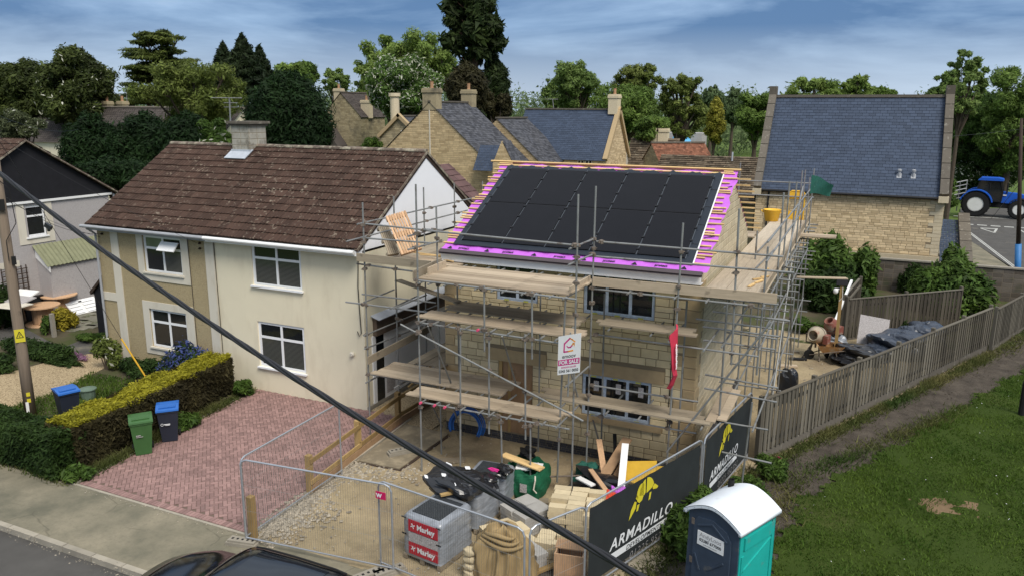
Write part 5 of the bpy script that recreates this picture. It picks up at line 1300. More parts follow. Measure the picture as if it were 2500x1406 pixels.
bush('valerian_flower', 'crimson flowering valerian by the near end of the board fence', (12.4, .8), .16, .16, .7, 'redfl', 300, .045, 8)
# front hedges
def hedge(name, label, a, b, wd_, h, mats, n, leaf, cat='hedge'):
    """a clipped box hedge from a to b: sides, top, twiggy inside"""
    a, b = np.array(a), np.array(b); L_ = np.linalg.norm(b - a); t = (b - a) / L_; s = np.array([-t[1], t[0]])
    o = thing(name, label, cat, (a[0], a[1], 0)); 
    def pts(m_, top):
        u = rng.random(m_) * L_; j = rng.normal(0, .035, m_); wob = .05 * np.sin(u * 2.3) + .04 * np.sin(u * 5.1 + 1)
        if top: v = (rng.random(m_) - .5) * wd_; z = h + j + wob + .03 * np.sin(v * 9 + u * 3); N = np.tile([0, 0, 1.0], (m_, 1))
        else:
            sg = np.where(rng.random(m_) < .5, -1, 1); z = h * rng.random(m_) ** .85; v = sg * (wd_ / 2 + .05 * np.sin(u * 3 + z * 4) - .12 * (1 - z / h)) + j; N = np.column_stack([s[0] * sg, s[1] * sg, np.full(m_, .25)])
            e = rng.random(m_) < wd_ / (L_ + wd_) * .7; u = np.where(e, np.where(rng.random(m_) < .5, 0, L_) + j, u); v = np.where(e, (rng.random(m_) - .5) * wd_, v)
        C = np.column_stack([a[0] + t[0] * u + s[0] * v, a[1] + t[1] * u + s[1] * v, z]); return C, N + rng.normal(0, .5, (m_, 3))
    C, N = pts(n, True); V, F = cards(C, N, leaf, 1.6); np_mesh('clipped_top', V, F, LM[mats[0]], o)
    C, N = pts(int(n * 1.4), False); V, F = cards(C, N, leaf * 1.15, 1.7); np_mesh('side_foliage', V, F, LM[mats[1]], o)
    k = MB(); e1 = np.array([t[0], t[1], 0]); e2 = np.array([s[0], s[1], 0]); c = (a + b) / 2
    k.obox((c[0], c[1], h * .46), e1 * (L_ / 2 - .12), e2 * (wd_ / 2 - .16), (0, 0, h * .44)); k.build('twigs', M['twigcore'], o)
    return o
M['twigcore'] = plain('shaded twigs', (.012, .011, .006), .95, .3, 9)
p0, p1 = G(245, 1040, 1.25), G(525, 868, 1.25)
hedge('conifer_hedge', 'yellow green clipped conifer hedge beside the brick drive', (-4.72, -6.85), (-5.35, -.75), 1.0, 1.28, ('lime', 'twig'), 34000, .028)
hedge('privet_hedge', 'dark green clipped hedge along the pavement at the left', (-4.35, -7.0), (-19, -6.65), .95, 1.12, ('hedge', 'hedge'), 50000, .034)
bush('ceanothus_bush', 'blue flowering ceanothus under the lower brown house window', (-6.95, -.75), 1.15, .75, 1.75, 'hedge', 4500, .06, 18, blossom=('blue', 3600, .045))
bush('dark_shrub', 'dark straggly shrub between the stay wire and clipped hedge', (-6.6, -2.6), 1.0, 1.3, 1.05, 'twig', 3200, .06, 14)
bush('rose_shrub', 'pale flowered straggly shrub by the house corner pipe', (-10.9, -.75), .6, .5, 1.35, 'olive', 1300, .06, 10, blossom=('white', 60, .05))
bush('dark_shrub', 'dark low shrub right of the house corner below the stay guard', (-9.3, -.8), 1.1, .6, .85, 'hedge', 2600, .06, 12)
bush('yellow_shrub', 'golden yellow round shrub in front of the white door', G(155, 803)[:2], .62, .55, 1.05, 'yellow', 2600, .055, 12)
bush('low_hedge', 'low dark green hedge strip right behind the pole sign', G(85, 868)[:2], 2.1, .55, .75, 'hedge', 5000, .06, 20, cat='hedge')
bush('low_hedge', 'low dark green hedge strip running left off the photo', G(-40, 900)[:2], 1.6, .7, .7, 'hedge', 3000, .06, 16, cat='hedge')
bush('heather_clump', 'mauve heather strip in front of the low hedge', G(155, 872)[:2], 1.3, .3, .32, 'pinkfl', 1500, .04, 14)
bush('lavender_clump', 'grey green low planting strip bordering the gravel', G(140, 885)[:2], 1.6, .3, .35, 'hedge', 2200, .05, 14)
bush('border_plants', 'small mixed border plants near the house pipe', G(225, 830)[:2], .8, .5, .4, 'shrub', 1200, .05, 12)
bush('wall_shrub', 'dark climbing shrub on trellis against the grey house', (-19.5, .9), .5, 1.0, 2.6, 'hedge', 2600, .09, 14)
bush('spiky_plant', 'spiky young plants around the grey garden post', G(118, 815)[:2], .45, .35, .95, 'shrub', 700, .05, 8)
bush('drive_weed', 'leafy weed clump at the corner of hedge and drive', (-3.95, -7.1), .45, .3, .45, 'shrub', 1100, .055, 9)
bush('drive_weed', 'leafy weed clump behind the blue lidded bin', (-4.15, -3.6), .4, .7, .5, 'shrub', 1100, .055, 9)
bush('drive_weed', 'leafy weed clump against the cream wall corner by the drive', (-4.55, -.7), .45, .5, .6, 'shrub', 1300, .06, 9)
bush('drive_weed', 'broad leaved plants at the pavement edge of the dark hedge', (-5.6, -7.15), .6, .2, .4, 'shrub', 1100, .055, 9)
# ---------------------------------------------------------------- scaffold
SF = thing('scaffold', 'galvanised tube scaffold with boarded lifts wrapped round the new stone house', 'scaffold', (7, -1.5, 0))
TR = .024
COUP = None
def at(q, pl):
    a, v = pl
    return atY(q[0], q[1], v) if a == 'y' else atX(q[0], q[1], v) if a == 'x' else G(q[0], q[1], v)
ccount = [0]
def coupler(p, big=False):
    global COUP
    ccount[0] += 1
    if ccount[0] > 98: return
    if COUP is None:
        k = MB().box(-.05, -.045, -.04, .05, .045, .04).box(-.03, -.075, -.025, .03, .075, .025); k.tube((.05, 0, -.0), (.085, .01, 0), .014, 6); k.tube((-.03, .075, 0), (-.03, .10, 0), .013, 6)
        ob = local(thing('tmp', 'x', 'x')); COUP = k.build('coupler', M['coupler'], ob); bpy.data.objects.remove(ob); c = COUP
    else:
        c = COUP.copy(); COL.objects.link(c)
    c.parent = SF; c.location = tuple(V3(p) - np.array(SF.location)); c.rotation_euler = (random.uniform(-.2, .2), random.uniform(-.2, .2), random.uniform(0, 3))
def tb(name, a, pa, b, pb=None, zlo=None, cp=(), mat='metal'):
    p, q = at(a, pa), at(b, pb or pa)
    if zlo is not None: q = p + (q - p) * ((p[2] - zlo) / (p[2] - q[2]))
    MB().tube(p, q, TR, 8).build(name, M[mat], SF)
    for c in cp: coupler(p + (q - p) * c)
    return p, q
def tube3(name, p, q, cp=()):
    MB().tube(p, q, TR, 8).build(name, M['metal'], SF)
    for c in cp: coupler(V3(p) + (V3(q) - V3(p)) * c)
yF, yM, yI = ('y', -2.92), ('y', -1.35), ('y', -.42)
# standards
tb('standard', (885, 495), ('y', -1.6), (905, 1071), zlo=0, cp=(.09, .16, .27, .42, .72))
tb('standard', (1015, 450), yF, (1030, 1149), zlo=0, cp=(.16, .33, .49, .76))
tb('standard', (1065, 505), ('y', -1.77), (1078, 1108), zlo=0, cp=(.12, .3))
tb('standard', (1116, 692), ('y', -.7), (1121, 906), zlo=0)
tb('standard', (1124, 800), yF, (1124, 1150), zlo=0, cp=(.03, .5))
tb('standard', (1182, 698), yF, (1183, 858), cp=(.06, .66))
tb('standard', (1299, 711), yF, (1299, 876), cp=(.04, .7))
tb('standard', (1194, 812), yF, (1194, 1058), cp=(.05, .36, .84))
tb('standard', (1282, 815), yF, (1283, 1072), cp=(.05, .54, .87))
tb('standard', (1223, 1020), yF, (1227, 1199), zlo=0, cp=(.05,))
tb('standard', (1295, 1029), yF, (1295, 1217), zlo=0, cp=(.05,))
tb('standard', (1412, 475), ('y', -2.75), (1396, 1159), zlo=0, cp=(.19, .27, .37))
tb('standard', (1455, 455), yM, (1431, 1139), zlo=0, cp=(.2, .33, .38, .51, .7, .84))
tb('standard', (1668, 545), yM, (1632, 1075), zlo=0, cp=(.1, .22, .3, .5, .72))
tb('standard', (1805, 510), ('y', -1.3), (1785, 890), cp=(.27, .4, .6, .92))
tb('standard', (1677, 735), ('y', -.55), (1655, 1075), zlo=0)
tb('standard', (1476, 717), ('y', -.5), (1469, 1038), zlo=0)
tb('standard', (1320, 700), ('y', -.45), (1314, 1098), zlo=0)
tb('standard', (961, 480), ('y', .35), (975, 1020), zlo=0, cp=(.2, .55))
for px, pt in ((1034, 458), (1109, 447), (1178, 443)):
    p = atX(px, pt, .75); tube3('standard', p, (p[0], p[1], 0), (.12, .2))
tb('standard', (1381, 725), yF, (1360, 1176), ('y', -2.4), cp=(.75,))
# front ledgers, rails
tb('ledger', (893, 547), ('y', -1.6), (1078, 566)); tb('ledger', (893, 582), ('y', -1.6), (1056, 594))
tb('guard_rail', (1028, 562), yF, (1412, 600), cp=(.02, .98)); 
tb('guard_rail', (1456, 590), yM, (1912, 627), cp=(.03,)); tb('guard_rail', (1448, 626), yM, (1939, 666))
tb('ledger', (1438, 704), yM, (1842, 747), cp=(.33, .98)); tb('ledger', (1017, 684), yF, (1408, 731), cp=(.0, .27, .43, .72))
tb('ledger', (1022, 787), yF, (1364, 837), cp=(.0, .1, .3, .53, .78)); tb('ledger', (1448, 815), yM, (1852, 870), cp=(.02, .5))
tb('ledger', (1024, 980), yF, (1390, 1047), cp=(.02, .27, .55, .8)); tb('ledger', (905, 913), ('y', -1.6), (1066, 943)); tb('ledger', (844, 737), ('y', -1.6), (1066, 765), cp=(.2,))
tb('ledger', (884, 718), ('y', -.6), (1064, 739)); tb('guard_rail', (1441, 939), yM, (1704, 980), cp=(.02, .72)); tb('ledger', (1443, 1012), yM, (1700, 1057), cp=(.1, .74))
tb('ledger', (871, 644), ('y', -1.6), (1018, 664), cp=(.2, .65))
# transoms that poke out under the boards
def stub(px, py, y0, y1, mat='metal', ln=None, z=None):
    p = atY(px, py, y0)
    if z is not None: p[2] = z
    MB().tube(p, (p[0], y1, p[2]), TR, 8).build('transom', M[mat], SF)
    return p
M['pink_cap'] = plain('pink plastic cap', (.62, .08, .17), .6, .05)
for px, py in ((1022, 681), (1045, 681), (1083, 687), (1122, 692), (1159, 696), (1199, 700), (1225, 703), (1273, 708), (1303, 712), (1341, 717), (1374, 721)): stub(px, py, -3.0, -.4, z=5.117)
for px, py, c in ((1026, 786, 0), (1058, 790, 0), (1090, 795, 0), (1137, 801, 0), (1166, 806, 1), (1198, 812, 0), (1239, 815, 0), (1281, 820, 0), (1319, 825, 0), (1355, 832, 0)):
    p = stub(px, py, -3.0, -.5, z=4.117)
    if c: MB().tube(p + np.array([0, -.02, 0]), p + np.array([0, .05, 0]), .034, 8).build('end_cap', M['pink_cap'], SF)
for px, py, c in ((1026, 981, 1), (1060, 984, 1), (1085, 989, 1), (1124, 998, 0), (1168, 1005, 0), (1195, 1010, 0), (1236, 1016, 0), (1267, 1020, 0), (1322, 1031, 0), (1357, 1038, 0)):
    p = stub(px, py, -3.1, -1.5, z=2.003)
    if c: MB().tube(p + np.array([0, -.02, 0]), p + np.array([0, .05, 0]), .034, 8).build('end_cap', M['pink_cap'], SF)
for px, py, y in ((1531, 712, -1.65), (1646, 722, -1.65), (1724, 730, -1.65), (1484, 818, -1.65), (1587, 833, -1.65), (1632, 835, -1.95), (1718, 849, -2.3), (1477, 1019, -1.8), (1556, 1034, -1.8), (1711, 1046, -1.7)): stub(px, py, y, -.3, z=5.07 if py < 760 else 4.12 if py < 900 else 2.0)
stub(893, 934, -1.95, -.2); stub(963, 946, -1.95, -.2); stub(960, 753, -1.95, -.2)
# rails of the left return, running back between the houses
tb('guard_rail', (872, 548), ('x', .95), (1165, 482), cp=(.05, .55, .8)); tb('guard_rail', (846, 590), ('x', .95), (1141, 514), cp=(.14, .6, .9))
tb('transom', (996, 577), ('y', -3.3), (1036, 567), ('y', -1.7), cp=(.6,)); tb('transom', (996, 610), ('y', -3.3), (1078, 588), ('y', -1.7), cp=(.2, .95)); tb('transom', (1036, 561), ('y', -3.0), (1080, 562), ('y', -1.75), cp=(.5,))
tb('guard_rail', (888, 819), ('y', -1.75), (1067, 745), ('y', 4.0), cp=(.03, .45)); tb('guard_rail', (890, 851), ('y', -1.75), (1045, 790), ('y', 4.0), cp=(.03, .48)); tb('guard_rail', (888, 738), ('y', -1.6), (962, 707), ('y', 1.0)); tb('ledger', (952, 754), ('y', -1.0), (1020, 722), ('y', 1.5))
tb('transom', (1390, 608), ('y', -3.1), (1452, 583), yM, cp=(.3, .95)); tb('transom', (1388, 647), ('y', -3.1), (1450, 620), yM, cp=(.3, .95))
# braces
tb('brace', (978, 791), ('y', -3.0), (1424, 1027), ('y', -3.0), cp=(.1, .32, .5, .69, .95)); tb('brace', (1045, 795), ('y', -2.95), (1105, 944), ('y', -1.5)); tb('brace', (1226, 820), ('y', -2.95), (1260, 938), ('y', -1.6)); tb('brace', (1394, 910), ('y', -1.6), (1418, 995), ('y', -1.0))
tb('brace', (1379, 945), ('y', -2.4), (1437, 894), yM, cp=(.5,)); tb('brace', (1628, 1103), ('y', -1.5), (1882, 786), ('y', -1.5), cp=(.1, .68)); tb('brace', (1448, 1026), ('y', -1.2), (1471, 1107), ('y', -.5)); tb('brace', (1105, 990), ('y', -2.2), (1129, 1062), ('y', -1.0)); tb('brace', (1055, 990), ('y', -2.0), (1080, 1040), ('y', -.8))
# return along the gable: two rows of standards, ledgers, and a deck of transoms
gy = [-1.0, 1.9, 3.7, 5.5, 7.4, 9.3, 11.3, 13.2]
for i, y in enumerate(gy):
    tube3('standard', (11.8 + .03 * math.sin(i * 2), y, 0 if i else 3.3), (11.8 + .03 * math.sin(i * 2 + 1), y, (6.35, 7.3, 7.45, 7.3, 7.5, 7.4, 7.0, 7.2)[i]), (.28, .55, .7))
    tube3('standard', (11.0, y + .1, 0), (11.0, y + .1, 5.05 if i != 2 else 6.0))
    for z in (1.95, 3.95, 5.02): tube3('transom', (10.5, y + .12, z), (12.15, y + .12, z - .01), (.82,) if z > 3 else ())
    if i < 7:
        tube3('transom', (10.6, y + 1.1, 5.02), (12.15, y + 1.1, 5.0)); tube3('transom', (10.9, y + 1.0, 3.97), (12.1, y + 1.0, 3.95))
for z in (2.0, 4.0, 4.97, 6.05, 6.5): tube3('ledger', (11.84, -1.3, z), (11.84, 13.4, z + .03))
for z in (2.0, 4.0, 4.97): tube3('ledger', (11.0, -1.3, z - .05), (11.0, 13.4, z - .05))
tube3('brace', (11.87, 1.9, .2), (11.87, 5.6, 4.9)); tube3('brace', (11.87, 5.5, 4.7), (11.87, 9.4, .4)); tube3('brace', (11.87, 3.4, 5.1), (11.87, 7.4, 7.0)); tube3('fence_brace', (11.62, -.75, 0), (11.72, -.7, 2.5), (.8,))
tube3('guard_rail', (8.6, 13.5, 6.05), (11.9, 13.5, 6.05)); tube3('guard_rail', (8.6, 13.5, 6.6), (11.9, 13.5, 6.6)); tube3('standard', (9.0, 13.5, 4.9), (9.0, 13.5, 7.3))
for z in (3.1, 2.75, 1.2): tube3('guard_rail', (10.6, -.9, z), (12.3, -.95, z - .06))
for q in ((1699, 778), (1716, 797), (1740, 760)): 
    p = atY(q[0], q[1], -.8); tube3('transom', p, p + np.array([1.75, .1, -.05]))

# ---------------------------------------------------------------- boards lying on the lifts: each one a thing
ORD = ['first', 'second', 'third', 'fourth', 'fifth', 'sixth', 'seventh', 'eighth', 'ninth', 'tenth']
def board(p, q, m, label, w=.225, t=.038, group=None, name='scaffold_board', up=(0, 0, 1), bands=True):
    o = MB().beam(p, q, w, t, up).build(name, M[m], None)
    return tag(o, label, 'board', group)
def deck_x(z, ya, n, xa, xb, m, where, jit=.08, w=.2305, jog=None):
    for i in range(n):
        y = ya + (i + .5) * w
        board((xa + random.uniform(-jit, jit), y, z + random.uniform(-.006, .006)), (xb + random.uniform(-jit, jit), y + random.uniform(-.01, .01), z + random.uniform(-.006, .006)), m, f'{ORD[i]} scaffold board back from the street,  {where}', group=f'boards of the {where}')
def deck_y(z, xa, n, ya, yb, m, where, jit=.1, w=.232):
    for i in range(n):
        x = xa + (i + .5) * w
        board((x, ya + random.uniform(-jit, jit), z + random.uniform(-.006, .006)), (x, yb + random.uniform(-jit, jit), z + random.uniform(-.006, .006)), m, f'{ORD[i]} scaffold board from the wall on the {where}', group=f'boards of the {where}')
zt = 5.17
deck_x(zt, -2.75, 8, 3.62, 7.72, 'board', 'top loading platform', .03)
deck_x(zt - .02, -1.25, 3, 7.8, 10.9, 'board', 'top lift right of the loading platform')
deck_x(zt - .03, -.9, 4, 1.3, 3.7, 'board', 'top lift in front of the house gap')
deck_y(zt - .02, 10.42, 6, -1.0, 4.4, 'board_y', 'top walkway along the gable near part'); deck_y(zt - .05, 10.42, 6, 4.45, 13.5, 'board_y', 'top walkway along the gable far part')
deck_x(zt - .05, 8.2, 6, 8.6, 10.4, 'board', 'top lift behind the new house')
deck_y(zt - .04, 1.35, 7, -.1, 6.5, 'board_grey', 'top lift between the houses')
zm = 4.17
deck_x(zm, -2.75, 3, 3.55, 7.95, 'board', 'middle lift outer strip', .12); deck_x(zm - .01, -1.75, 4, 3.8, 7.6, 'board_grey', 'middle lift inner strip', .1)
deck_x(zm + .03, -1.55, 3, 8.0, 10.35, 'board_grey', 'middle lift right part', .1)
zl = 2.06
deck_x(zl, -2.85, 3, 3.35, 7.6, 'board', 'lower lift outer strip', .1); deck_x(zl - .01, -1.85, 5, 1.5, 5.6, 'board', 'lower lift inner platform', .05)
deck_x(zl + .02, -1.55, 3, 6.3, 10.7, 'board_grey', 'lower lift right part', .25); deck_y(zl - .03, 1.9, 5, -.55, 4.0, 'board_grey', 'lower lift between the houses'); deck_y(zl + .03, 10.75, 2, -1.2, 1.4, 'board', 'lower lift gable corner', .25)
board((.95, .5, 4.23), (3.9, -1.1, 4.23), 'board_grey', 'single loose scaffold board angled over the gap between the houses')
# boards set on edge
def toe(p, q, label, m='board'): board(p, q, m, label, .225, .038, 'toe boards', 'toe_board', unit(np.cross(V3(q) - V3(p), (0, 0, 1))))
a_, b_ = atY(871, 628, -1.66), atY(1052, 648, -1.66); toe(a_, b_, 'weathered board on edge below the leaning pallets', 'board_grey')
a_, b_ = G(1009, 672, 5.27), G(1077, 640, 5.27); toe(a_, b_, 'short grey board on edge at the left end of the loading platform', 'board_grey')
a_, b_ = G(1045, 664, 5.27), G(1088, 645, 5.27); toe(a_, b_, 'short new board on edge on the loading platform left end')
a_, b_ = atY(1447, 687, -1.38), atY(1897, 729, -1.30); toe(a_, b_, 'long pale board on edge along the right of the top lift')
toe(G(1391, 712, 5.2), G(1440, 683, 5.2), 'board on edge closing the right end of the loading platform')
toe((11.77, -.9, 5.25), (11.77, 4.6, 5.25), 'board on edge along the outer side of the gable walkway near part'); toe((11.77, 4.7, 5.25), (11.77, 13.3, 5.25), 'board on edge along the outer side of the gable walkway far part')
a_, b_ = atX(898, 880, 1.32), atX(1052, 800, 1.32); toe(a_, b_, 'dark board on edge beside the cream flank wall lower lift', 'board_grey')
for i, (x0_, y0_) in enumerate(((11.7, 9.2), (11.75, 9.45), (11.7, 9.7))): board((x0_, y0_, 5.13 + .0 * i), (12.95, y0_ + .05, 5.14), 'board', f'{ORD[i]} board end sticking out sideways towards the laurel', group='boards sticking out at the far corner')
board((11.6, 10.6, 3.4), (13.4, 11.4, 3.36), 'board', 'white edged plank reaching from the scaffold towards the red mixer')
# two pallets leaning on the top lift
def pallet(name, label, c0, c1, c2, n, m='pallet'):
    """c0 foot near, c1 foot far, c2 head near"""
    o = thing(name, label, 'pallet', c0); c0, c1, c2 = map(V3, (c0, c1, c2)); u, v = c1 - c0, c2 - c0; nn = unit(np.cross(u, v))
    for i in range(n):
        k = MB(); f = (i + .5) / n; k.obox(c0 + u * f + v * .5 + nn * .0, u * .36 / n, v * .5, nn * .011); k.build('slat', M[m], o)
    for f in (.06, .5, .94):
        MB().obox(c0 + u * .5 + v * f - nn * .05, u * .5, v * .045, nn * .038).build('bearer', M[m], o)
    return o
zb = zt + .02
pallet('pallet', 'fresh orange timber pallet leaning in front on the scaffold', atY(980, 623, -1.1), atY(1031, 607, -.6), atY(941, 529, -.35), 8)
pallet('pallet', 'greyer timber pallet leaning behind the fresh one on the scaffold', atY(948, 623, -.9), atY(976, 619, -.4), atY(922, 554, -.2), 6, 'board_grey')
# small things on the lifts
for i in range(9):
    x, y = 2.6 + random.uniform(-.7, .7), .0 + random.uniform(-.5, .5); a = random.uniform(-.4, .5); L_ = random.uniform(.5, 1.1)
    tag(MB().beam((x, y, zt + .04 + i * .012), (x + math.cos(a) * L_, y + math.sin(a) * L_, zt + .045 + i * .012), .05, .025).build('batten_offcut', M['batten'], None), 'yellow batten offcut in the heap beside the purple roof edge', 'offcut', 'yellow batten offcuts heaped beside the roof')
for i, (px, py) in enumerate(((1844, 690), (1858, 676), (1828, 700), (1838, 682), (1864, 662))):
    p = G(px, py, zt + .02); a = random.uniform(.3, 1.4); tag(MB().beam(p, p + np.array([math.cos(a) * .35, math.sin(a) * .35, .02]), .07, .03).build('batten_offcut', M['batten'], None), f'{ORD[i]} yellow timber offcut from the near end of the gable walkway', 'offcut', 'timber offcuts on the gable walkway')
for i, (a, b) in enumerate((((1850, 614), (1885, 578)), ((1845, 655), (1890, 610)))):
    tag(MB().tube(G(*a, zt + .06), G(*b, zt + .06), TR, 8).build('loose_tube', M['metal'], None), ('shiny loose tube lying nearer the wall on the gable walkway', 'dull loose tube lying near the outer edge of the gable walkway')[i], 'tube')
c = G(1462, 668, zt + .02); o = thing('cable_coil', 'small coil of white cable on the top lift beside the loading platform', 'cable coil', c)
for i in range(4): MB().path([c + np.array([math.cos(t) * (.20 + .02 * i), math.sin(t) * .16, .02 + .022 * i]) for t in np.linspace(0, 6.283, 20)], .011, 6).build('cable_turn', M['white_paint'], o)
# yellow tub and loading gate at the far end
q = G(1876, 531, 5.2); q = np.array([10.45, 12.7, 5.13])
o = thing('builders_tub', 'yellow flexible builders tub on the far end of the scaffold', 'tub', q)
k = MB(); n = 20; prof = [(.22, 0), (.25, .02), (.33, .44), (.345, .46), (.325, .45), (.22, .04), (.0, .035)]; k.lathe(prof, q, n); k.build('tub', M['yellow_plastic'], o, True)
k = MB()
for s_ in (1, -1): k.path([q + np.array([s_ * .33, -.1, .34]), q + np.array([s_ * .40, -.05, .42]), q + np.array([s_ * .40, .05, .42]), q + np.array([s_ * .33, .1, .34])], .018, 6)
k.build('handle', M['yellow_plastic'], o)
gY = 13.55; g0, g1 = atY(1921, 538, gY), atY(1966, 468, gY)
o = thing('loading_gate', 'yellow steel loading gate at the far corner of the scaffold', 'gate', (g0[0], gY, g0[2]))
k = MB(); r_ = .03; P = [(g0[0], gY, g0[2]), (g0[0], gY, g1[2] - .1), (g0[0] + .1, gY, g1[2]), (g1[0] - .1, gY, g1[2]), (g1[0], gY, g1[2] - .1), (g1[0], gY, g0[2]), (g0[0], gY, g0[2])]; k.path(P, r_, 8, False); k.build('frame', M['yellow_plastic'], o)
MB().box(g0[0] + .03, gY - .01, g1[2] - .32, g1[0] - .03, gY + .01, g1[2] - .02).build('panel', M['yellow_plastic'], o); MB().box(g0[0] + .03, gY - .01, g0[2], g1[0] - .03, gY + .01, g0[2] + .38).build('panel', M['yellow_plastic'], o)
# green flag of debris netting at the far corner post
p0 = np.array([12.02, 9.5, 7.35]); f0 = atY(1982, 428, 9.5); f1 = atY(2035, 450, 9.7); f2 = atY(2026, 478, 9.7); f3 = atY(1977, 474, 9.5)
k = MB(); n = 10; vs = []
for j in range(n + 1):
    for i in range(n + 1):
        u, v = i / n, j / n; p = (f0 * (1 - u) + f1 * u) * (1 - v) + (f3 * (1 - u) + f2 * u) * v; vs.append(p + np.array([0, .10 * math.sin(u * 7 + v * 2) * u, .04 * math.sin(u * 5)]))
k.add(vs, [(j * 11 + i, j * 11 + i + 1, j * 11 + i + 12, j * 11 + i + 11) for j in range(n) for i in range(n)])
M['net'] = plain('green debris netting', (.018, .10, .075), .7, .25, 5, dirt=((.1, .2, .17), 8, .6)); tag(k.build('netting_flag', M['net'], None), 'dark green netting flapping from the far scaffold corner', 'flag')
# red banner hanging edge-on
k = MB(); pts = [atY(x, y, -1.5) for x, y in ((1650, 790), (1655, 792), (1652, 840), (1648, 900), (1650, 912), (1640, 938), (1632, 950))]; pt2 = [atY(x, y, -1.95) for x, y in ((1634, 832), (1636, 826), (1640, 850), (1643, 905), (1646, 920), (1636, 942), (1631, 948))]
vs = []
for a, b in zip(pts, pt2):
    for i in range(5): t_ = i / 4; vs.append(a * (1 - t_) + b * t_ + np.array([.05 * math.sin(t_ * 6), 0, 0]))
k.add(vs, [(j * 5 + i, j * 5 + i + 1, j * 5 + i + 6, j * 5 + i + 5) for j in range(len(pts) - 1) for i in range(4)])
M['red_cloth'] = plain('red banner cloth', (.50, .035, .07), .7, .15, 4); RB = thing('red_banner', 'red banner seen almost edge-on, tied to a front scaffold standard', 'banner', (pts[0][0], -1.5, pts[-1][2])); k.build('cloth', M['red_cloth'], RB)
k = MB()
for i in range(14):
    t_ = .2 + i * .045; a = pts[1] * (1 - t_) + pts[4] * t_; b = pt2[2] * (1 - t_) + pt2[4] * t_; m_ = a * .5 + b * .5 + np.array([.045, -.01, 0]); k.beam(m_ - np.array([0, .05 + .04 * random.random(), .02]), m_ + np.array([0, .06 * random.random(), .02]), .012, .012)
k.build('print', M['text_white'], RB)
# ---------------------------------------------------------------- for sale board
s0, s1, s2, s3 = atY(1364, 821, -3.0), atY(1419, 812, -3.1), atY(1415, 903, -3.1), atY(1361, 915, -3.0)
SG = thing('sale_board', 'white estate agent board with house logo reading FOR SALE on a scaffold tube', 'sign', (s3[0], -3.0, s3[2]))
u, v = s1 - s0, s3 - s0; W_, H_ = np.linalg.norm(u), np.linalg.norm(v); u, v = unit(u), unit(v); nn = unit(np.cross(u, -v)); 
if nn[1] > 0: nn = -nn
def sp(a, b, h=0.0): return s0 + u * W_ * a + v * H_ * b + nn * h
MB().obox((sp(.5, .5)), u * W_ / 2, v * H_ / 2, nn * .006).build('board', M['white_paint'], SG)
k = MB(); k.poly(sp(.0, .625, .0075), sp(1, .605, .0075), sp(1, .775, .0075), sp(0, .795, .0075)) if 0 else k.poly(sp(.02, .615, .0075), sp(.98, .615, .0075), sp(.98, .765, .0075), sp(.02, .765, .0075)); k.build('print_band', M['pink'], SG)
def stroke(pts, w, m):
    k = MB()
    for a, b in zip(pts[:-1], pts[1:]):
        a, b = sp(*a, .0078), sp(*b, .0078); t_ = unit(b - a); s_ = np.cross(nn, t_) * w / 2; k.poly(a - s_ - t_ * w * .4, b - s_ + t_ * w * .4, b + s_ + t_ * w * .4, a + s_ - t_ * w * .4)
    k.build('logo', M[m], SG)
stroke([(.52, .09), (.28, .21), (.27, .42), (.45, .42)], .035, 'pink'); stroke([(.45, .42), (.66, .41)], .035, 'orange'); stroke([(.52, .09), (.62, .13), (.74, .19)], .035, 'orange')
stroke([(.40, .285), (.46, .32), (.55, .32), (.62, .28)], .03, 'pink'); stroke([(.62, .28), (.66, .24), (.72, .25)], .03, 'orange'); stroke([(.66, .22), (.72, .23), (.72, .30)], .02, 'orange')
lettering('emoov', H_ * .145, M['text_black'], SG, sp(.5, .585, .006), u, -v, 'logo_text', .001, align='CENTER'); lettering('FOR SALE', H_ * .135, M['text_white'], SG, sp(.5, .735, .008), u, -v, 'sign_text', .005, align='CENTER', wide=.98)
lettering('emoov.co.uk', H_ * .085, M['pink'], SG, sp(.5, .84, .006), u, -v, 'sign_text', .001, align='CENTER'); lettering('0345 561 0050', H_ * .10, M['text_black'], SG, sp(.5, .95, .006), u, -v, 'sign_text', .002, align='CENTER', wide=.95)
MB().tube(sp(.5, -.05, -.03), sp(.48, 1.6, -.03), .02).build('post', M['metal'], SG)

# ---------------------------------------------------------------- temporary mesh fencing
def heras(label, a, b, h=1.95, mesh=True, z=.06):
    a, b = V3((*a[:2], z)), V3((*b[:2], z)); L_ = np.linalg.norm(b - a); t_ = (b - a) / L_; o = thing('mesh_barrier', label, 'fence panel', (a[0], a[1], 0), 0, 'temporary mesh fence panels')
    Z = np.array([0, 0, 1.0]); r = .14
    P = [a + Z * -.05, a + Z * (h - r), a + t_ * r * .3 + Z * (h - r * .3), a + t_ * r + Z * h, b - t_ * r + Z * h, b - t_ * r * .3 + Z * (h - r * .3), b + Z * (h - r), b + Z * -.05]
    k = MB().path(P, .021, 8); k.tube(a + Z * .1, b + Z * .1, .019); k.build('frame', M['heras'], o)
    if mesh:
        k = MB(); n = int(L_ / .055)
        for i in range(1, n): p = a + t_ * L_ * i / n; k.path([p + Z * .1, p + Z * h], .0026, 3, False)
        for zz in (.12, .75, 1.35, 1.9): k.path([a + Z * zz, b + Z * zz], .0026, 3, False)
        k.build('wire_mesh', M['wire'], o)
    return o, a, b, t_
hA = G(598, 1312); 
P0 = np.array([2.06, -7.55]); P1 = np.array([5.66, -7.2]); P1b = np.array([5.30, -7.12]); P2 = np.array([8.75, -7.6]); P3 = np.array([9.46, -6.3]); P4 = np.array([10.87, -2.25]); P5 = np.array([11.47, 1.45]); PL = np.array([2.0, -4.02])
heras('mesh fence panel running back along the drive side of the plot', P0, PL)
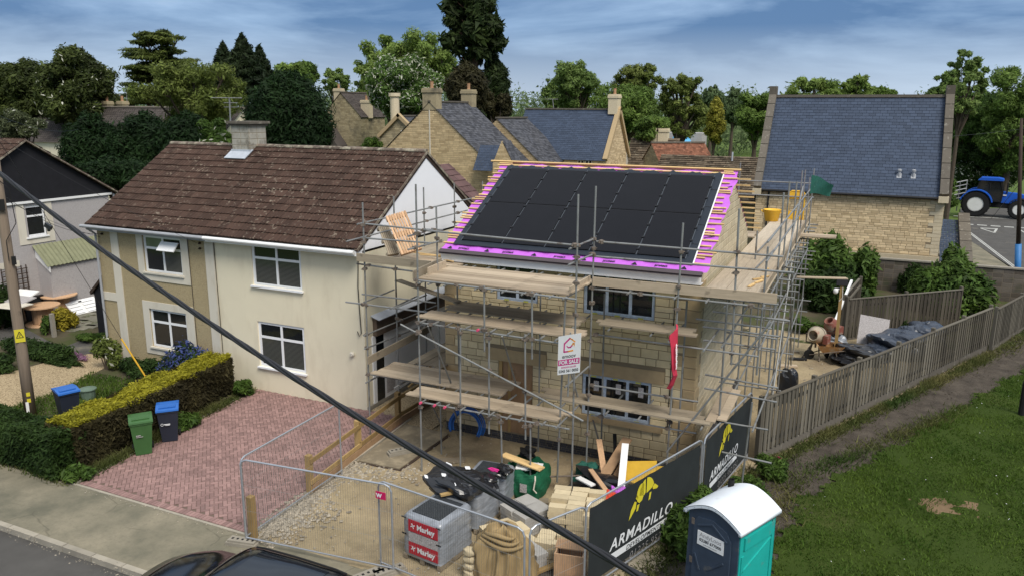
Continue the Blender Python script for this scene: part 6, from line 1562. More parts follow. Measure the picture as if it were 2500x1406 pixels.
o1, *_ = heras('mesh fence panel across the plot entrance, hung with a small red tag', P0 + np.array([.03, -.02]), P1)
q = atY(930, 1207, -7.22); k = MB().box(q[0] - .12, -7.235, q[2] - .09, q[0] + .12, -7.225, q[2] + .07); tg = tag(k.build('warning_tag', M['text_red'], None), 'small red and white tag hung on the entrance fence panel', 'tag')
lettering('W', .12, M['text_white'], tg, (q[0] - .10, -7.236, q[2] - .055), (1, 0, 0), (0, 0, 1), 'print', .006)
heras('mesh fence panel in front of the hessian heap and wrapped tile pallet', P1b, P2)
heras('short mesh fence panel between the hessian heap and the first banner', P2 + np.array([.06, .1]), P3)
_, ba, bb, bt = heras('mesh fence panel carrying the near black banner', P3, P4)
_, ca, cb, ct = heras('mesh fence panel carrying the far black banner', P4 + np.array([.03, .08]), P5)
# concrete feet
def foot(p, ang, label):
    o = thing('ballast_block', label, 'fence foot', (p[0], p[1], 0), ang, 'concrete fence feet'); local(o)
    k = MB().prism([(-.36, -.12, 0), (.36, -.12, 0), (.36, .12, 0), (-.36, .12, 0)], (0, 0, .08)); k.prism([(-.32, -.10, .08), (.32, -.10, .08), (.32, .10, .08), (-.32, .10, .08)], (0, 0, .05)); k.build('block', M['concrete'], o)
    k = MB()
    for x in (-.24, -.12, 0, .12, .24): k.box(x - .025, -.03, .1305, x + .025, .03, .133)
    k.build('socket', M['rubber'], o)
foot(P0 + np.array([-.02, -.08]), .2, 'earth stained concrete foot at the drive corner of the fence'); foot(P1 + np.array([-.1, -.02]), 1.0, 'concrete fence foot with sockets at the middle joint of the entrance fence'); foot(P1 + np.array([.05, -.75]) * 1.0, 1.0, 'concrete fence foot lying beside the middle joint near the car') if 0 else None
# banners
def banner(label, a, b, t_, z0, z1, u0, u1, txt_u, phone, n_out):
    L_ = np.linalg.norm(b - a); o = thing('site_banner', label, 'banner', (a[0], a[1], 0)); Z = np.array([0, 0, 1.0])
    k = MB(); nu, nv = 40, 12; vs = []
    for j in range(nv + 1):
        for i in range(nu + 1):
            x = u0 + (u1 - u0) * i / nu; zz = z0 + (z1 - z0) * j / nv; vs.append(a + t_ * x + Z * (zz - a[2] + (-.012 * abs(math.sin(i * .8)) if j == nv else 0)) + n_out * (.030 + .004 * math.sin(i * .9 + j * .5)))
    k.add(vs, [(j * (nu + 1) + i, j * (nu + 1) + i + 1, (j + 1) * (nu + 1) + i + 1, (j + 1) * (nu + 1) + i) for j in range(nv) for i in range(nu)]); k.build('sheet', M['banner'], o)
    def bp(x, z, h=.042): return a + t_ * x + Z * (z - a[2]) + n_out * h
    ox, oz, s_ = txt_u
    def shape(pts, name='emblem'):
        MB().poly(*[bp(ox + x * s_, oz + z * s_) for x, z in pts]).build(name, M['yellow'], o)
    cv = lambda cx, cz, rx, rz, a0, a1, n=10: [(cx + rx * math.cos(R(g)), cz + rz * math.sin(R(g))) for g in np.linspace(a0, a1, n)]
    # plated animal: hump in three bands, head and snout, ear, tail, legs
    shape([(.74, .40)] + cv(.80, .42, .26, .40, 175, 95) + [(.80, .46)]); shape([(.84, .42), (.84, .83)] + cv(.84, .42, .34, .41, 85, 20) + [(1.06, .48)]); shape([(1.10, .50), (1.19, .55), (1.24, .52), (1.36, .42), (1.30, .38), (1.12, .42)])
    shape([(.71, .40)] + cv(.62, .46, .20, .30, 60, 180) + [(.45, .34), (.55, .26), (.66, .30)]); shape([(.38, .44), (.45, .52), (.49, .44), (.44, .38)]); shape([(.12, -.05), (.20, .20), (.34, .38), (.42, .34), (.40, .18), (.24, .04)]); shape([(.46, .24), (.42, .08), (.50, .08), (.56, .24)]); shape([(.98, .38), (.94, .18), (1.02, .20), (1.06, .38)])
    lettering('ARMADILLO', .40 * s_, M['text_white'], o, bp(ox - .62 * s_, oz - .55 * s_, .038), t_, Z, 'lettering', .006, .25, wide=1.12, spacing=1.12)
    MB().poly(bp(ox - .62 * s_, oz - .82 * s_), bp(ox + 2.05 * s_, oz - .82 * s_), bp(ox + 2.05 * s_, oz - .64 * s_), bp(ox - .60 * s_, oz - .64 * s_)).build('print_strip', M['text_white'], o)
    lettering('DEVELOPMENTS', .17 * s_, M['banner'], o, bp(ox + .05 * s_, oz - .80 * s_, .041), t_, Z, 'lettering', .003, .25, wide=1.15, spacing=1.1)
    lettering(phone, .27 * s_, M['greydash'], o, bp(ox + .2 * s_, oz - 1.12 * s_, .038), t_, Z, 'lettering', -.004, .25, wide=1.1, spacing=1.1)
    return o
n1 = unit(np.cross(bt, (0, 0, 1))); n2 = unit(np.cross(ct, (0, 0, 1)))
banner('near black mesh banner with yellow animal emblem and slanted white lettering', ba, bb, bt, .28, 1.93, .08, 4.15, (1.28, 1.18, .85), '01225 952', n1)
banner('far black mesh banner with yellow animal emblem beside the board fence', ca, cb, ct, .25, 1.93, .06, 3.65, (.92, 1.18, .78), '01225 952 052', n2)
k = MB(); 
tag(MB().beam((10.35, -3.75, .0), (10.75, -2.9, .42) , .04, .3, (0, 0, 1)).build('plank_offcut', M['board_grey'], None), 'grey plank end propped under the near banner', 'plank') if 0 else None
p = G(1562, 1310); tag(MB().obox((p[0], p[1], .16), (.33, .42, 0), (.02, -.015, 0), (0, 0, .16)).build('plank_offcut', M['board_grey'], None), 'grey board set on edge under the near banner', 'plank')
p = G(1578, 1318); tag(MB().obox((p[0] + .12, p[1] + .32, .27), (.13, .17, 0), (.03, -.02, 0), (0, 0, .27)).build('plywood_offcut', M['timber'], None), 'upright yellowish wood offcut beside the board under the banner', 'offcut')
p = G(1570, 1370); hb = MB()
for i in range(9):
    for j in range(6): hb.box(p[0] - .5 + i * .1, p[1] - .3 + j * .1, .015, p[0] - .44 + i * .1, p[1] - .24 + j * .1, .03)
M['mud_pale'] = plain('pale dried mortar', (.30, .26, .19), .95, .2, 5)
mg = MB().heap((p[0], p[1], .0), .55, .42, .05, 16, .3, .4, seed=9); mo = tag(mg.build('mortar_spill', M['mud_pale'], None, True), 'pale dried mortar patch with brick hole prints on the dirt', 'mortar patch'); hb.build('hole_print', M['path'], mo)
# ---------------------------------------------------------------- portable toilet
LT = thing('portable_toilet', 'portable toilet with white arched roof, dark blue door and turquoise side', 'toilet', (12.02, -5.30, 0), R(-24.5)); local(LT)
w2, d2, hh = .56, .60, 2.10
M['loo_blue'] = plain('dark slate blue plastic', (.040, .058, .088), .5, .2, 3, spec=.4, dirt=((.12, .12, .115), 4, .6)); M['loo_teal'] = plain('turquoise plastic', (.015, .38, .335), .45, .1, 2, spec=.4, dirt=((.10, .27, .24), 3.5, .58)); M['loo_white'] = plain('white translucent plastic', (.70, .745, .79), .45, .05, 3, dirt=((.58, .60, .60), 3, .58))
MB().box(-w2, -d2 + .03, .1, -w2 + .04, d2, hh - .09).box(w2 - .04, -d2 + .03, .1, w2, d2, hh - .09).box(-w2, d2 - .04, .1, w2, d2, hh - .09).build('side_wall', M['loo_teal'], LT)
k = MB().box(w2, -.46, 1.62, w2 + .035, .5, 1.86).prism([(w2, -.5, 1.15), (w2 + .02, -.5, 1.15), (w2 + .02, .45, 1.52), (w2, .45, 1.52)], (0, 0, .03)).box(w2, -.52, .15, w2 + .02, -.44, 1.5).box(w2, .46, .15, w2 + .02, .54, 1.9); k.build('side_rib', M['loo_teal'], LT)
arch = [(-w2 - .05, hh - .10)] + [(x, hh - .09 + .27 * (1 - (abs(x) / (w2 + .05)) ** 1.7)) for x in np.linspace(-w2 - .05, w2 + .05, 17)] + [(w2 + .05, hh - .10)]
fr_ = [(-w2, .1), (w2, .1)] + [(x, z - .02) for x, z in arch[::-1][1:-1] if abs(x) <= w2]
MB().prism([(x, -d2, z) for x, z in fr_], (0, .05, 0)).build('front_frame', M['loo_blue'], LT)
dp = [(-.40, .2), (.40, .2), (.40, 1.74), (.30, 1.90), (.0, 2.02), (-.33, 1.97), (-.40, 1.88)]
dr = MB().prism([(x, -d2 - .035, z) for x, z in dp], (0, .04, 0)).build('door', M['loo_blue'], LT)
for a, b in (((-.34, 1.22), (-.22, .92)), ((-.05, 1.0), (.28, 1.28)), ((-.30, 1.82), (.0, 1.95)), ((.0, 1.95), (.33, 1.72))): MB().beam((a[0], -d2 - .04, a[1]), (b[0], -d2 - .04, b[1]), .03, .03, (0, 1, 0)).build('door_rib', M['loo_blue'], dr)
MB().box(-.30, -d2 - .046, 1.44, .27, -d2 - .036, 1.72).build('door_sign', M['white_paint'], dr)
k = MB().box(.17, -d2 - .05, .62, .29, -d2 - .034, .82); k.build('door_latch', M['rubber'], dr)
lettering('AndyLoos', .115, M['greydash'], dr, (-.015, -d2 - .0475, 1.62), (1, 0, 0), (0, 0, 1), 'sign_text', .001, align='CENTER', depth=.001); lettering('02380 677000', .082, M['text_black'], dr, (-.015, -d2 - .0475, 1.525), (1, 0, 0), (0, 0, 1), 'sign_text', .002, align='CENTER', depth=.001); lettering('www.andyloos.co.uk', .035, M['text_black'], dr, (-.015, -d2 - .0475, 1.47), (1, 0, 0), (0, 0, 1), 'sign_text', .0, align='CENTER', depth=.001)
k = MB(); n = len(arch); e = .07; vs = []
ys = np.linspace(-d2 - e, d2 + e, 9)
for y in ys:
    for i, (x, z) in enumerate(arch):
        if i in (0, n - 1): z -= .0
        vs.append((x * 1.02, y, z + .02 + (.012 if abs((y * 4) % 1 - .5) < .2 else 0)))
k.add(vs, [(j * n + i, j * n + i + 1, (j + 1) * n + i + 1, (j + 1) * n + i) for j in range(len(ys) - 1) for i in range(n - 1)])
for y in (-d2 - e, d2 + e): k.add([(x * 1.02, y, z + .02) for x, z in arch] + [(x * 1.02, y, z - .035) for x, z in arch], [(i, i + 1, n + i + 1, n + i) for i in range(n - 1)])
for s_ in (1, -1): k.box(s_ * (w2 + .035) - .03, -d2 - e, hh - .13, s_ * (w2 + .035) + .03, d2 + e, hh - .06)
k.build('roof', M['loo_white'], LT, True)
k = MB()
for x, z in arch[2:-1:2]: k.lathe([(.008, 0), (.008, .006)], (x, -d2 - e - .001, z - .0), 6, (0, -1, 0))
k.build('rivet', M['grey_pvc'], LT)
MB().lathe([(.06, hh - .1), (.06, hh + .22), (.05, hh + .22), (.05, hh + .1)], (-.40, .53, 0), 12).build('vent_pipe', M['rubber'], LT)
k = MB()
for x, z in ((-.42, 1.85), (-.42, 1.05)): k.box(x - .03, -d2 - .045, z - .06, x + .03, -d2 - .03, z + .06)
k.build('hinge', M['coupler'], LT)
MB().box(-w2 - .02, -d2 - .04, 0, w2 + .02, d2 + .02, .12).build('base', M['rubber'], LT)
# ---------------------------------------------------------------- building materials on the plot
M['wrap'] = plain('grey shrink wrap over tiles', (.24, .26, .29), .3, .3, 5, spec=.6, stretch=(1, 1, 6)); M['label_red'] = plain('red pallet label', (.42, .015, .03), .5, .05); M['slate_pack'] = plain('dark packed roof tiles', (.035, .04, .045), .6, .3, 12)
def wrapped(label, cx, cy, w, d, h, rz, labels=True):
    o = thing('tile_pallet', label, 'pallet of tiles', (cx, cy, 0), rz); local(o)
    k = MB()
    for x in (-w / 2 + .05, 0, w / 2 - .05): k.box(x - .05, -d / 2, .02, x + .05, d / 2, .11)
    for i in range(6): y = -d / 2 + .06 + i * (d - .12) / 5; k.box(-w / 2, y - .05, .11, w / 2, y + .05, .13)
    k.build('pallet_base', M['board_grey'], o)
    vs = []; n = 48; rows = 14
    for j in range(rows + 1):
        z = .13 + (h - .13) * j / rows
        for i in range(n):
            a = 2 * math.pi * i / n; c, s = math.cos(a), math.sin(a); q = max(abs(c), abs(s)); rr_ = .5 / q if q > .74 else .5 / .74
            x, y = c * rr_ * w, s * rr_ * d; x = max(-w / 2, min(w / 2, x)); y = max(-d / 2, min(d / 2, y)); f = 1 + .012 * math.sin(j * 2.1 + i * .35) + .02 * (abs(j - 7) < 1) * -1 + rng.normal(0, .004); f *= 1 - .10 * max(0, (j - rows + 1)); vs.append((x * f, y * f, z))
    k = MB(); k.add(vs, [(j * n + i, j * n + (i + 1) % n, (j + 1) * n + (i + 1) % n, (j + 1) * n + i) for j in range(rows) for i in range(n)] + [tuple(rows * n + i for i in range(n))]); k.build('wrapped_load', M['wrap'], o, True)
    k = MB()
    for i in range(30): y = -d * .36 + i * d * .72 / 30; k.box(-w * .36, y, h - .005, w * .36, y + d * .018, h + .022)
    k.build('packed_tiles', M['slate_pack'], o)
    if labels:
        for z in (.20, .72):
            MB().box(-w * .33, -d / 2 - .022, z, w * .45, -d / 2 - .014, z + .27).build('label', M['label_red'], o)
            lettering('Marley', .17, M['text_white'], o, (-w * .1, -d / 2 - .023, z + .08), (1, 0, 0), (0, 0, 1), 'label_text', .006)
            k = MB()
            for a_ in (.4, 2.0, 3.6, 5.1): k.beam((-w * .21, -d / 2 - .0235, z + .135), (-w * .21 + .06 * math.cos(a_), -d / 2 - .0235, z + .135 + .06 * math.sin(a_)), .022, .004, (0, 1, 0))
            k.build('label_mark', M['text_white'], o)
        MB().box(-w * .33, -d / 2 - .019, .48, w * .45, -d / 2 - .013, .70).build('paper_strip', M['greydash'], o)
        for x in (-w / 2 - .012, w / 2 - .1):
            for z in (.60, .98): MB().box(x, -d / 2 - .02, z, x + .12, -d / 2 - .012, z + .035).build('tape', M['rubber'], o)
    return o
q = G(1080, 1388); 
wrapped('grey shrink wrapped pallet of roof tiles with red labels nearest the entrance fence', 6.08, -6.08, 1.0, 1.15, 1.06, R(-8))
wrapped('grey wrapped pallet of tiles behind, half covered by a black bag', 6.0, -4.55, 1.15, 1.0, 1.0, R(-6), False)
# crumpled black sacks: noisy closed lump
def lump(c, rx, ry, rz_, amp, seed, nu=26, nv=16, flat=.1):
    rg = np.random.default_rng(seed); ph = rg.uniform(0, 6.28, (10, 3)); fq = rg.uniform(1.5, 6.5, (10, 3)); vs = []
    for j in range(nv + 1):
        t_ = math.pi * j / nv
        for i in range(nu):
            a = 2 * math.pi * i / nu; d = np.array([math.sin(t_) * math.cos(a), math.sin(t_) * math.sin(a), math.cos(t_)]); d = np.sign(d) * np.abs(d) ** .75
            f = 1 + amp * sum(math.sin(d @ (fq[q] * (1 if q % 2 else -1)) + ph[q][0]) / (1 + q * .25) for q in range(10)) / 2.2 + rg.normal(0, amp * .10)
            z = d[2] * rz_ * f; vs.append((c[0] + d[0] * rx * f, c[1] + d[1] * ry * f, c[2] + (z if z > -rz_ * (1 - flat) else -rz_ * (1 - flat))))
    return vs, [(j * nu + i, j * nu + (i + 1) % nu, (j + 1) * nu + (i + 1) % nu, (j + 1) * nu + i) for j in range(nv) for i in range(nu)]
bg_ = thing('black_bag', 'big crumpled black polythene bag with white print on top of the wrapped pallets', 'bag', (5.85, -5.0, 1.0))
k = MB(); k.add(*lump((5.95, -5.12, 1.16), .66, .50, .28, .17, 5, 40, 22)); k.build('bag', M['black_poly'], bg_)
k = MB(); k.add(*lump((6.4, -4.5, 1.02), .3, .3, .16, .25, 6)); k.build('bag_fold', M['black_poly'], bg_)
for (x, y, z, l, a) in ((5.5, -5.45, 1.36, .2, .3), (5.82, -5.35, 1.44, .10, 1.0), (6.25, -5.4, 1.36, .3, 1.2), (5.7, -4.9, 1.47, .12, .2), (6.15, -4.85, 1.46, .12, 1.1)):
    k = MB(); k.obox((x, y, z), (math.cos(a) * l / 2, math.sin(a) * l / 2, -.02), (-.03, .03, .01), (0, .01, .004)); k.build('bag_print', M['text_white'], bg_)
tag(MB().beam((5.95, -5.75, 1.17), (6.62, -4.95, 1.16), .09, .045).build('timber_strip', M['timber'], None), 'short timber strip under the black bag on the tile pallet', 'timber')
k = MB(); k.add(*lump((6.55, -3.85, 1.02), .2, .2, .13, .3, 8)); tag(k.build('bin_liner', M['black_poly'], None), 'small black bin liner on the rear wrapped pallet', 'bag'); 
k = MB(); k.add(*lump((6.5, -4.25, 1.22), .13, .05, .04, .2, 18, 12, 8)); tag(k.build('pink_glove', M['pink'], None), 'scrap of pink cloth beside the bin liner', 'cloth')
wrapped('grey wrapped pallet of tiles at the back with open top beside the green bag', 6.12, -3.55, .95, .8, .86, R(4), False)
# green bulk bag with timber across
q = (6.72, -2.75); GB = thing('bulk_bag', 'green woven bulk bag of rubbish standing behind the tile pallets', 'bag', (q[0], q[1], 0))
M['bulk'] = plain('green woven bag', (.010, .105, .05), .7, .15, 5); k = MB(); n = 40; vs = []; rows = 12
for j in range(rows + 1):
    t_ = j / rows; z = .02 + .72 * t_; b_ = .46 * (1 + .14 * math.sin(t_ * math.pi) - .06 * t_)
    for i in range(n):
        a = 2 * math.pi * i / n; c, s = math.cos(a), math.sin(a); m_ = max(abs(c), abs(s)) ** .72; f = b_ / m_ * (1 + .03 * math.sin(i * 1.3 + j * .8) + rng.normal(0, .006)); vs.append((q[0] + c * f, q[1] + s * f, z + (.06 * math.sin(i * .9) if j == rows else 0)))
for i in range(n): vs.append((q[0] + (vs[rows * n + i][0] - q[0]) * .9, q[1] + (vs[rows * n + i][1] - q[1]) * .9, .56))
k.add(vs, [(j * n + i, j * n + (i + 1) % n, (j + 1) * n + (i + 1) % n, (j + 1) * n + i) for j in range(rows + 1) for i in range(n)] + [tuple((rows + 1) * n + i for i in range(n))]); k.build('bag', M['bulk'], GB)
for sx in (-1, 1): MB().path([(q[0] + sx * .36, q[1] - .36, .7), (q[0] + sx * .42, q[1] - .50, .62), (q[0] + sx * .40, q[1] - .55, .40), (q[0] + sx * .46, q[1] - .50, .30)], .018, 6).build('strap', M['trim'], GB)
k = MB()
for i in range(4): k.obox((q[0] - .1 + i * .11, q[1] - .1 + .05 * i, .70 + .03 * (i % 2)), (.15, .03, .03 * (i % 3)), (-.04, .14, 0), (0, 0, .012))
k.build('packing_sheet', M['white_paint'], GB)
MB().box(q[0] + .05, q[1] - .575, .28, q[0] + .23, q[1] - .565, .50).build('bag_label', M['greydash'], GB)
tag(MB().beam((6.05, -2.75, .88), (7.2, -2.95, .80), .24, .03).build('plank', M['batten'], None), 'pale yellow plank lying across the green bag', 'plank')
k = MB(); k.add(*lump((6.55, -2.35, .86), .2, .16, .14, .2, 3)); tag(k.build('traffic_cone_heap', M['rubber'], None), 'dark crumpled sack behind the plank on the green bag', 'sack')
# cream stone blocks stacked, and grey slabs
def block_pile(name, label, cx, cy, rz, nx, ny, nz, l, w, h, m, cat, miss=.1, part='block'):
    o = thing(name, label, cat, (cx, cy, 0), rz); local(o); kk = 0
    for z in range(nz):
        for x in range(nx):
            for y in range(ny):
                if z == nz - 1 and random.random() < miss: continue
                if kk >= 96: continue
                kk += 1; k = MB(); jx, jy = random.uniform(-.02, .02), random.uniform(-.02, .02); a = random.uniform(-.06, .06)
                c = np.array([(x - (nx - 1) / 2) * l + jx, (y - (ny - 1) / 2) * w + jy, (z + .5) * h]); u = np.array([math.cos(a), math.sin(a), 0]) * (l / 2 - .006); v = np.array([-math.sin(a), math.cos(a), 0]) * (w / 2 - .006); k.obox(c, u, v, (0, 0, h / 2 - .003)); b = k.build(part, M[m], o)
    return o
M['block_cream'] = stonemat('pale walling block', (.56, .47, .31), .12); M['slab_grey'] = stonemat('grey concrete slab', (.36, .35, .33), .12)
block_pile('stone_pile', 'stack of pale cream walling blocks beside the first banner', 8.45, -3.85, R(12), 3, 5, 6, .40, .22, .125, 'block_cream', 'blocks', .2)
block_pile('stone_pile', 'smaller tumbled group of cream blocks in front of the tall stack', 8.35, -5.0, R(8), 2, 3, 3, .38, .2, .12, 'block_cream', 'blocks', .35)
block_pile('slab_pile', 'pile of cream and grey stone slabs behind the hessian heap', 7.35, -5.2, R(-35), 3, 2, 4, .42, .44, .10, 'block_cream', 'slabs', .5)
block_pile('slab_pile', 'polythene grey slab pile between tile pallets and cream stack', 7.35, -4.25, R(-25), 2, 2, 5, .44, .42, .10, 'slab_grey', 'slabs', .4)
block_pile('slab_pile', 'low grey slab pile right of the hessian heap', 8.0, -5.75, R(-30), 2, 2, 4, .36, .3, .10, 'slab_grey', 'slabs', .4)
# hessian covered heap
M['hessian'] = plain('hessian cloth', (.30, .215, .105), .95, .12, 3, bump=.4, bscale=150)
hs = thing('hessian_heap', 'heap of something draped in brown hessian sacking by the fence joint', 'covered heap', (7.72, -6.3, 0)); vs = []; n = 150; rows = 30
for j in range(rows + 1):
    t_ = j / rows
    for i in range(n):
        a = 2 * math.pi * i / n; prof = .05 + .34 * min(1, t_ * 3.2) ** .7 - .07 * math.exp(-((t_ - .3) / .1) ** 2) + .34 * max(0, t_ - .3); z = 1.10 - 1.10 * max(0, t_ - .22) / .78 if t_ > .22 else 1.10 + .09 * (1 - (t_ / .22) ** 2); fold = (.11 * (1 - abs(math.sin(a * 5.5 + 1.5 * math.sin(a * 2 + t_ * 2.5)))) ** 1.6 - .05 + .04 * (1 - abs(math.sin(a * 11 + 3 * math.sin(a * 3)))) ** 2) * min(1, t_ * 2.6); f = prof * (1 + .13 * math.sin(a * 2 + 1) + .08 * math.sin(a * 3 + t_ * 5)) + fold + .02 * math.sin(a * 7 + t_ * 14)
        vs.append((7.72 + math.cos(a) * f * 1.12, -6.3 + math.sin(a) * f * .92, max(.005, z + .05 * math.sin(a * 5 + 1) * (1 - t_) + .03 * math.sin(a * 7 + t_ * 9))))
k = MB(); k.add(vs, [(j * n + i, j * n + (i + 1) % n, (j + 1) * n + (i + 1) % n, (j + 1) * n + i) for j in range(rows) for i in range(n)] + [tuple(range(n))]); k.build('sacking', M['hessian'], hs, True)
k = MB()
for q in range(3):
    k.path([(7.72 + math.cos(t_) * (.34 + .1 * q), -6.35 + math.sin(t_) * .28, 1.08 - .10 * q + .04 * math.sin(t_ * 3 + q)) for t_ in np.linspace(3.4 + q * .2, 6.0, 12)], [.02 + .03 * math.sin(math.pi * i / 11) for i in range(12)], 7)
k.build('cloth_fold', M['hessian'], hs, True)
k = MB()
for z in range(4): k.add(*lump((7.12, -6.62, .12 + z * .16), .13, .11, .085, .12, 30 + z, 16, 10))
tag(k.build('cast_stone', M['block_cream'], None, True), 'stack of rounded pale stones at the left foot of the hessian heap', 'stones')
# coil of blue water pipe standing against the plinth
cc = np.array([3.92, -.62, .42]); co_ = thing('pipe_coil', 'coil of bright blue plastic pipe leaning on the house plinth', 'pipe coil', (cc[0], cc[1], 0)); M['blue_pipe'] = plain('blue water pipe', (.012, .10, .36), .4, .1, 3, spec=.5)
for i in range(6):
    r_ = .56 - .045 * i if i < 4 else .52 - .05 * (i - 4); oy = -.03 * i if i < 4 else -.16 - .03 * (i - 4)
    MB().path([(cc[0] + r_ * 1.0 * math.cos(t_), cc[1] + oy + .18 * math.sin(t_) * .6, .48 + r_ * .86 * math.sin(t_)) for t_ in np.linspace(-.5, math.pi + .5, 26)], .023, 7, True).build('pipe_turn', M['blue_pipe'], co_, True)
# scrap timber and board heap by the house corner
def stick(name, label, p, q, w, t, m, cat='plank', up=(0, 0, 1)): return tag(MB().beam(p, q, w, t, up).build(name, M[m], None), label, cat)
sA = G(1440, 1160); bx, by = 8.9, -1.5
stick('plank', 'orange brown plank leaning leftmost in the scrap heap', (8.55, -2.0, .15), (8.0, -1.0, .95), .15, .03, 'pallet'); stick('plank', 'wide brown weathered plank leaning in the scrap heap', (8.35, -2.6, .1), (8.75, -.95, 1.10), .26, .04, 'ply'); stick('plank', 'long orange plank pointing down at the orange sack', (8.15, -2.1, .62), (8.95, -3.2, .68), .12, .035, 'pallet')
stick('trim_board', 'white plastic trim board standing up in the scrap heap', (9.2, -3.1, .15), (8.85, -1.5, 1.20), .17, .03, 'white_paint', 'trim'); stick('plank', 'broad brown board end in the scrap heap under the white trim', (8.75, -2.4, .25), (8.95, -1.6, .8), .3, .03, 'ply'); stick('trim_board', 'short white plastic offcut left of the scrap heap', (7.95, -2.45, .52), (8.45, -2.75, .55), .16, .03, 'white_paint', 'trim')
M['foam'] = plain('yellow foam insulation', (.55, .34, .035), .8, .1, 5); tag(MB().obox((9.3, -1.9, .62), (.42, .1, .05), (-.05, .3, .22), (0, -.02, .025)).build('insulation_board', M['foam'], None), 'yellow foam insulation board in the scrap heap', 'insulation board')
tag(MB().obox((9.55, -1.6, .5), (.35, .1, .02), (-.05, .25, .15), (0, -.02, .025)).build('insulation_board', M['foam'], None), 'smaller darker yellow insulation offcut at the right of the scrap heap', 'insulation board')
tag(MB().obox((9.35, -2.7, .55), (.16, .10, .14), (-.06, .2, -.02), (.02, .01, .01)).build('membrane_scrap', M['membrane'], None), 'scrap of purple roofing membrane in the heap behind the banner', 'membrane'); 
k = MB(); k.add(*lump((9.05, -2.75, .42), .25, .25, .16, .25, 14)); tag(k.build('membrane_bundle', M['membrane'], None), 'crumpled purple membrane bundle low in the scrap heap', 'membrane')
M['orange_bag'] = plain('orange red sack', (.62, .06, .02), .5, .1); k = MB(); k.add(*lump((9.0, -3.2, .58), .17, .2, .12, .2, 15)); tag(k.build('sack', M['orange_bag'], None), 'orange red plastic sack beside the cream block stack', 'sack')
k = MB(); k.add(*lump((8.7, -1.9, .25), .75, .7, .3, .3, 16)); tag(k.build('rubbish_heap', M['black_poly'], None), 'dark rubbish at the bottom of the scrap heap', 'rubbish')
k = MB(); k.add(*lump((7.9, -1.6, .22), .3, .35, .28, .3, 17)); tag(k.build('net_bundle', M['net'], None), 'dark green netting bundle left of the scrap heap', 'netting')
tag(MB().path([(8.55, -1.2, .2), (8.3, -.6, 1.0)], .05, 10).build('drain_pipe', M['rubber'], None), 'black drain pipe leaning on the house wall', 'pipe')
tag(MB().tube((7.0, -2.5, .35), (10.9, -.9, .62), .024, 8).build('loose_tube', M['coupler'], None), 'rusty scaffold tube lying across the scrap heap', 'tube')
# wooden crate and plank by the banner corner
o = thing('wooden_crate', 'open wooden crate standing by the first banner', 'crate', (8.95, -5.65, 0), R(10)); local(o)
for nm, bx_ in (('side_board', (-.3, -.26, 0, .3, -.23, .6)), ('side_board', (-.3, .23, 0, .3, .26, .6)), ('end_board', (-.3, -.23, 0, -.27, .23, .6)), ('end_board', (.27, -.23, 0, .3, .23, .6)), ('lid', (-.33, -.05, .6, .33, .29, .625))): MB().box(*bx_).build(nm, M['pallet'], o)
stick('plank', 'long yellow plank lying towards the street below the banner', (8.45, -7.15, .1), (9.15, -5.95, .14), .22, .05, 'batten'); stick('plank', 'short yellow wood offcut right of the hessian heap', (8.3, -5.95, .06), (8.75, -5.55, .2), .12, .05, 'timber')
tag(MB().obox((8.4, -5.2 + .0, .05), (.22, .06, 0), (-.02, .06, 0), (0, 0, .05)).build('stone_block', M['block_cream'], None), 'single cream block on the soil near the crate', 'block')
tag(rough_sheet('plot_soil', 7.9, -7.2, 9.5, -5.4, .06, M['path'], .05, lambda x, y: (x - 8.75) ** 2 / .6 + (y + 6.3) ** 2 / .7 < 1 + .2 * math.sin(x * 9), .05, seed=12), 'dark soil heap behind the corner fence panel', 'soil', kind='stuff')
# steel ground plates, concrete block
o = thing('ground_plate', 'dirty steel ground plates lying beside the timber rail', 'plate', (2.5, -1.9, 0)); M['plate'] = plain('mud covered steel', (.21, .175, .12), .8, .2, 3, dirt=((.30, .25, .17), 3, .5)); P = [G(875, 1128)[:2], G(975, 1148)[:2], G(1095, 1062)[:2], G(990, 1038)[:2]]
MB().prism([(*p, .03) for p in P], (0, 0, .03)).build('upper_plate', M['plate'], o); MB().prism([(p[0] + .07, p[1] - .06, .0) for p in P], (0, 0, .028)).build('lower_plate', M['dark_timber'], o)
b = G(978, 1105, .07); foot((b[0], b[1]), R(52), 'concrete fence foot left on top of the steel plates'); bpy.data.objects[[x.name for x in COL.objects if x.name.startswith('ballast_block')][-1]].location.z = .062
foot((5.25, -7.5), R(62), 'concrete fence foot tilted under the entrance fence near the car')
for i, (px, py) in enumerate(((1100, 1125), (1235, 1205), (1300, 1225))): p = G(px, py); tag(MB().obox((p[0], p[1], .02), (.35, .18, 0), (-.05, .12, 0), (0, 0, .02)).build('sole_board', M['board_grey'], None), ('sole board under the second scaffold standard', 'sole board under the standard right of the green bag', 'sole board under the standard at the cream stack')[i], 'board')
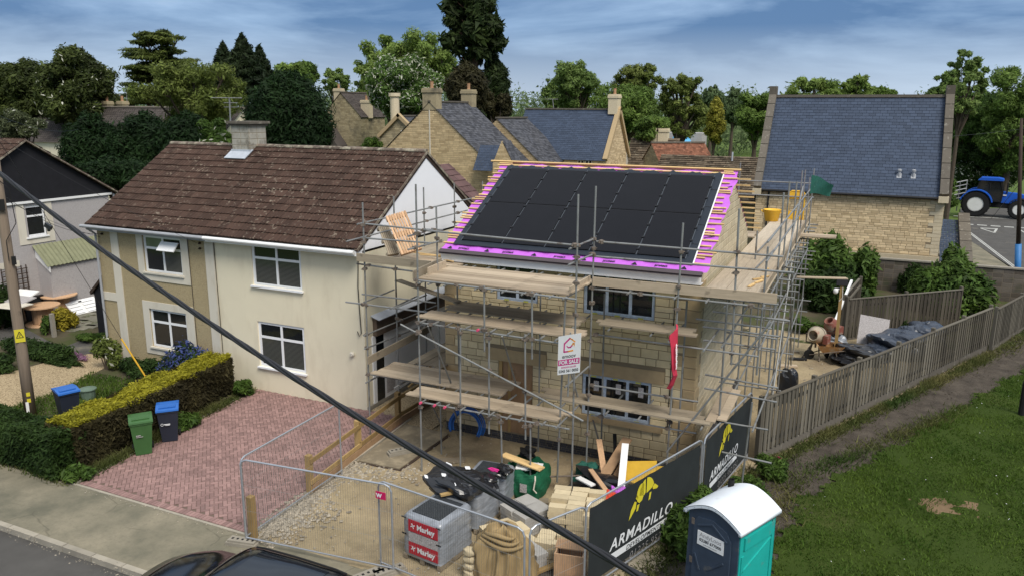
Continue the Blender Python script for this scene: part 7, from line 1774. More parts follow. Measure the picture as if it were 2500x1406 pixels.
# timber post and rail along the drive
o = thing('timber_rail', 'new timber post and rail barrier between the drive and the plot', 'barrier', (1.7, -2.5, 0)); RX = [(1.83, -5.08), (1.62, -2.75), (1.42, -.42), (1.5, 2.2)]
for x, y in RX: MB().box(x - .07, y - .07, -.1, x + .07, y + .07, 1.0).build('post', M['timber'], o)
for a, b in zip(RX[:-1], RX[1:]):
    for z, h in ((.86, .12), (.30, .12)): MB().beam((a[0] + .09, a[1] - .05, z), (b[0] + .09, b[1] + .02, z), .035, h).build('rail', M['timber'], o)
    MB().beam((a[0] + .08, a[1], .1), (b[0] + .08, b[1], .1), .04, .2).build('edge_board', M['ply'], o)
tag(MB().box(1.99, -7.40, -.1, 2.13, -7.26, 1.02).build('timber_post', M['timber'], None), 'single round topped timber post at the front corner of the plot', 'post')
stick('prop_timber', 'thin diagonal timber prop under the lower lift near the flank door', (1.35, .3, .9), (2.2, 1.4, 1.95), .06, .05, 'timber', 'prop')
# ---------------------------------------------------------------- wheelie bins
def bin_(label, p, rz, body, lid, name='wheelie_bin'):
    o = thing(name, label, 'wheelie bin', (p[0], p[1], 0), rz); local(o); H = .98
    b = [(-.20, -.22), (.20, -.22), (.20, .22), (-.20, .22)]; t_ = [(-.275, -.33), (.275, -.33), (.275, .33), (-.275, .33)]; k = MB()
    k.add([(*q, .03) for q in b] + [(*q, H) for q in t_] , [(0, 3, 2, 1), (0, 1, 5, 4), (1, 2, 6, 5), (2, 3, 7, 6), (3, 0, 4, 7), (4, 5, 6, 7)]); k.box(-.285, -.345, H - .05, .285, .335, H); k.build('body', M[body], o)
    k = MB(); k.prism([(-.30, -.37, H + .005), (-.30, .36, H + .03), (-.30, .36, H + .06), (-.30, .0, H + .10), (-.30, -.36, H + .05)], (.60, 0, 0)); k.box(-.22, -.24, H + .075, .22, .2, H + .095); l_ = k.build('lid', M[lid], o)
    MB().tube((-.24, .40, H - .02), (.24, .40, H - .02), .018).build('handle', M[body], o)
    for s_ in (1, -1): MB().lathe([(.10, -.025), (.10, .025)], (s_ * .25, .24, .10), 14, (1, 0, 0)).build('wheel', M['rubber'], o)
    return o
b1 = bin_('green wheelie bin with green lid at the drive edge', (-3.83, -5.2), R(52), 'green_bin', 'green_bin'); b2 = bin_('dark wheelie bin with bright blue lid, marked 1, beside the green bin', (-3.86, -4.25), R(46), 'navy_bin', 'blue_lid')
lettering('1', .15, M['text_white'], b2, (.245, -.02, .80), (0, 1, 0), (.08, 0, 1), 'number', .004, depth=.02); k = MB().path([(-.16 + .035 * math.cos(a_), -.345, .60 + .035 * math.sin(a_)) for a_ in np.linspace(0, 6.28, 12)], .006, 4, False).box(-.11, -.342, .59, .05, -.325, .61).box(-.08, -.338, .565, .04, -.325, .575); k.build('print', M['text_white'], b2)
k = MB().box(-.15, -.325, .62, -.03, -.305, .64).box(-.15, -.322, .58, .02, -.303, .59); k.build('print', M['greydash'], b1)
q = G(160, 950, 1.02); bin_('dark bin with blue lid standing on grass behind the yellow hedge', (q[0], q[1]), R(70), 'navy_bin', 'blue_lid'); q = G(212, 935, .55)
k = MB(); 
o = thing('water_butt', 'pale green lidded tub half hidden in the shrubs behind the hedge', 'tub', (q[0], q[1], 0)); M['palegreen'] = plain('faded green plastic', (.12, .17, .13), .6, .15, 4); MB().lathe([(.20, 0), (.24, .34)], (q[0], q[1], 0), 14).build('tub', M['palegreen'], o); MB().lathe([(.27, .34), (.27, .37), (.1, .42)], (q[0], q[1], 0), 14).build('lid', M['palegreen'], o)
# ---------------------------------------------------------------- poles and cables
o = thing('utility_pole', 'weathered wooden utility pole with yellow danger plate at the left edge', 'pole', (-9.12, -4.85, 0)); pb_, pt_ = G(76, 1014), atY(-6, 440, -4.82); dv = (pt_ - pb_) / (pt_[2] - pb_[2])
k = MB(); k.path([pb_ + dv * z for z in (-.2, 2, 4, 6.5, 9.5)], [.165, .155, .145, .135, .12], 14); k.build('shaft', M['pole_wood'], o, True)
c_ = pb_ + dv * 2.62; f_ = unit(CAM - c_); f_[2] = 0; f_ = unit(f_); s_ = np.cross(f_, (0, 0, 1)); c_ = c_ + f_ * .162
dp_ = MB().obox(c_, s_ * .13, f_ * .004, (0, 0, .20)).build('danger_plate', M['yellow'], o); k = MB()
tri = [c_ + f_ * .006 - s_ * x + np.array([0, 0, z]) for x, z in ((-.09, -.06), (.09, -.06), (0, .13))]
for a, b in zip(tri, tri[1:] + tri[:1]): k.beam(a, b, .02, .003, f_)
k.path([c_ + f_ * .007 + np.array([0, 0, .07]), c_ + f_ * .007 - s_ * .02 + np.array([0, 0, .01]), c_ + f_ * .007 + s_ * .02 + np.array([0, 0, .01]), c_ + f_ * .007 + np.array([0, 0, -.04])], .007, 4); k.build('danger_symbol', M['text_black'], dp_)
k = MB()
for z in (.55, .75): k.obox(pb_ + dv * z + f_ * .17, s_ * .05, f_ * .004, (0, 0, .06))
k.build('number_plate', M['yellow'], o); MB().obox(pb_ + dv * .35 + f_ * .17 - s_ * -.06, s_ * .04, f_ * .012, (0, 0, .16)).build('white_box', M['white_paint'], o)
k = MB().obox(pb_ + dv * 6.55 + f_ * .17, s_ * .09, f_ * .06, (0, 0, .16)).obox(pb_ + dv * 4.9 + f_ * .15 + s_ * -.12, s_ * .06, f_ * .05, (0, 0, .12)); k.path([pb_ + dv * 7.3 + f_ * .15, pb_ + dv * 7.0 + f_ * .2 - s_ * .25, pb_ + dv * 6.0 + f_ * .2 - s_ * .3, pb_ + dv * 5.5 + f_ * .2, pb_ + dv * 4.9 + f_ * .2], .012, 5); k.build('junction_box', M['rubber'], o)
# thick twisted aerial cable passing close to the viewpoint
cp = [D(x, y, d) for x, y, d in ((-420, 112, 11.2), (-150, 314, 10.0), (0, 424, 9.4), (125, 519, 9.0), (250, 611, 8.6), (400, 713, 8.1), (550, 813, 7.65), (700, 910, 7.15), (850, 1003, 6.7), (1000, 1090, 6.3), (1150, 1172, 5.95), (1300, 1255, 5.6), (1450, 1340, 5.25), (1590, 1422, 4.95), (1800, 1548, 4.5))]
cp = np.array(cp); tt = np.linspace(0, len(cp) - 1, 420); C3 = np.stack([np.interp(tt, np.arange(len(cp)), cp[:, i]) for i in range(3)], 1)
for _ in range(30): C3[1:-1] = (C3[:-2] + C3[1:-1] * 2 + C3[2:]) / 4
o = thing('aerial_cable', 'thick twisted black overhead cable crossing the whole view from left to bottom', 'cable', C3[200]); tg_ = np.gradient(C3, axis=0); tg_ /= np.linalg.norm(tg_, axis=1, keepdims=True); e1 = np.cross(tg_, (0, 0, 1)); e1 /= np.linalg.norm(e1, axis=1, keepdims=True); e2 = np.cross(tg_, e1); s_l = np.concatenate([[0], np.cumsum(np.linalg.norm(np.diff(C3, axis=0), axis=1))])
for q in range(4): a_ = s_l * 4.2 + q * math.pi / 2; MB().path(C3 + (e1 * np.cos(a_)[:, None] + e2 * np.sin(a_)[:, None]) * .0155, .0135, 7).build('strand', M['cable'], o, True)
cl = D(118, 553, 9.05); cb = MB().obox(cl, (.035, .01, -.022), (-.01, .022, 0), (.008, .004, .022)); cb.obox(cl + np.array([0, 0, -.03]), (.012, 0, 0), (0, .012, 0), (0, 0, .03)); cb.build('clamp', M['cable'], o)
def wire(label, pts, r=.008, sag=0.0, name='service_wire'):
    P_ = []
    for a, b in zip(pts[:-1], pts[1:]):
        for i in range(9): t_ = i / 8; P_.append(V3(a) * (1 - t_) + V3(b) * t_ - np.array([0, 0, sag * 4 * t_ * (1 - t_)]))
    tag(MB().path(P_, r, 5).build(name, M['cable'], None), label, 'wire')
pk = pb_ + dv * 7.4
wire('thin black wire dipping from the pole to the brown house corner, upper of two', [pb_ + dv * 6.9, (-11.3, -.12, 4.88)], .008, .35); wire('thin black wire from the pole to the brown house corner, lower of two', [pb_ + dv * 6.75, (-11.3, -.1, 4.75)], .006, .12)
wire('thin wire from the pole across the black gable to the house eaves', [pb_ + dv * 8.6, (-6.6, -.12, 4.9)], .006, .15); wire('thin grey wire running from the pole top behind the black gable', [pb_ + dv * 9.2, (-24, 9, 8.2)], .006, .3)
wire('thin wire crossing in front of the hall end and trees at the right edge', [D(2120, 342, 52), D(2520, 312, 60)], .012, .2)
sg = thing('stay_wire', 'taut stay wire with yellow guard running from the pole to the hedge', 'stay wire', G(356, 920, .3)); gtop = atY(296, 826, G(356, 920, .3)[1] - .25); gb = G(356, 920, .35)
MB().tube(gtop, pb_ + dv * 8.8, .008, 5).build('wire', M['cable'], sg); M['guard'] = plain('yellow stay guard', (.62, .36, .03), .5, .08); MB().tube(gb, gtop, .028, 8).build('guard', M['guard'], sg)
# blue banded pole on the right, dark post at the frame edge
b = G(2483, 722); t_ = atY(2494, 290, b[1]); o = thing('utility_pole', 'dark utility pole with a bright blue lower sleeve at the right edge', 'pole', b); m_ = b + (t_ - b) * .30; t_ = t_ - (t_ - m_) * .0; M['blue_paint'] = plain('bright blue paint', (.04, .17, .40), .5, .1)
MB().path([b, m_], .15, 12).build('sleeve', M['blue_paint'], o, True); MB().path([m_, t_], [.11, .07], 12).build('shaft', M['dark_timber'], o, True)
wire('diagonal stay wire dropping past the tractor to the road', [D(2540, 388, 55), G(2421, 533)], .02, 0, 'stay_wire')
b = G(2493, 1015); o = tag(MB().lathe([(.10, 0), (.10, 1.1), (.07, 1.16)], b, 10).build('bollard', M['rubber'], None), 'dark slim bollard on the lawn cut by the right frame edge', 'bollard')
# ---------------------------------------------------------------- board fences
def board_fence(label, pts, h, gravel=.28, gap=.105, face=1, cap=True, fm='fence_wood'):
    o = thing('board_fence', label, 'fence', (*pts[0], 0)); seg = []
    for a, b in zip(pts[:-1], pts[1:]):
        a, b = np.array([*a, 0.0]), np.array([*b, 0.0]); L_ = np.linalg.norm(b - a); t_ = (b - a) / L_; n_ = np.array([t_[1], -t_[0], 0]) * face; m_ = max(1, int(round(L_ / 2.9)))
        for i in range(m_):
            p, q = a + t_ * L_ * i / m_, a + t_ * L_ * (i + 1) / m_; k = MB(); w_ = np.linalg.norm(q - p); x = 0.0; dh = random.uniform(-.02, .02)
            while x < w_ - .03:
                ob_ = int(round(x / gap)) % 2; c = p + t_ * (x + gap * .5) + n_ * (.062 if ob_ else .028); tw = unit(t_ + n_ * .06); z1 = h + dh - .05 + random.uniform(-.008, .008); zz = gravel + .02
                k.obox(c + np.array([0, 0, (zz + z1) / 2]), tw * gap * (.36 if ob_ else .56), np.cross(tw, (0, 0, 1)) * .009, (random.uniform(-.003, .003), 0, (z1 - zz) / 2)); x += gap
            k.build('board_panel', M[fm], o); MB().beam(p + np.array([0, 0, gravel / 2]) + n_ * .015, q + np.array([0, 0, gravel / 2]) + n_ * .015, .05, gravel).build('gravel_board', M['coping'], o)
            if cap: MB().beam(p + np.array([0, 0, h + dh - .03]) + n_ * .03, q + np.array([0, 0, h + dh - .03]) + n_ * .045, .10, .035).build('capping', M['fence_wood'], o)
            for z in (.5, h - .35): MB().beam(p + np.array([0, 0, z]) - n_ * .03, q + np.array([0, 0, z]) - n_ * .03, .07, .08).build('rail', M['fence_wood'], o)
            k = MB().obox(p - n_ * .02 + np.array([0, 0, (h + .08) / 2]), t_ * .06, n_ * .06, (0, 0, (h + .08) / 2)); k.build('post', M['fence_wood'], o)
        MB().obox(b - n_ * .02 + np.array([0, 0, (h + .08) / 2]), t_ * .06, n_ * .06, (0, 0, (h + .08) / 2)).build('post', M['fence_wood'], o)
    return o
board_fence('long weathered vertical board fence along the dirt path', [(11.75, 1.42), (18.72, 15.9)], 1.85); board_fence('lower grey board fence continuing past the long one towards the blue pole', [(18.95, 16.1), (21.6, 22.6), (23.6, 26)], 1.75, .2)
board_fence('dark inner board fence across the back corner of the plot', [(13.5, 15.1), (18.0, 19.4)], 1.8, .1, fm='fence_shaded'); board_fence('short inner fence return behind the camera post', [(13.35, 15.2), (13.9, 19.5)], 1.85, .1, face=-1, fm='fence_shaded')
# camera post
b = G(2037, 878); o = thing('camera_post', 'timber post carrying a white security camera and small solar panel', 'post', b); k = MB().box(b[0] - .06, b[1] - .06, -.1, b[0] + .06, b[1] + .06, 3.0); k.build('post', M['timber'], o)
k = MB().lathe([(.05, 0), (.09, .06), (.09, .16), (.05, .2)], (b[0] - .2, b[1] - .06, 2.62), 12); k.tube((b[0] - .05, b[1], 2.8), (b[0] - .2, b[1] - .05, 2.8), .03); k.build('camera', M['white_paint'], o, True); MB().obox((b[0], b[1] - .02, 3.08), (.2, .02, 0), (0, .08, .13), (0, -.01, .006)).build('solar_panel', M['solar'], o); MB().path([(b[0] + .03, b[1] - .07, 2.9), (b[0] + .06, b[1] - .09, 2.5), (b[0] - .05, b[1] - .08, 2.35)], .01, 5).build('lead_wire', M['white_paint'], o)
stick('white_pole', 'long white plastic pipe leaning from the mixers up to the inner fence', (13.1, 14.2, 1.0), (13.55, 16.2, 2.35), .09, .09, 'white_paint', 'pipe')
# concrete mixers
def mixer(label, p, rz, s_, tilt, drum):
    o = thing('cement_mixer', label, 'cement mixer', (p[0], p[1], 0), rz); local(o); ax = unit((0, -math.cos(tilt), math.sin(tilt))); c = np.array([0, 0, 1.0 * s_])
    MB().lathe([(.10, -.42 * s_), (.30 * s_, -.36 * s_), (.36 * s_, -.12 * s_), (.36 * s_, .08 * s_), (.24 * s_, .34 * s_), (.22 * s_, .40 * s_), (.19 * s_, .38 * s_), (.22 * s_, .2 * s_), (.05, .0)], c, 20, ax).build('drum', M[drum], o, True)
    k = MB().lathe([(.37 * s_, -.03), (.385 * s_, 0), (.37 * s_, .03)], c, 20, ax); k.build('ring_gear', M['coupler'], o)
    k = MB()
    for sx in (-1, 1): k.path([(sx * .12, .0, .62 * s_), (sx * .34, .30, .0)], .025, 6); k.path([(sx * .12, 0, .62 * s_), (sx * .34, -.34, 0)], .025, 6)
    k.path([(0, 0, .45 * s_), (0, 0, .72 * s_)], .04, 8); k.path([(-.42 * s_, 0, 1.0 * s_), (-.42 * s_, 0, .62 * s_), (.42 * s_, 0, .62 * s_), (.42 * s_, 0, 1.0 * s_)], .03, 6); k.build('stand', M['coupler'], o)
    MB().box(.36 * s_, -.16, .72 * s_, .54 * s_, .16, 1.08 * s_).build('motor_box', M['red_paint'], o)
    for sx in (-1, 1): MB().lathe([(.14, -.03), (.14, .03)], (sx * .36, .32, .14), 12, (1, 0, 0)).build('wheel', M['rubber'], o)
M['drum'] = plain('dust crusted drum', (.38, .33, .25), .85, .2, 4, dirt=((.28, .09, .06), 3, .55)); a = G(1988, 872); mixer('cream dusty cement mixer in front, drum tipped towards the street', (a[0], a[1]), R(-20), .92, .15, 'drum'); a = G(2012, 800); mixer('red cement mixer standing behind the cream one', (13.0, 14.0), R(-40), .85, .9, 'red_paint')
# wheelbarrow
b = G(2012, 880); o = thing('wheelbarrow', 'dusty orange brown wheelbarrow beside the camera post', 'wheelbarrow', (b[0] + .15, b[1] + .1, 0), R(100)); local(o); k = MB(); P0_ = [(-.22, -.3), (.22, -.3), (.26, .3), (-.26, .3)]; P1_ = [(-.34, -.48), (.34, -.48), (.38, .5), (-.38, .5)]
k.add([(*q, .38) for q in P0_] + [(*q, .66) for q in P1_] + [(q[0] * .95, q[1] * .95, .655) for q in P1_] + [(q[0] * .93, q[1] * .93, .43) for q in P0_], [(0, 3, 2, 1), (0, 1, 5, 4), (1, 2, 6, 5), (2, 3, 7, 6), (3, 0, 4, 7), (4, 5, 9, 8), (5, 6, 10, 9), (6, 7, 11, 10), (7, 4, 8, 11), (8, 9, 13, 12), (9, 10, 14, 13), (10, 11, 15, 14), (11, 8, 12, 15), (12, 13, 14, 15)]); M['rust'] = plain('rusty orange metal', (.36, .19, .075), .75, .2, 4, dirt=((.4, .33, .24), 3, .5)); k.build('tray', M['rust'], o)
k = MB()
for sx in (-1, 1): k.path([(sx * .08, .72, .2), (sx * .25, .2, .36), (sx * .30, -.9, .60)], .02, 6); k.path([(sx * .26, -.2, .4), (sx * .27, -.3, 0)], .02, 6)
k.build('frame', M['coupler'], o); MB().lathe([(.19, -.05), (.19, .05)], (0, .72, .19), 16, (1, 0, 0)).build('wheel', M['rubber'], o)
# tarpaulin heap, sheets, black bag
o = thing('tarpaulin_heap', 'heap of dark blue grey tarpaulin and polythene against the fence', 'tarpaulin', (14.6, 12.6, 0)); k = MB(); k.add(*lump((14.0, 12.3, .28), .85, .75, .36, .22, 60, 40, 20)); k.add(*lump((13.6, 11.9, .15), .45, .5, .2, .25, 61, 30, 14)); k.build('near_fold', M['black_poly'], o); k = MB(); k.add(*lump((15.5, 13.7, .42), 1.1, .8, .55, .16, 62, 44, 20)); k.add(*lump((16.4, 14.9, .5), .8, .8, .65, .16, 63, 40, 20)); k.add(*lump((14.8, 13.0, .2), .6, .5, .3, .2, 64, 30, 14)); k.build('far_fold', M['blue_poly'], o)
p = atY(2165, 815, 14.3); tag(MB().obox((14.55, 14.2, .75), (.55, .2, -.1), (.02, .2, .55), (0, -.02, .01)).build('grey_sheet', M['greydash'], None), 'stiff pale grey sheet leaning behind the tarpaulin heap', 'sheet')
k = MB(); k.add(*lump((13.2, 13.8, .2), .42, .36, .26, .25, 65, 28, 14)); tag(k.build('polythene', M['wrap'], None), 'crumpled grey polythene behind the cream mixer', 'polythene')
k = MB(); k.add(*lump((12.0, 6.6, .55), .32, .3, .58, .14, 22)); tag(k.build('refuse_sack', M['black_poly'], None), 'black refuse sack standing by the scaffold foot inside the fence', 'sack')
for i, (px, py) in enumerate(((1948, 878), (1930, 860), (1925, 895))): p = G(px, py); tag(MB().obox((p[0], p[1], .04), (.3, .1, 0), (-.03, .1, 0), (0, 0, .03)).build('timber_offcut', M[('rubber', 'board_grey', 'board')[i]], None), ('dark block lying on the plot behind the fence', 'grey timber offcut on the plot under the far scaffold', 'pale timber offcut on the plot near the black sack')[i], 'offcut')
# ---------------------------------------------------------------- neighbour's yard
def spool(label, p, r, h):
    o = thing('cable_spool', label, 'cable spool', (p[0], p[1], 0)); local(o)
    for z in (0, h - .05): MB().lathe([(r, z), (r, z + .05)], (0, 0, 0), 22).build('disc', M['pallet'], o)
    k = MB()
    for i in range(14): a = i * 6.283 / 14; k.obox((math.cos(a) * r * .55, math.sin(a) * r * .55, h / 2), (-math.sin(a) * r * .12, math.cos(a) * r * .12, 0), (math.cos(a) * .015, math.sin(a) * .015, 0), (0, 0, h / 2 - .05))
    k.build('core', M['pallet'], o)
p = G(108, 790); spool('wooden cable spool table nearest the utility pole', p, .72, .85); p = G(150, 768); spool('wooden cable spool table against the grey house, piled with boards', p, .75, .95)
p1 = p; 
for i in range(3): tag(MB().obox((p1[0] - .35 - .05 * i, p1[1] + .2 - .1 * i, 1.0 + i * .09), (.55 - .1 * i, .1, 0), (-.08, .42, 0), (0, 0, .03)).build('sheet_board', M[('ply', 'ply', 'foam')[i]], None), ('brown board flat on the far cable spool', 'middle board piled on the far cable spool', 'yellow edged board on top of the far cable spool pile')[i], 'board')
p = G(75, 775); k = MB().prism([(p[0] - .5, p[1] - .45, 0), (p[0] + .5, p[1] - .45, 0), (p[0] + .36, p[1] - .45, .95), (p[0] - .36, p[1] - .45, .95)], (0, .9, 0)); o = thing('compost_bin', 'black ribbed plastic compost bin behind the cable spools', 'compost bin', p); k.build('body', M['black_pvc'], o)
k = MB()
for i in range(5): k.box(p[0] - .5 + .028 * i, p[1] - .48, .12 + i * .18, p[0] + .5 - .028 * i, p[1] - .452, .17 + i * .18)
k.build('rib', M['black_pvc'], o); MB().box(p[0] - .42, p[1] - .5, .952, p[0] + .42, p[1] + .5, 1.03).build('lid', M['black_pvc'], o)
# white panelled door lying tilted
c0, c1 = G(178, 771, .04), G(249, 754, .04); c2, c3 = atX(238, 722, -19.1), atX(152, 740, -19.1)
o = thing('white_door', 'white panelled door lying tilted on the neighbour yard', 'door', c0); k = MB(); u_, v_ = c1 - c0, c3 - c0; nn = unit(np.cross(u_, v_)); nn = nn if nn[2] > 0 else -nn
k.obox((c0 + c1 + c2 + c3) / 4, (c1 - c0) / 2, (c3 - c0) / 2, nn * .02); k.build('leaf', M['white_paint'], o); k = MB()
for i in range(2):
    for j in range(4): k.obox(c0 + u_ * (.25 + .5 * i) + v_ * (.15 + .235 * j) + nn * .022, u_ * .19, v_ * .075, nn * .006)
k.build('panel', M['upvc'], o); MB().obox(c0 + u_ * .52 + v_ * .86 + nn * .04, u_ * .05, v_ * .02, nn * .02).build('letter_plate', M['rubber'], o)
# stacked boards and planks at the left edge
p = G(22, 790); o = None
for i in range(5): a = G(-6 + i * 9, 792 - i * 1.2); tag(MB().beam(a, a + np.array([-.55, .35, 1.25]), .11, .03, (0, -1, 0)).build('plank', M['batten' if i % 2 else 'pallet'], None), f'{ORD[i]} plank from the left in the row leaning behind the utility pole', 'plank', 'planks leaning behind the utility pole')
a = G(60, 786); tag(MB().beam(a, a + np.array([-.75, .3, 1.3]), .32, .03, (0, -1, 0)).build('plank', M['pallet'], None), 'wide orange board leaning right of the utility pole', 'plank')
for i in range(3): c = G(20, 745 - i * 4, 1.2); tag(MB().obox(c + np.array([-.2 * i, .3 * i, .05 * i]), (.75, .15, -.02), (-.1, .5, .08 * i), (0, -.02, .02)).build('insulation_sheet', M[('trim', 'greydash', 'white_paint')[i]], None), ('cream sheet lying on the leaning planks', 'grey sheet on the heap at the left edge', 'white sheet topmost on the heap at the left edge')[i], 'sheet')
# trellis
o = thing('trellis', 'dark square trellis against the grey pebbledash house', 'trellis', (-19.9, 2.2, .5)); k = MB()
for i in range(6): k.box(-19.93, 1.5 + i * .22, .3, -19.91, 1.54 + i * .22, 2.5)
for i in range(10): k.box(-19.91, 1.48, .35 + i * .22, -19.89, 2.66, .39 + i * .22)
k.build('lattice', M['dark_timber'], o)
b = G(133, 822); tag(MB().box(b[0] - .07, b[1] - .07, 0, b[0] + .07, b[1] + .07, 1.0).build('garden_post', M['concrete'], None), 'short grey concrete post beside the golden shrub', 'post')
# ---------------------------------------------------------------- tractor on the far road
tp = G(2430, 532); o = thing('tractor', 'bright blue farm tractor with white wheel centres on the far road', 'tractor', (tp[0] + .2, tp[1] + .9, 0), R(-9)); local(o); S = 1.22
M['tblue'] = plain('bright blue tractor paint', (.012, .10, .52), .35, .06, 2, spec=.5); M['rim'] = plain('white wheel rim', (.72, .72, .68), .5, .06, 3)
xr, xf = -1.45 * S, 1.35 * S
def wheel(x, y, r, w):
    y0, y1 = (y - w / 2, y + w / 2); t_ = MB().lathe([(r * .58, -w / 2), (r * .9, -w / 2), (r, -w * .36), (r, w * .36), (r * .9, w / 2), (r * .58, w / 2)], (x, y, r), 28, (0, 1, 0), False)
    for i in range(22): a = i * 6.283 / 22; c = np.array([x + math.cos(a) * r, y, r + math.sin(a) * r]); t_.obox(c, np.array([-math.sin(a), 0, math.cos(a)]) * r * .05, (0, w * .48, 0), np.array([math.cos(a), 0, math.sin(a)]) * r * .035)
    w_ = t_.build('tyre', M['rubber'], o); MB().lathe([(r * .58, -w * .42), (r * .53, -w * .42), (r * .40, -w * .2), (.12, -w * .2), (.12, w * .2), (r * .4, w * .2), (r * .53, w * .42), (r * .58, w * .42)], (x, y, r), 24, (0, 1, 0)).build('rim', M['rim'], w_)
    MB().lathe([(.17, -w * .34), (.15, w * .34)], (x, y, r), 12, (0, 1, 0)).build('hub', M['rubber'], w_)
for sy in (-1, 1): wheel(xr, sy * .85 * S, .95 * S, .5 * S); wheel(xf, sy * .8 * S, .70 * S, .42 * S)
k = MB().box(xr - .3, -.35 * S, .7 * S, xf + .6 * S, .35 * S, 1.15 * S); k.build('chassis', M['rubber'], o)
hp = [(.15 * S, 1.1 * S), (2.1 * S, 1.0 * S), (2.2 * S, 1.3 * S), (2.0 * S, 1.62 * S), (1.2 * S, 1.82 * S), (.15 * S, 1.9 * S)]; MB().prism([(x, -.40 * S, z) for x, z in hp], (0, .80 * S, 0)).build('bonnet', M['tblue'], o)
MB().box(1.2 * S, -.41 * S, 1.25 * S, 1.95 * S, -.402 * S, 1.5 * S).build('grille', M['rubber'], o)
for sy in (-1, 1):
    a_ = np.linspace(R(10), R(165), 14); r1, r2 = 1.03 * S, 1.10 * S; pr = [(xr + r2 * math.cos(t_), .95 * S + r2 * math.sin(t_)) for t_ in a_] + [(xr + r1 * math.cos(t_), .95 * S + r1 * math.sin(t_)) for t_ in a_[::-1]]; MB().prism([(x, sy * .85 * S - .3 * S, z) for x, z in pr], (0, .6 * S, 0)).build('mudguard', M['tblue'], o)
    a_ = np.linspace(R(20), R(150), 10); r1, r2 = .77 * S, .81 * S; pr = [(xf + r2 * math.cos(t_), .7 * S + r2 * math.sin(t_)) for t_ in a_] + [(xf + r1 * math.cos(t_), .7 * S + r1 * math.sin(t_)) for t_ in a_[::-1]]; MB().prism([(x, sy * .8 * S - .22 * S, z) for x, z in pr], (0, .44 * S, 0)).build('mudguard', M['rubber'], o)
cb = [(-1.25 * S, 1.2 * S), (.15 * S, 1.2 * S), (.2 * S, 1.9 * S), (.0, 2.72 * S), (-1.35 * S, 2.72 * S), (-1.5 * S, 1.9 * S)]; MB().prism([(x, -.62 * S, z) for x, z in cb], (0, 1.24 * S, 0)).build('cab_glass', M['glass'], o)
k = MB()
for sy in (-1, 1):
    for a, b in ((0, 1), (1, 2), (2, 3), (4, 5), (5, 0)): k.beam((cb[a][0], sy * .63 * S, cb[a][1]), (cb[b][0], sy * .63 * S, cb[b][1]), .09, .09, (0, 1, 0))
    k.beam((-.62 * S, sy * .63 * S, 1.2 * S), (-.66 * S, sy * .63 * S, 2.7 * S), .07, .07, (0, 1, 0))
k.build('cab_frame', M['rubber'], o); MB().prism([(x, -.72 * S, z) for x, z in ((-1.5 * S, 2.72 * S), (.16 * S, 2.72 * S), (.12 * S, 2.86 * S), (-.2 * S, 2.92 * S), (-1.3 * S, 2.92 * S))], (0, 1.44 * S, 0)).build('cab_roof', M['tblue'], o); MB().tube((.45 * S, -.45 * S, 1.8 * S), (.45 * S, -.45 * S, 2.6 * S), .06, 8).build('exhaust', M['rubber'], o)
MB().box(.2 * S, -.44 * S, 1.62 * S, .45 * S, -.40 * S, 1.72 * S).build('headlight', M['white_paint'], o)
g0 = G(2322, 520); o = thing('field_gate', 'grey metal bar gate leaning by the hedge left of the tractor', 'gate', g0); k = MB(); ga, gb_ = D(2322, 488, 72), D(2340, 448, 74)
for i in range(5): z = ga[2] + i * .38; k.tube((ga[0], ga[1], z), (ga[0] + 1.2, ga[1] + 1, z + .25), .05, 6)
for t_ in (0, .5, 1): k.tube((ga[0] + 1.2 * t_, ga[1] + t_, ga[2] - 1.2 + .25 * t_), (ga[0] + 1.2 * t_, ga[1] + t_, ga[2] + 1.55 + .25 * t_), .05, 6)
k.build('bars', M['metal'], o)
# ---------------------------------------------------------------- black car at the kerb below
M['car'] = plain('black car paint', (.006, .007, .009), .12, .05, 1, spec=.6); M['car_glass'] = glass('dark car glass', (.008, .012, .018))
cx0, cy1 = 2.05, -9.10; o = thing('parked_car', 'black car parked at the kerb, roof and bonnet cut by the bottom edge', 'car', (4.3, -10.2, -.12)); wd = 1.86
prof = [(2.02, .25), (2.0, .60), (2.12, .86), (2.5, 1.00), (3.0, 1.07), (3.42, 1.11), (3.75, 1.32), (4.05, 1.53), (4.4, 1.60), (5.2, 1.62), (6.0, 1.60), (6.5, 1.5), (6.62, .95), (6.65, .45), (6.6, .25)]
ns_ = len(prof); k = MB(); vs = []; ny = 13
for j in range(ny):
    t_ = -1 + 2 * j / (ny - 1); 
    for i, (x, z) in enumerate(prof):
        hi = z > 1.05; rnd = (1 - abs(t_) ** 3.2); inset = (.20 * (z - 1.0) / .45) if z > 1.0 else 0; y = cy1 - wd / 2 + t_ * (wd / 2 - max(0, inset)); zc = z - (.10 if z > .75 else 0) * abs(t_) ** 3.0; xc = x + (.28 * abs(t_) ** 2.4 if i < 4 else 0) - (.15 * abs(t_) ** 3 if i > 11 else 0); vs.append((xc, y, zc - .02))
k.add(vs, [(j * ns_ + i, j * ns_ + i + 1, (j + 1) * ns_ + i + 1, (j + 1) * ns_ + i) for j in range(ny - 1) for i in range(ns_ - 1)] + [tuple(range(ns_)), tuple((ny - 1) * ns_ + i for i in range(ns_))]); k.build('body', M['car'], o, True)
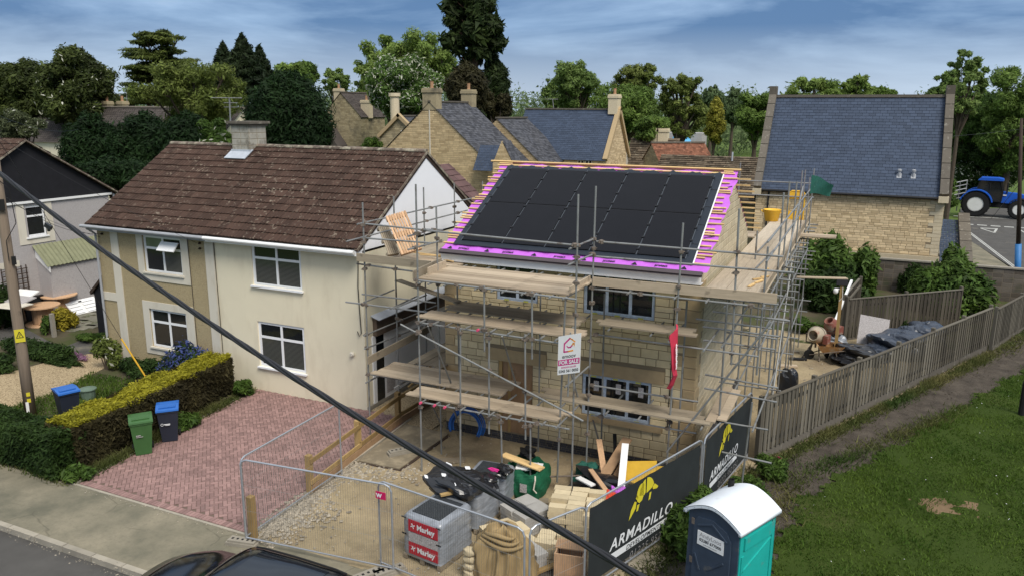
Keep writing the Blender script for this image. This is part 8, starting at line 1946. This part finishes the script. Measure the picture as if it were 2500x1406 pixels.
def cp_(x, t_, lift=.006):
    z = np.interp(x, [p[0] for p in prof[2:12]], [p[1] for p in prof[2:12]]); inset = (.20 * (z - 1.0) / .45) if z > 1.0 else 0; return np.array([x, cy1 - wd / 2 + t_ * (wd / 2 - max(0, inset)), z - .10 * abs(t_) ** 3 - .02 + lift])
k = MB(); vs = []
for j in range(9):
    for i in range(6): vs.append(cp_(3.46 + .62 * i / 5, -.86 + 1.72 * j / 8))
k.add(vs, [(j * 6 + i, j * 6 + i + 1, j * 6 + i + 7, j * 6 + i + 6) for j in range(8) for i in range(5)]); k.build('windscreen', M['car_glass'], o, True)
k = MB(); vs = []
for j in range(9):
    for i in range(8): vs.append(cp_(4.45 + 1.5 * i / 7, -.7 + 1.4 * j / 8))
k.add(vs, [(j * 8 + i, j * 8 + i + 1, j * 8 + i + 9, j * 8 + i + 8) for j in range(8) for i in range(7)]); k.build('glass_roof', M['car_glass'], o, True)
for sy in (-1, 1):
    MB().path([cp_(x, sy * .88, .025) for x in np.linspace(4.2, 6.2, 10)], .018, 6).build('roof_rail', M['rubber'], o)
    y = cy1 - wd / 2 + sy * (wd / 2 + .04); k = MB(); k.add(*lump((3.75, y, .98), .10, .11, .075, .02, 40 + sy, 14, 8)); k.build('mirror', M['car'], o, True)
    for x in (2.85, 5.65): w_ = MB().lathe([(.33, -.11), (.33, .11)], (x, cy1 - wd / 2 + sy * (wd / 2 - .10), .21), 20, (0, 1, 0)).build('wheel', M['rubber'], o); MB().lathe([(.2, -.115), (.2, .115)], (x, cy1 - wd / 2 + sy * (wd / 2 - .10), .21), 14, (0, 1, 0)).build('rim', M['metal'], w_)
    MB().obox((2.2, cy1 - wd / 2 + sy * .55, .62), (.10, sy * .03, .02), (-.02, .18, 0), (0, 0, .05)).build('headlight', M['greydash'], o)
p = G(57, 1305, -.11); k = MB(); k.add(*lump((p[0], p[1], -.10), .1, .06, .03, .3, 50, 10, 6)); tag(k.build('litter', M['white_paint'], None), 'scrap of pale litter in the road by the kerb', 'litter')
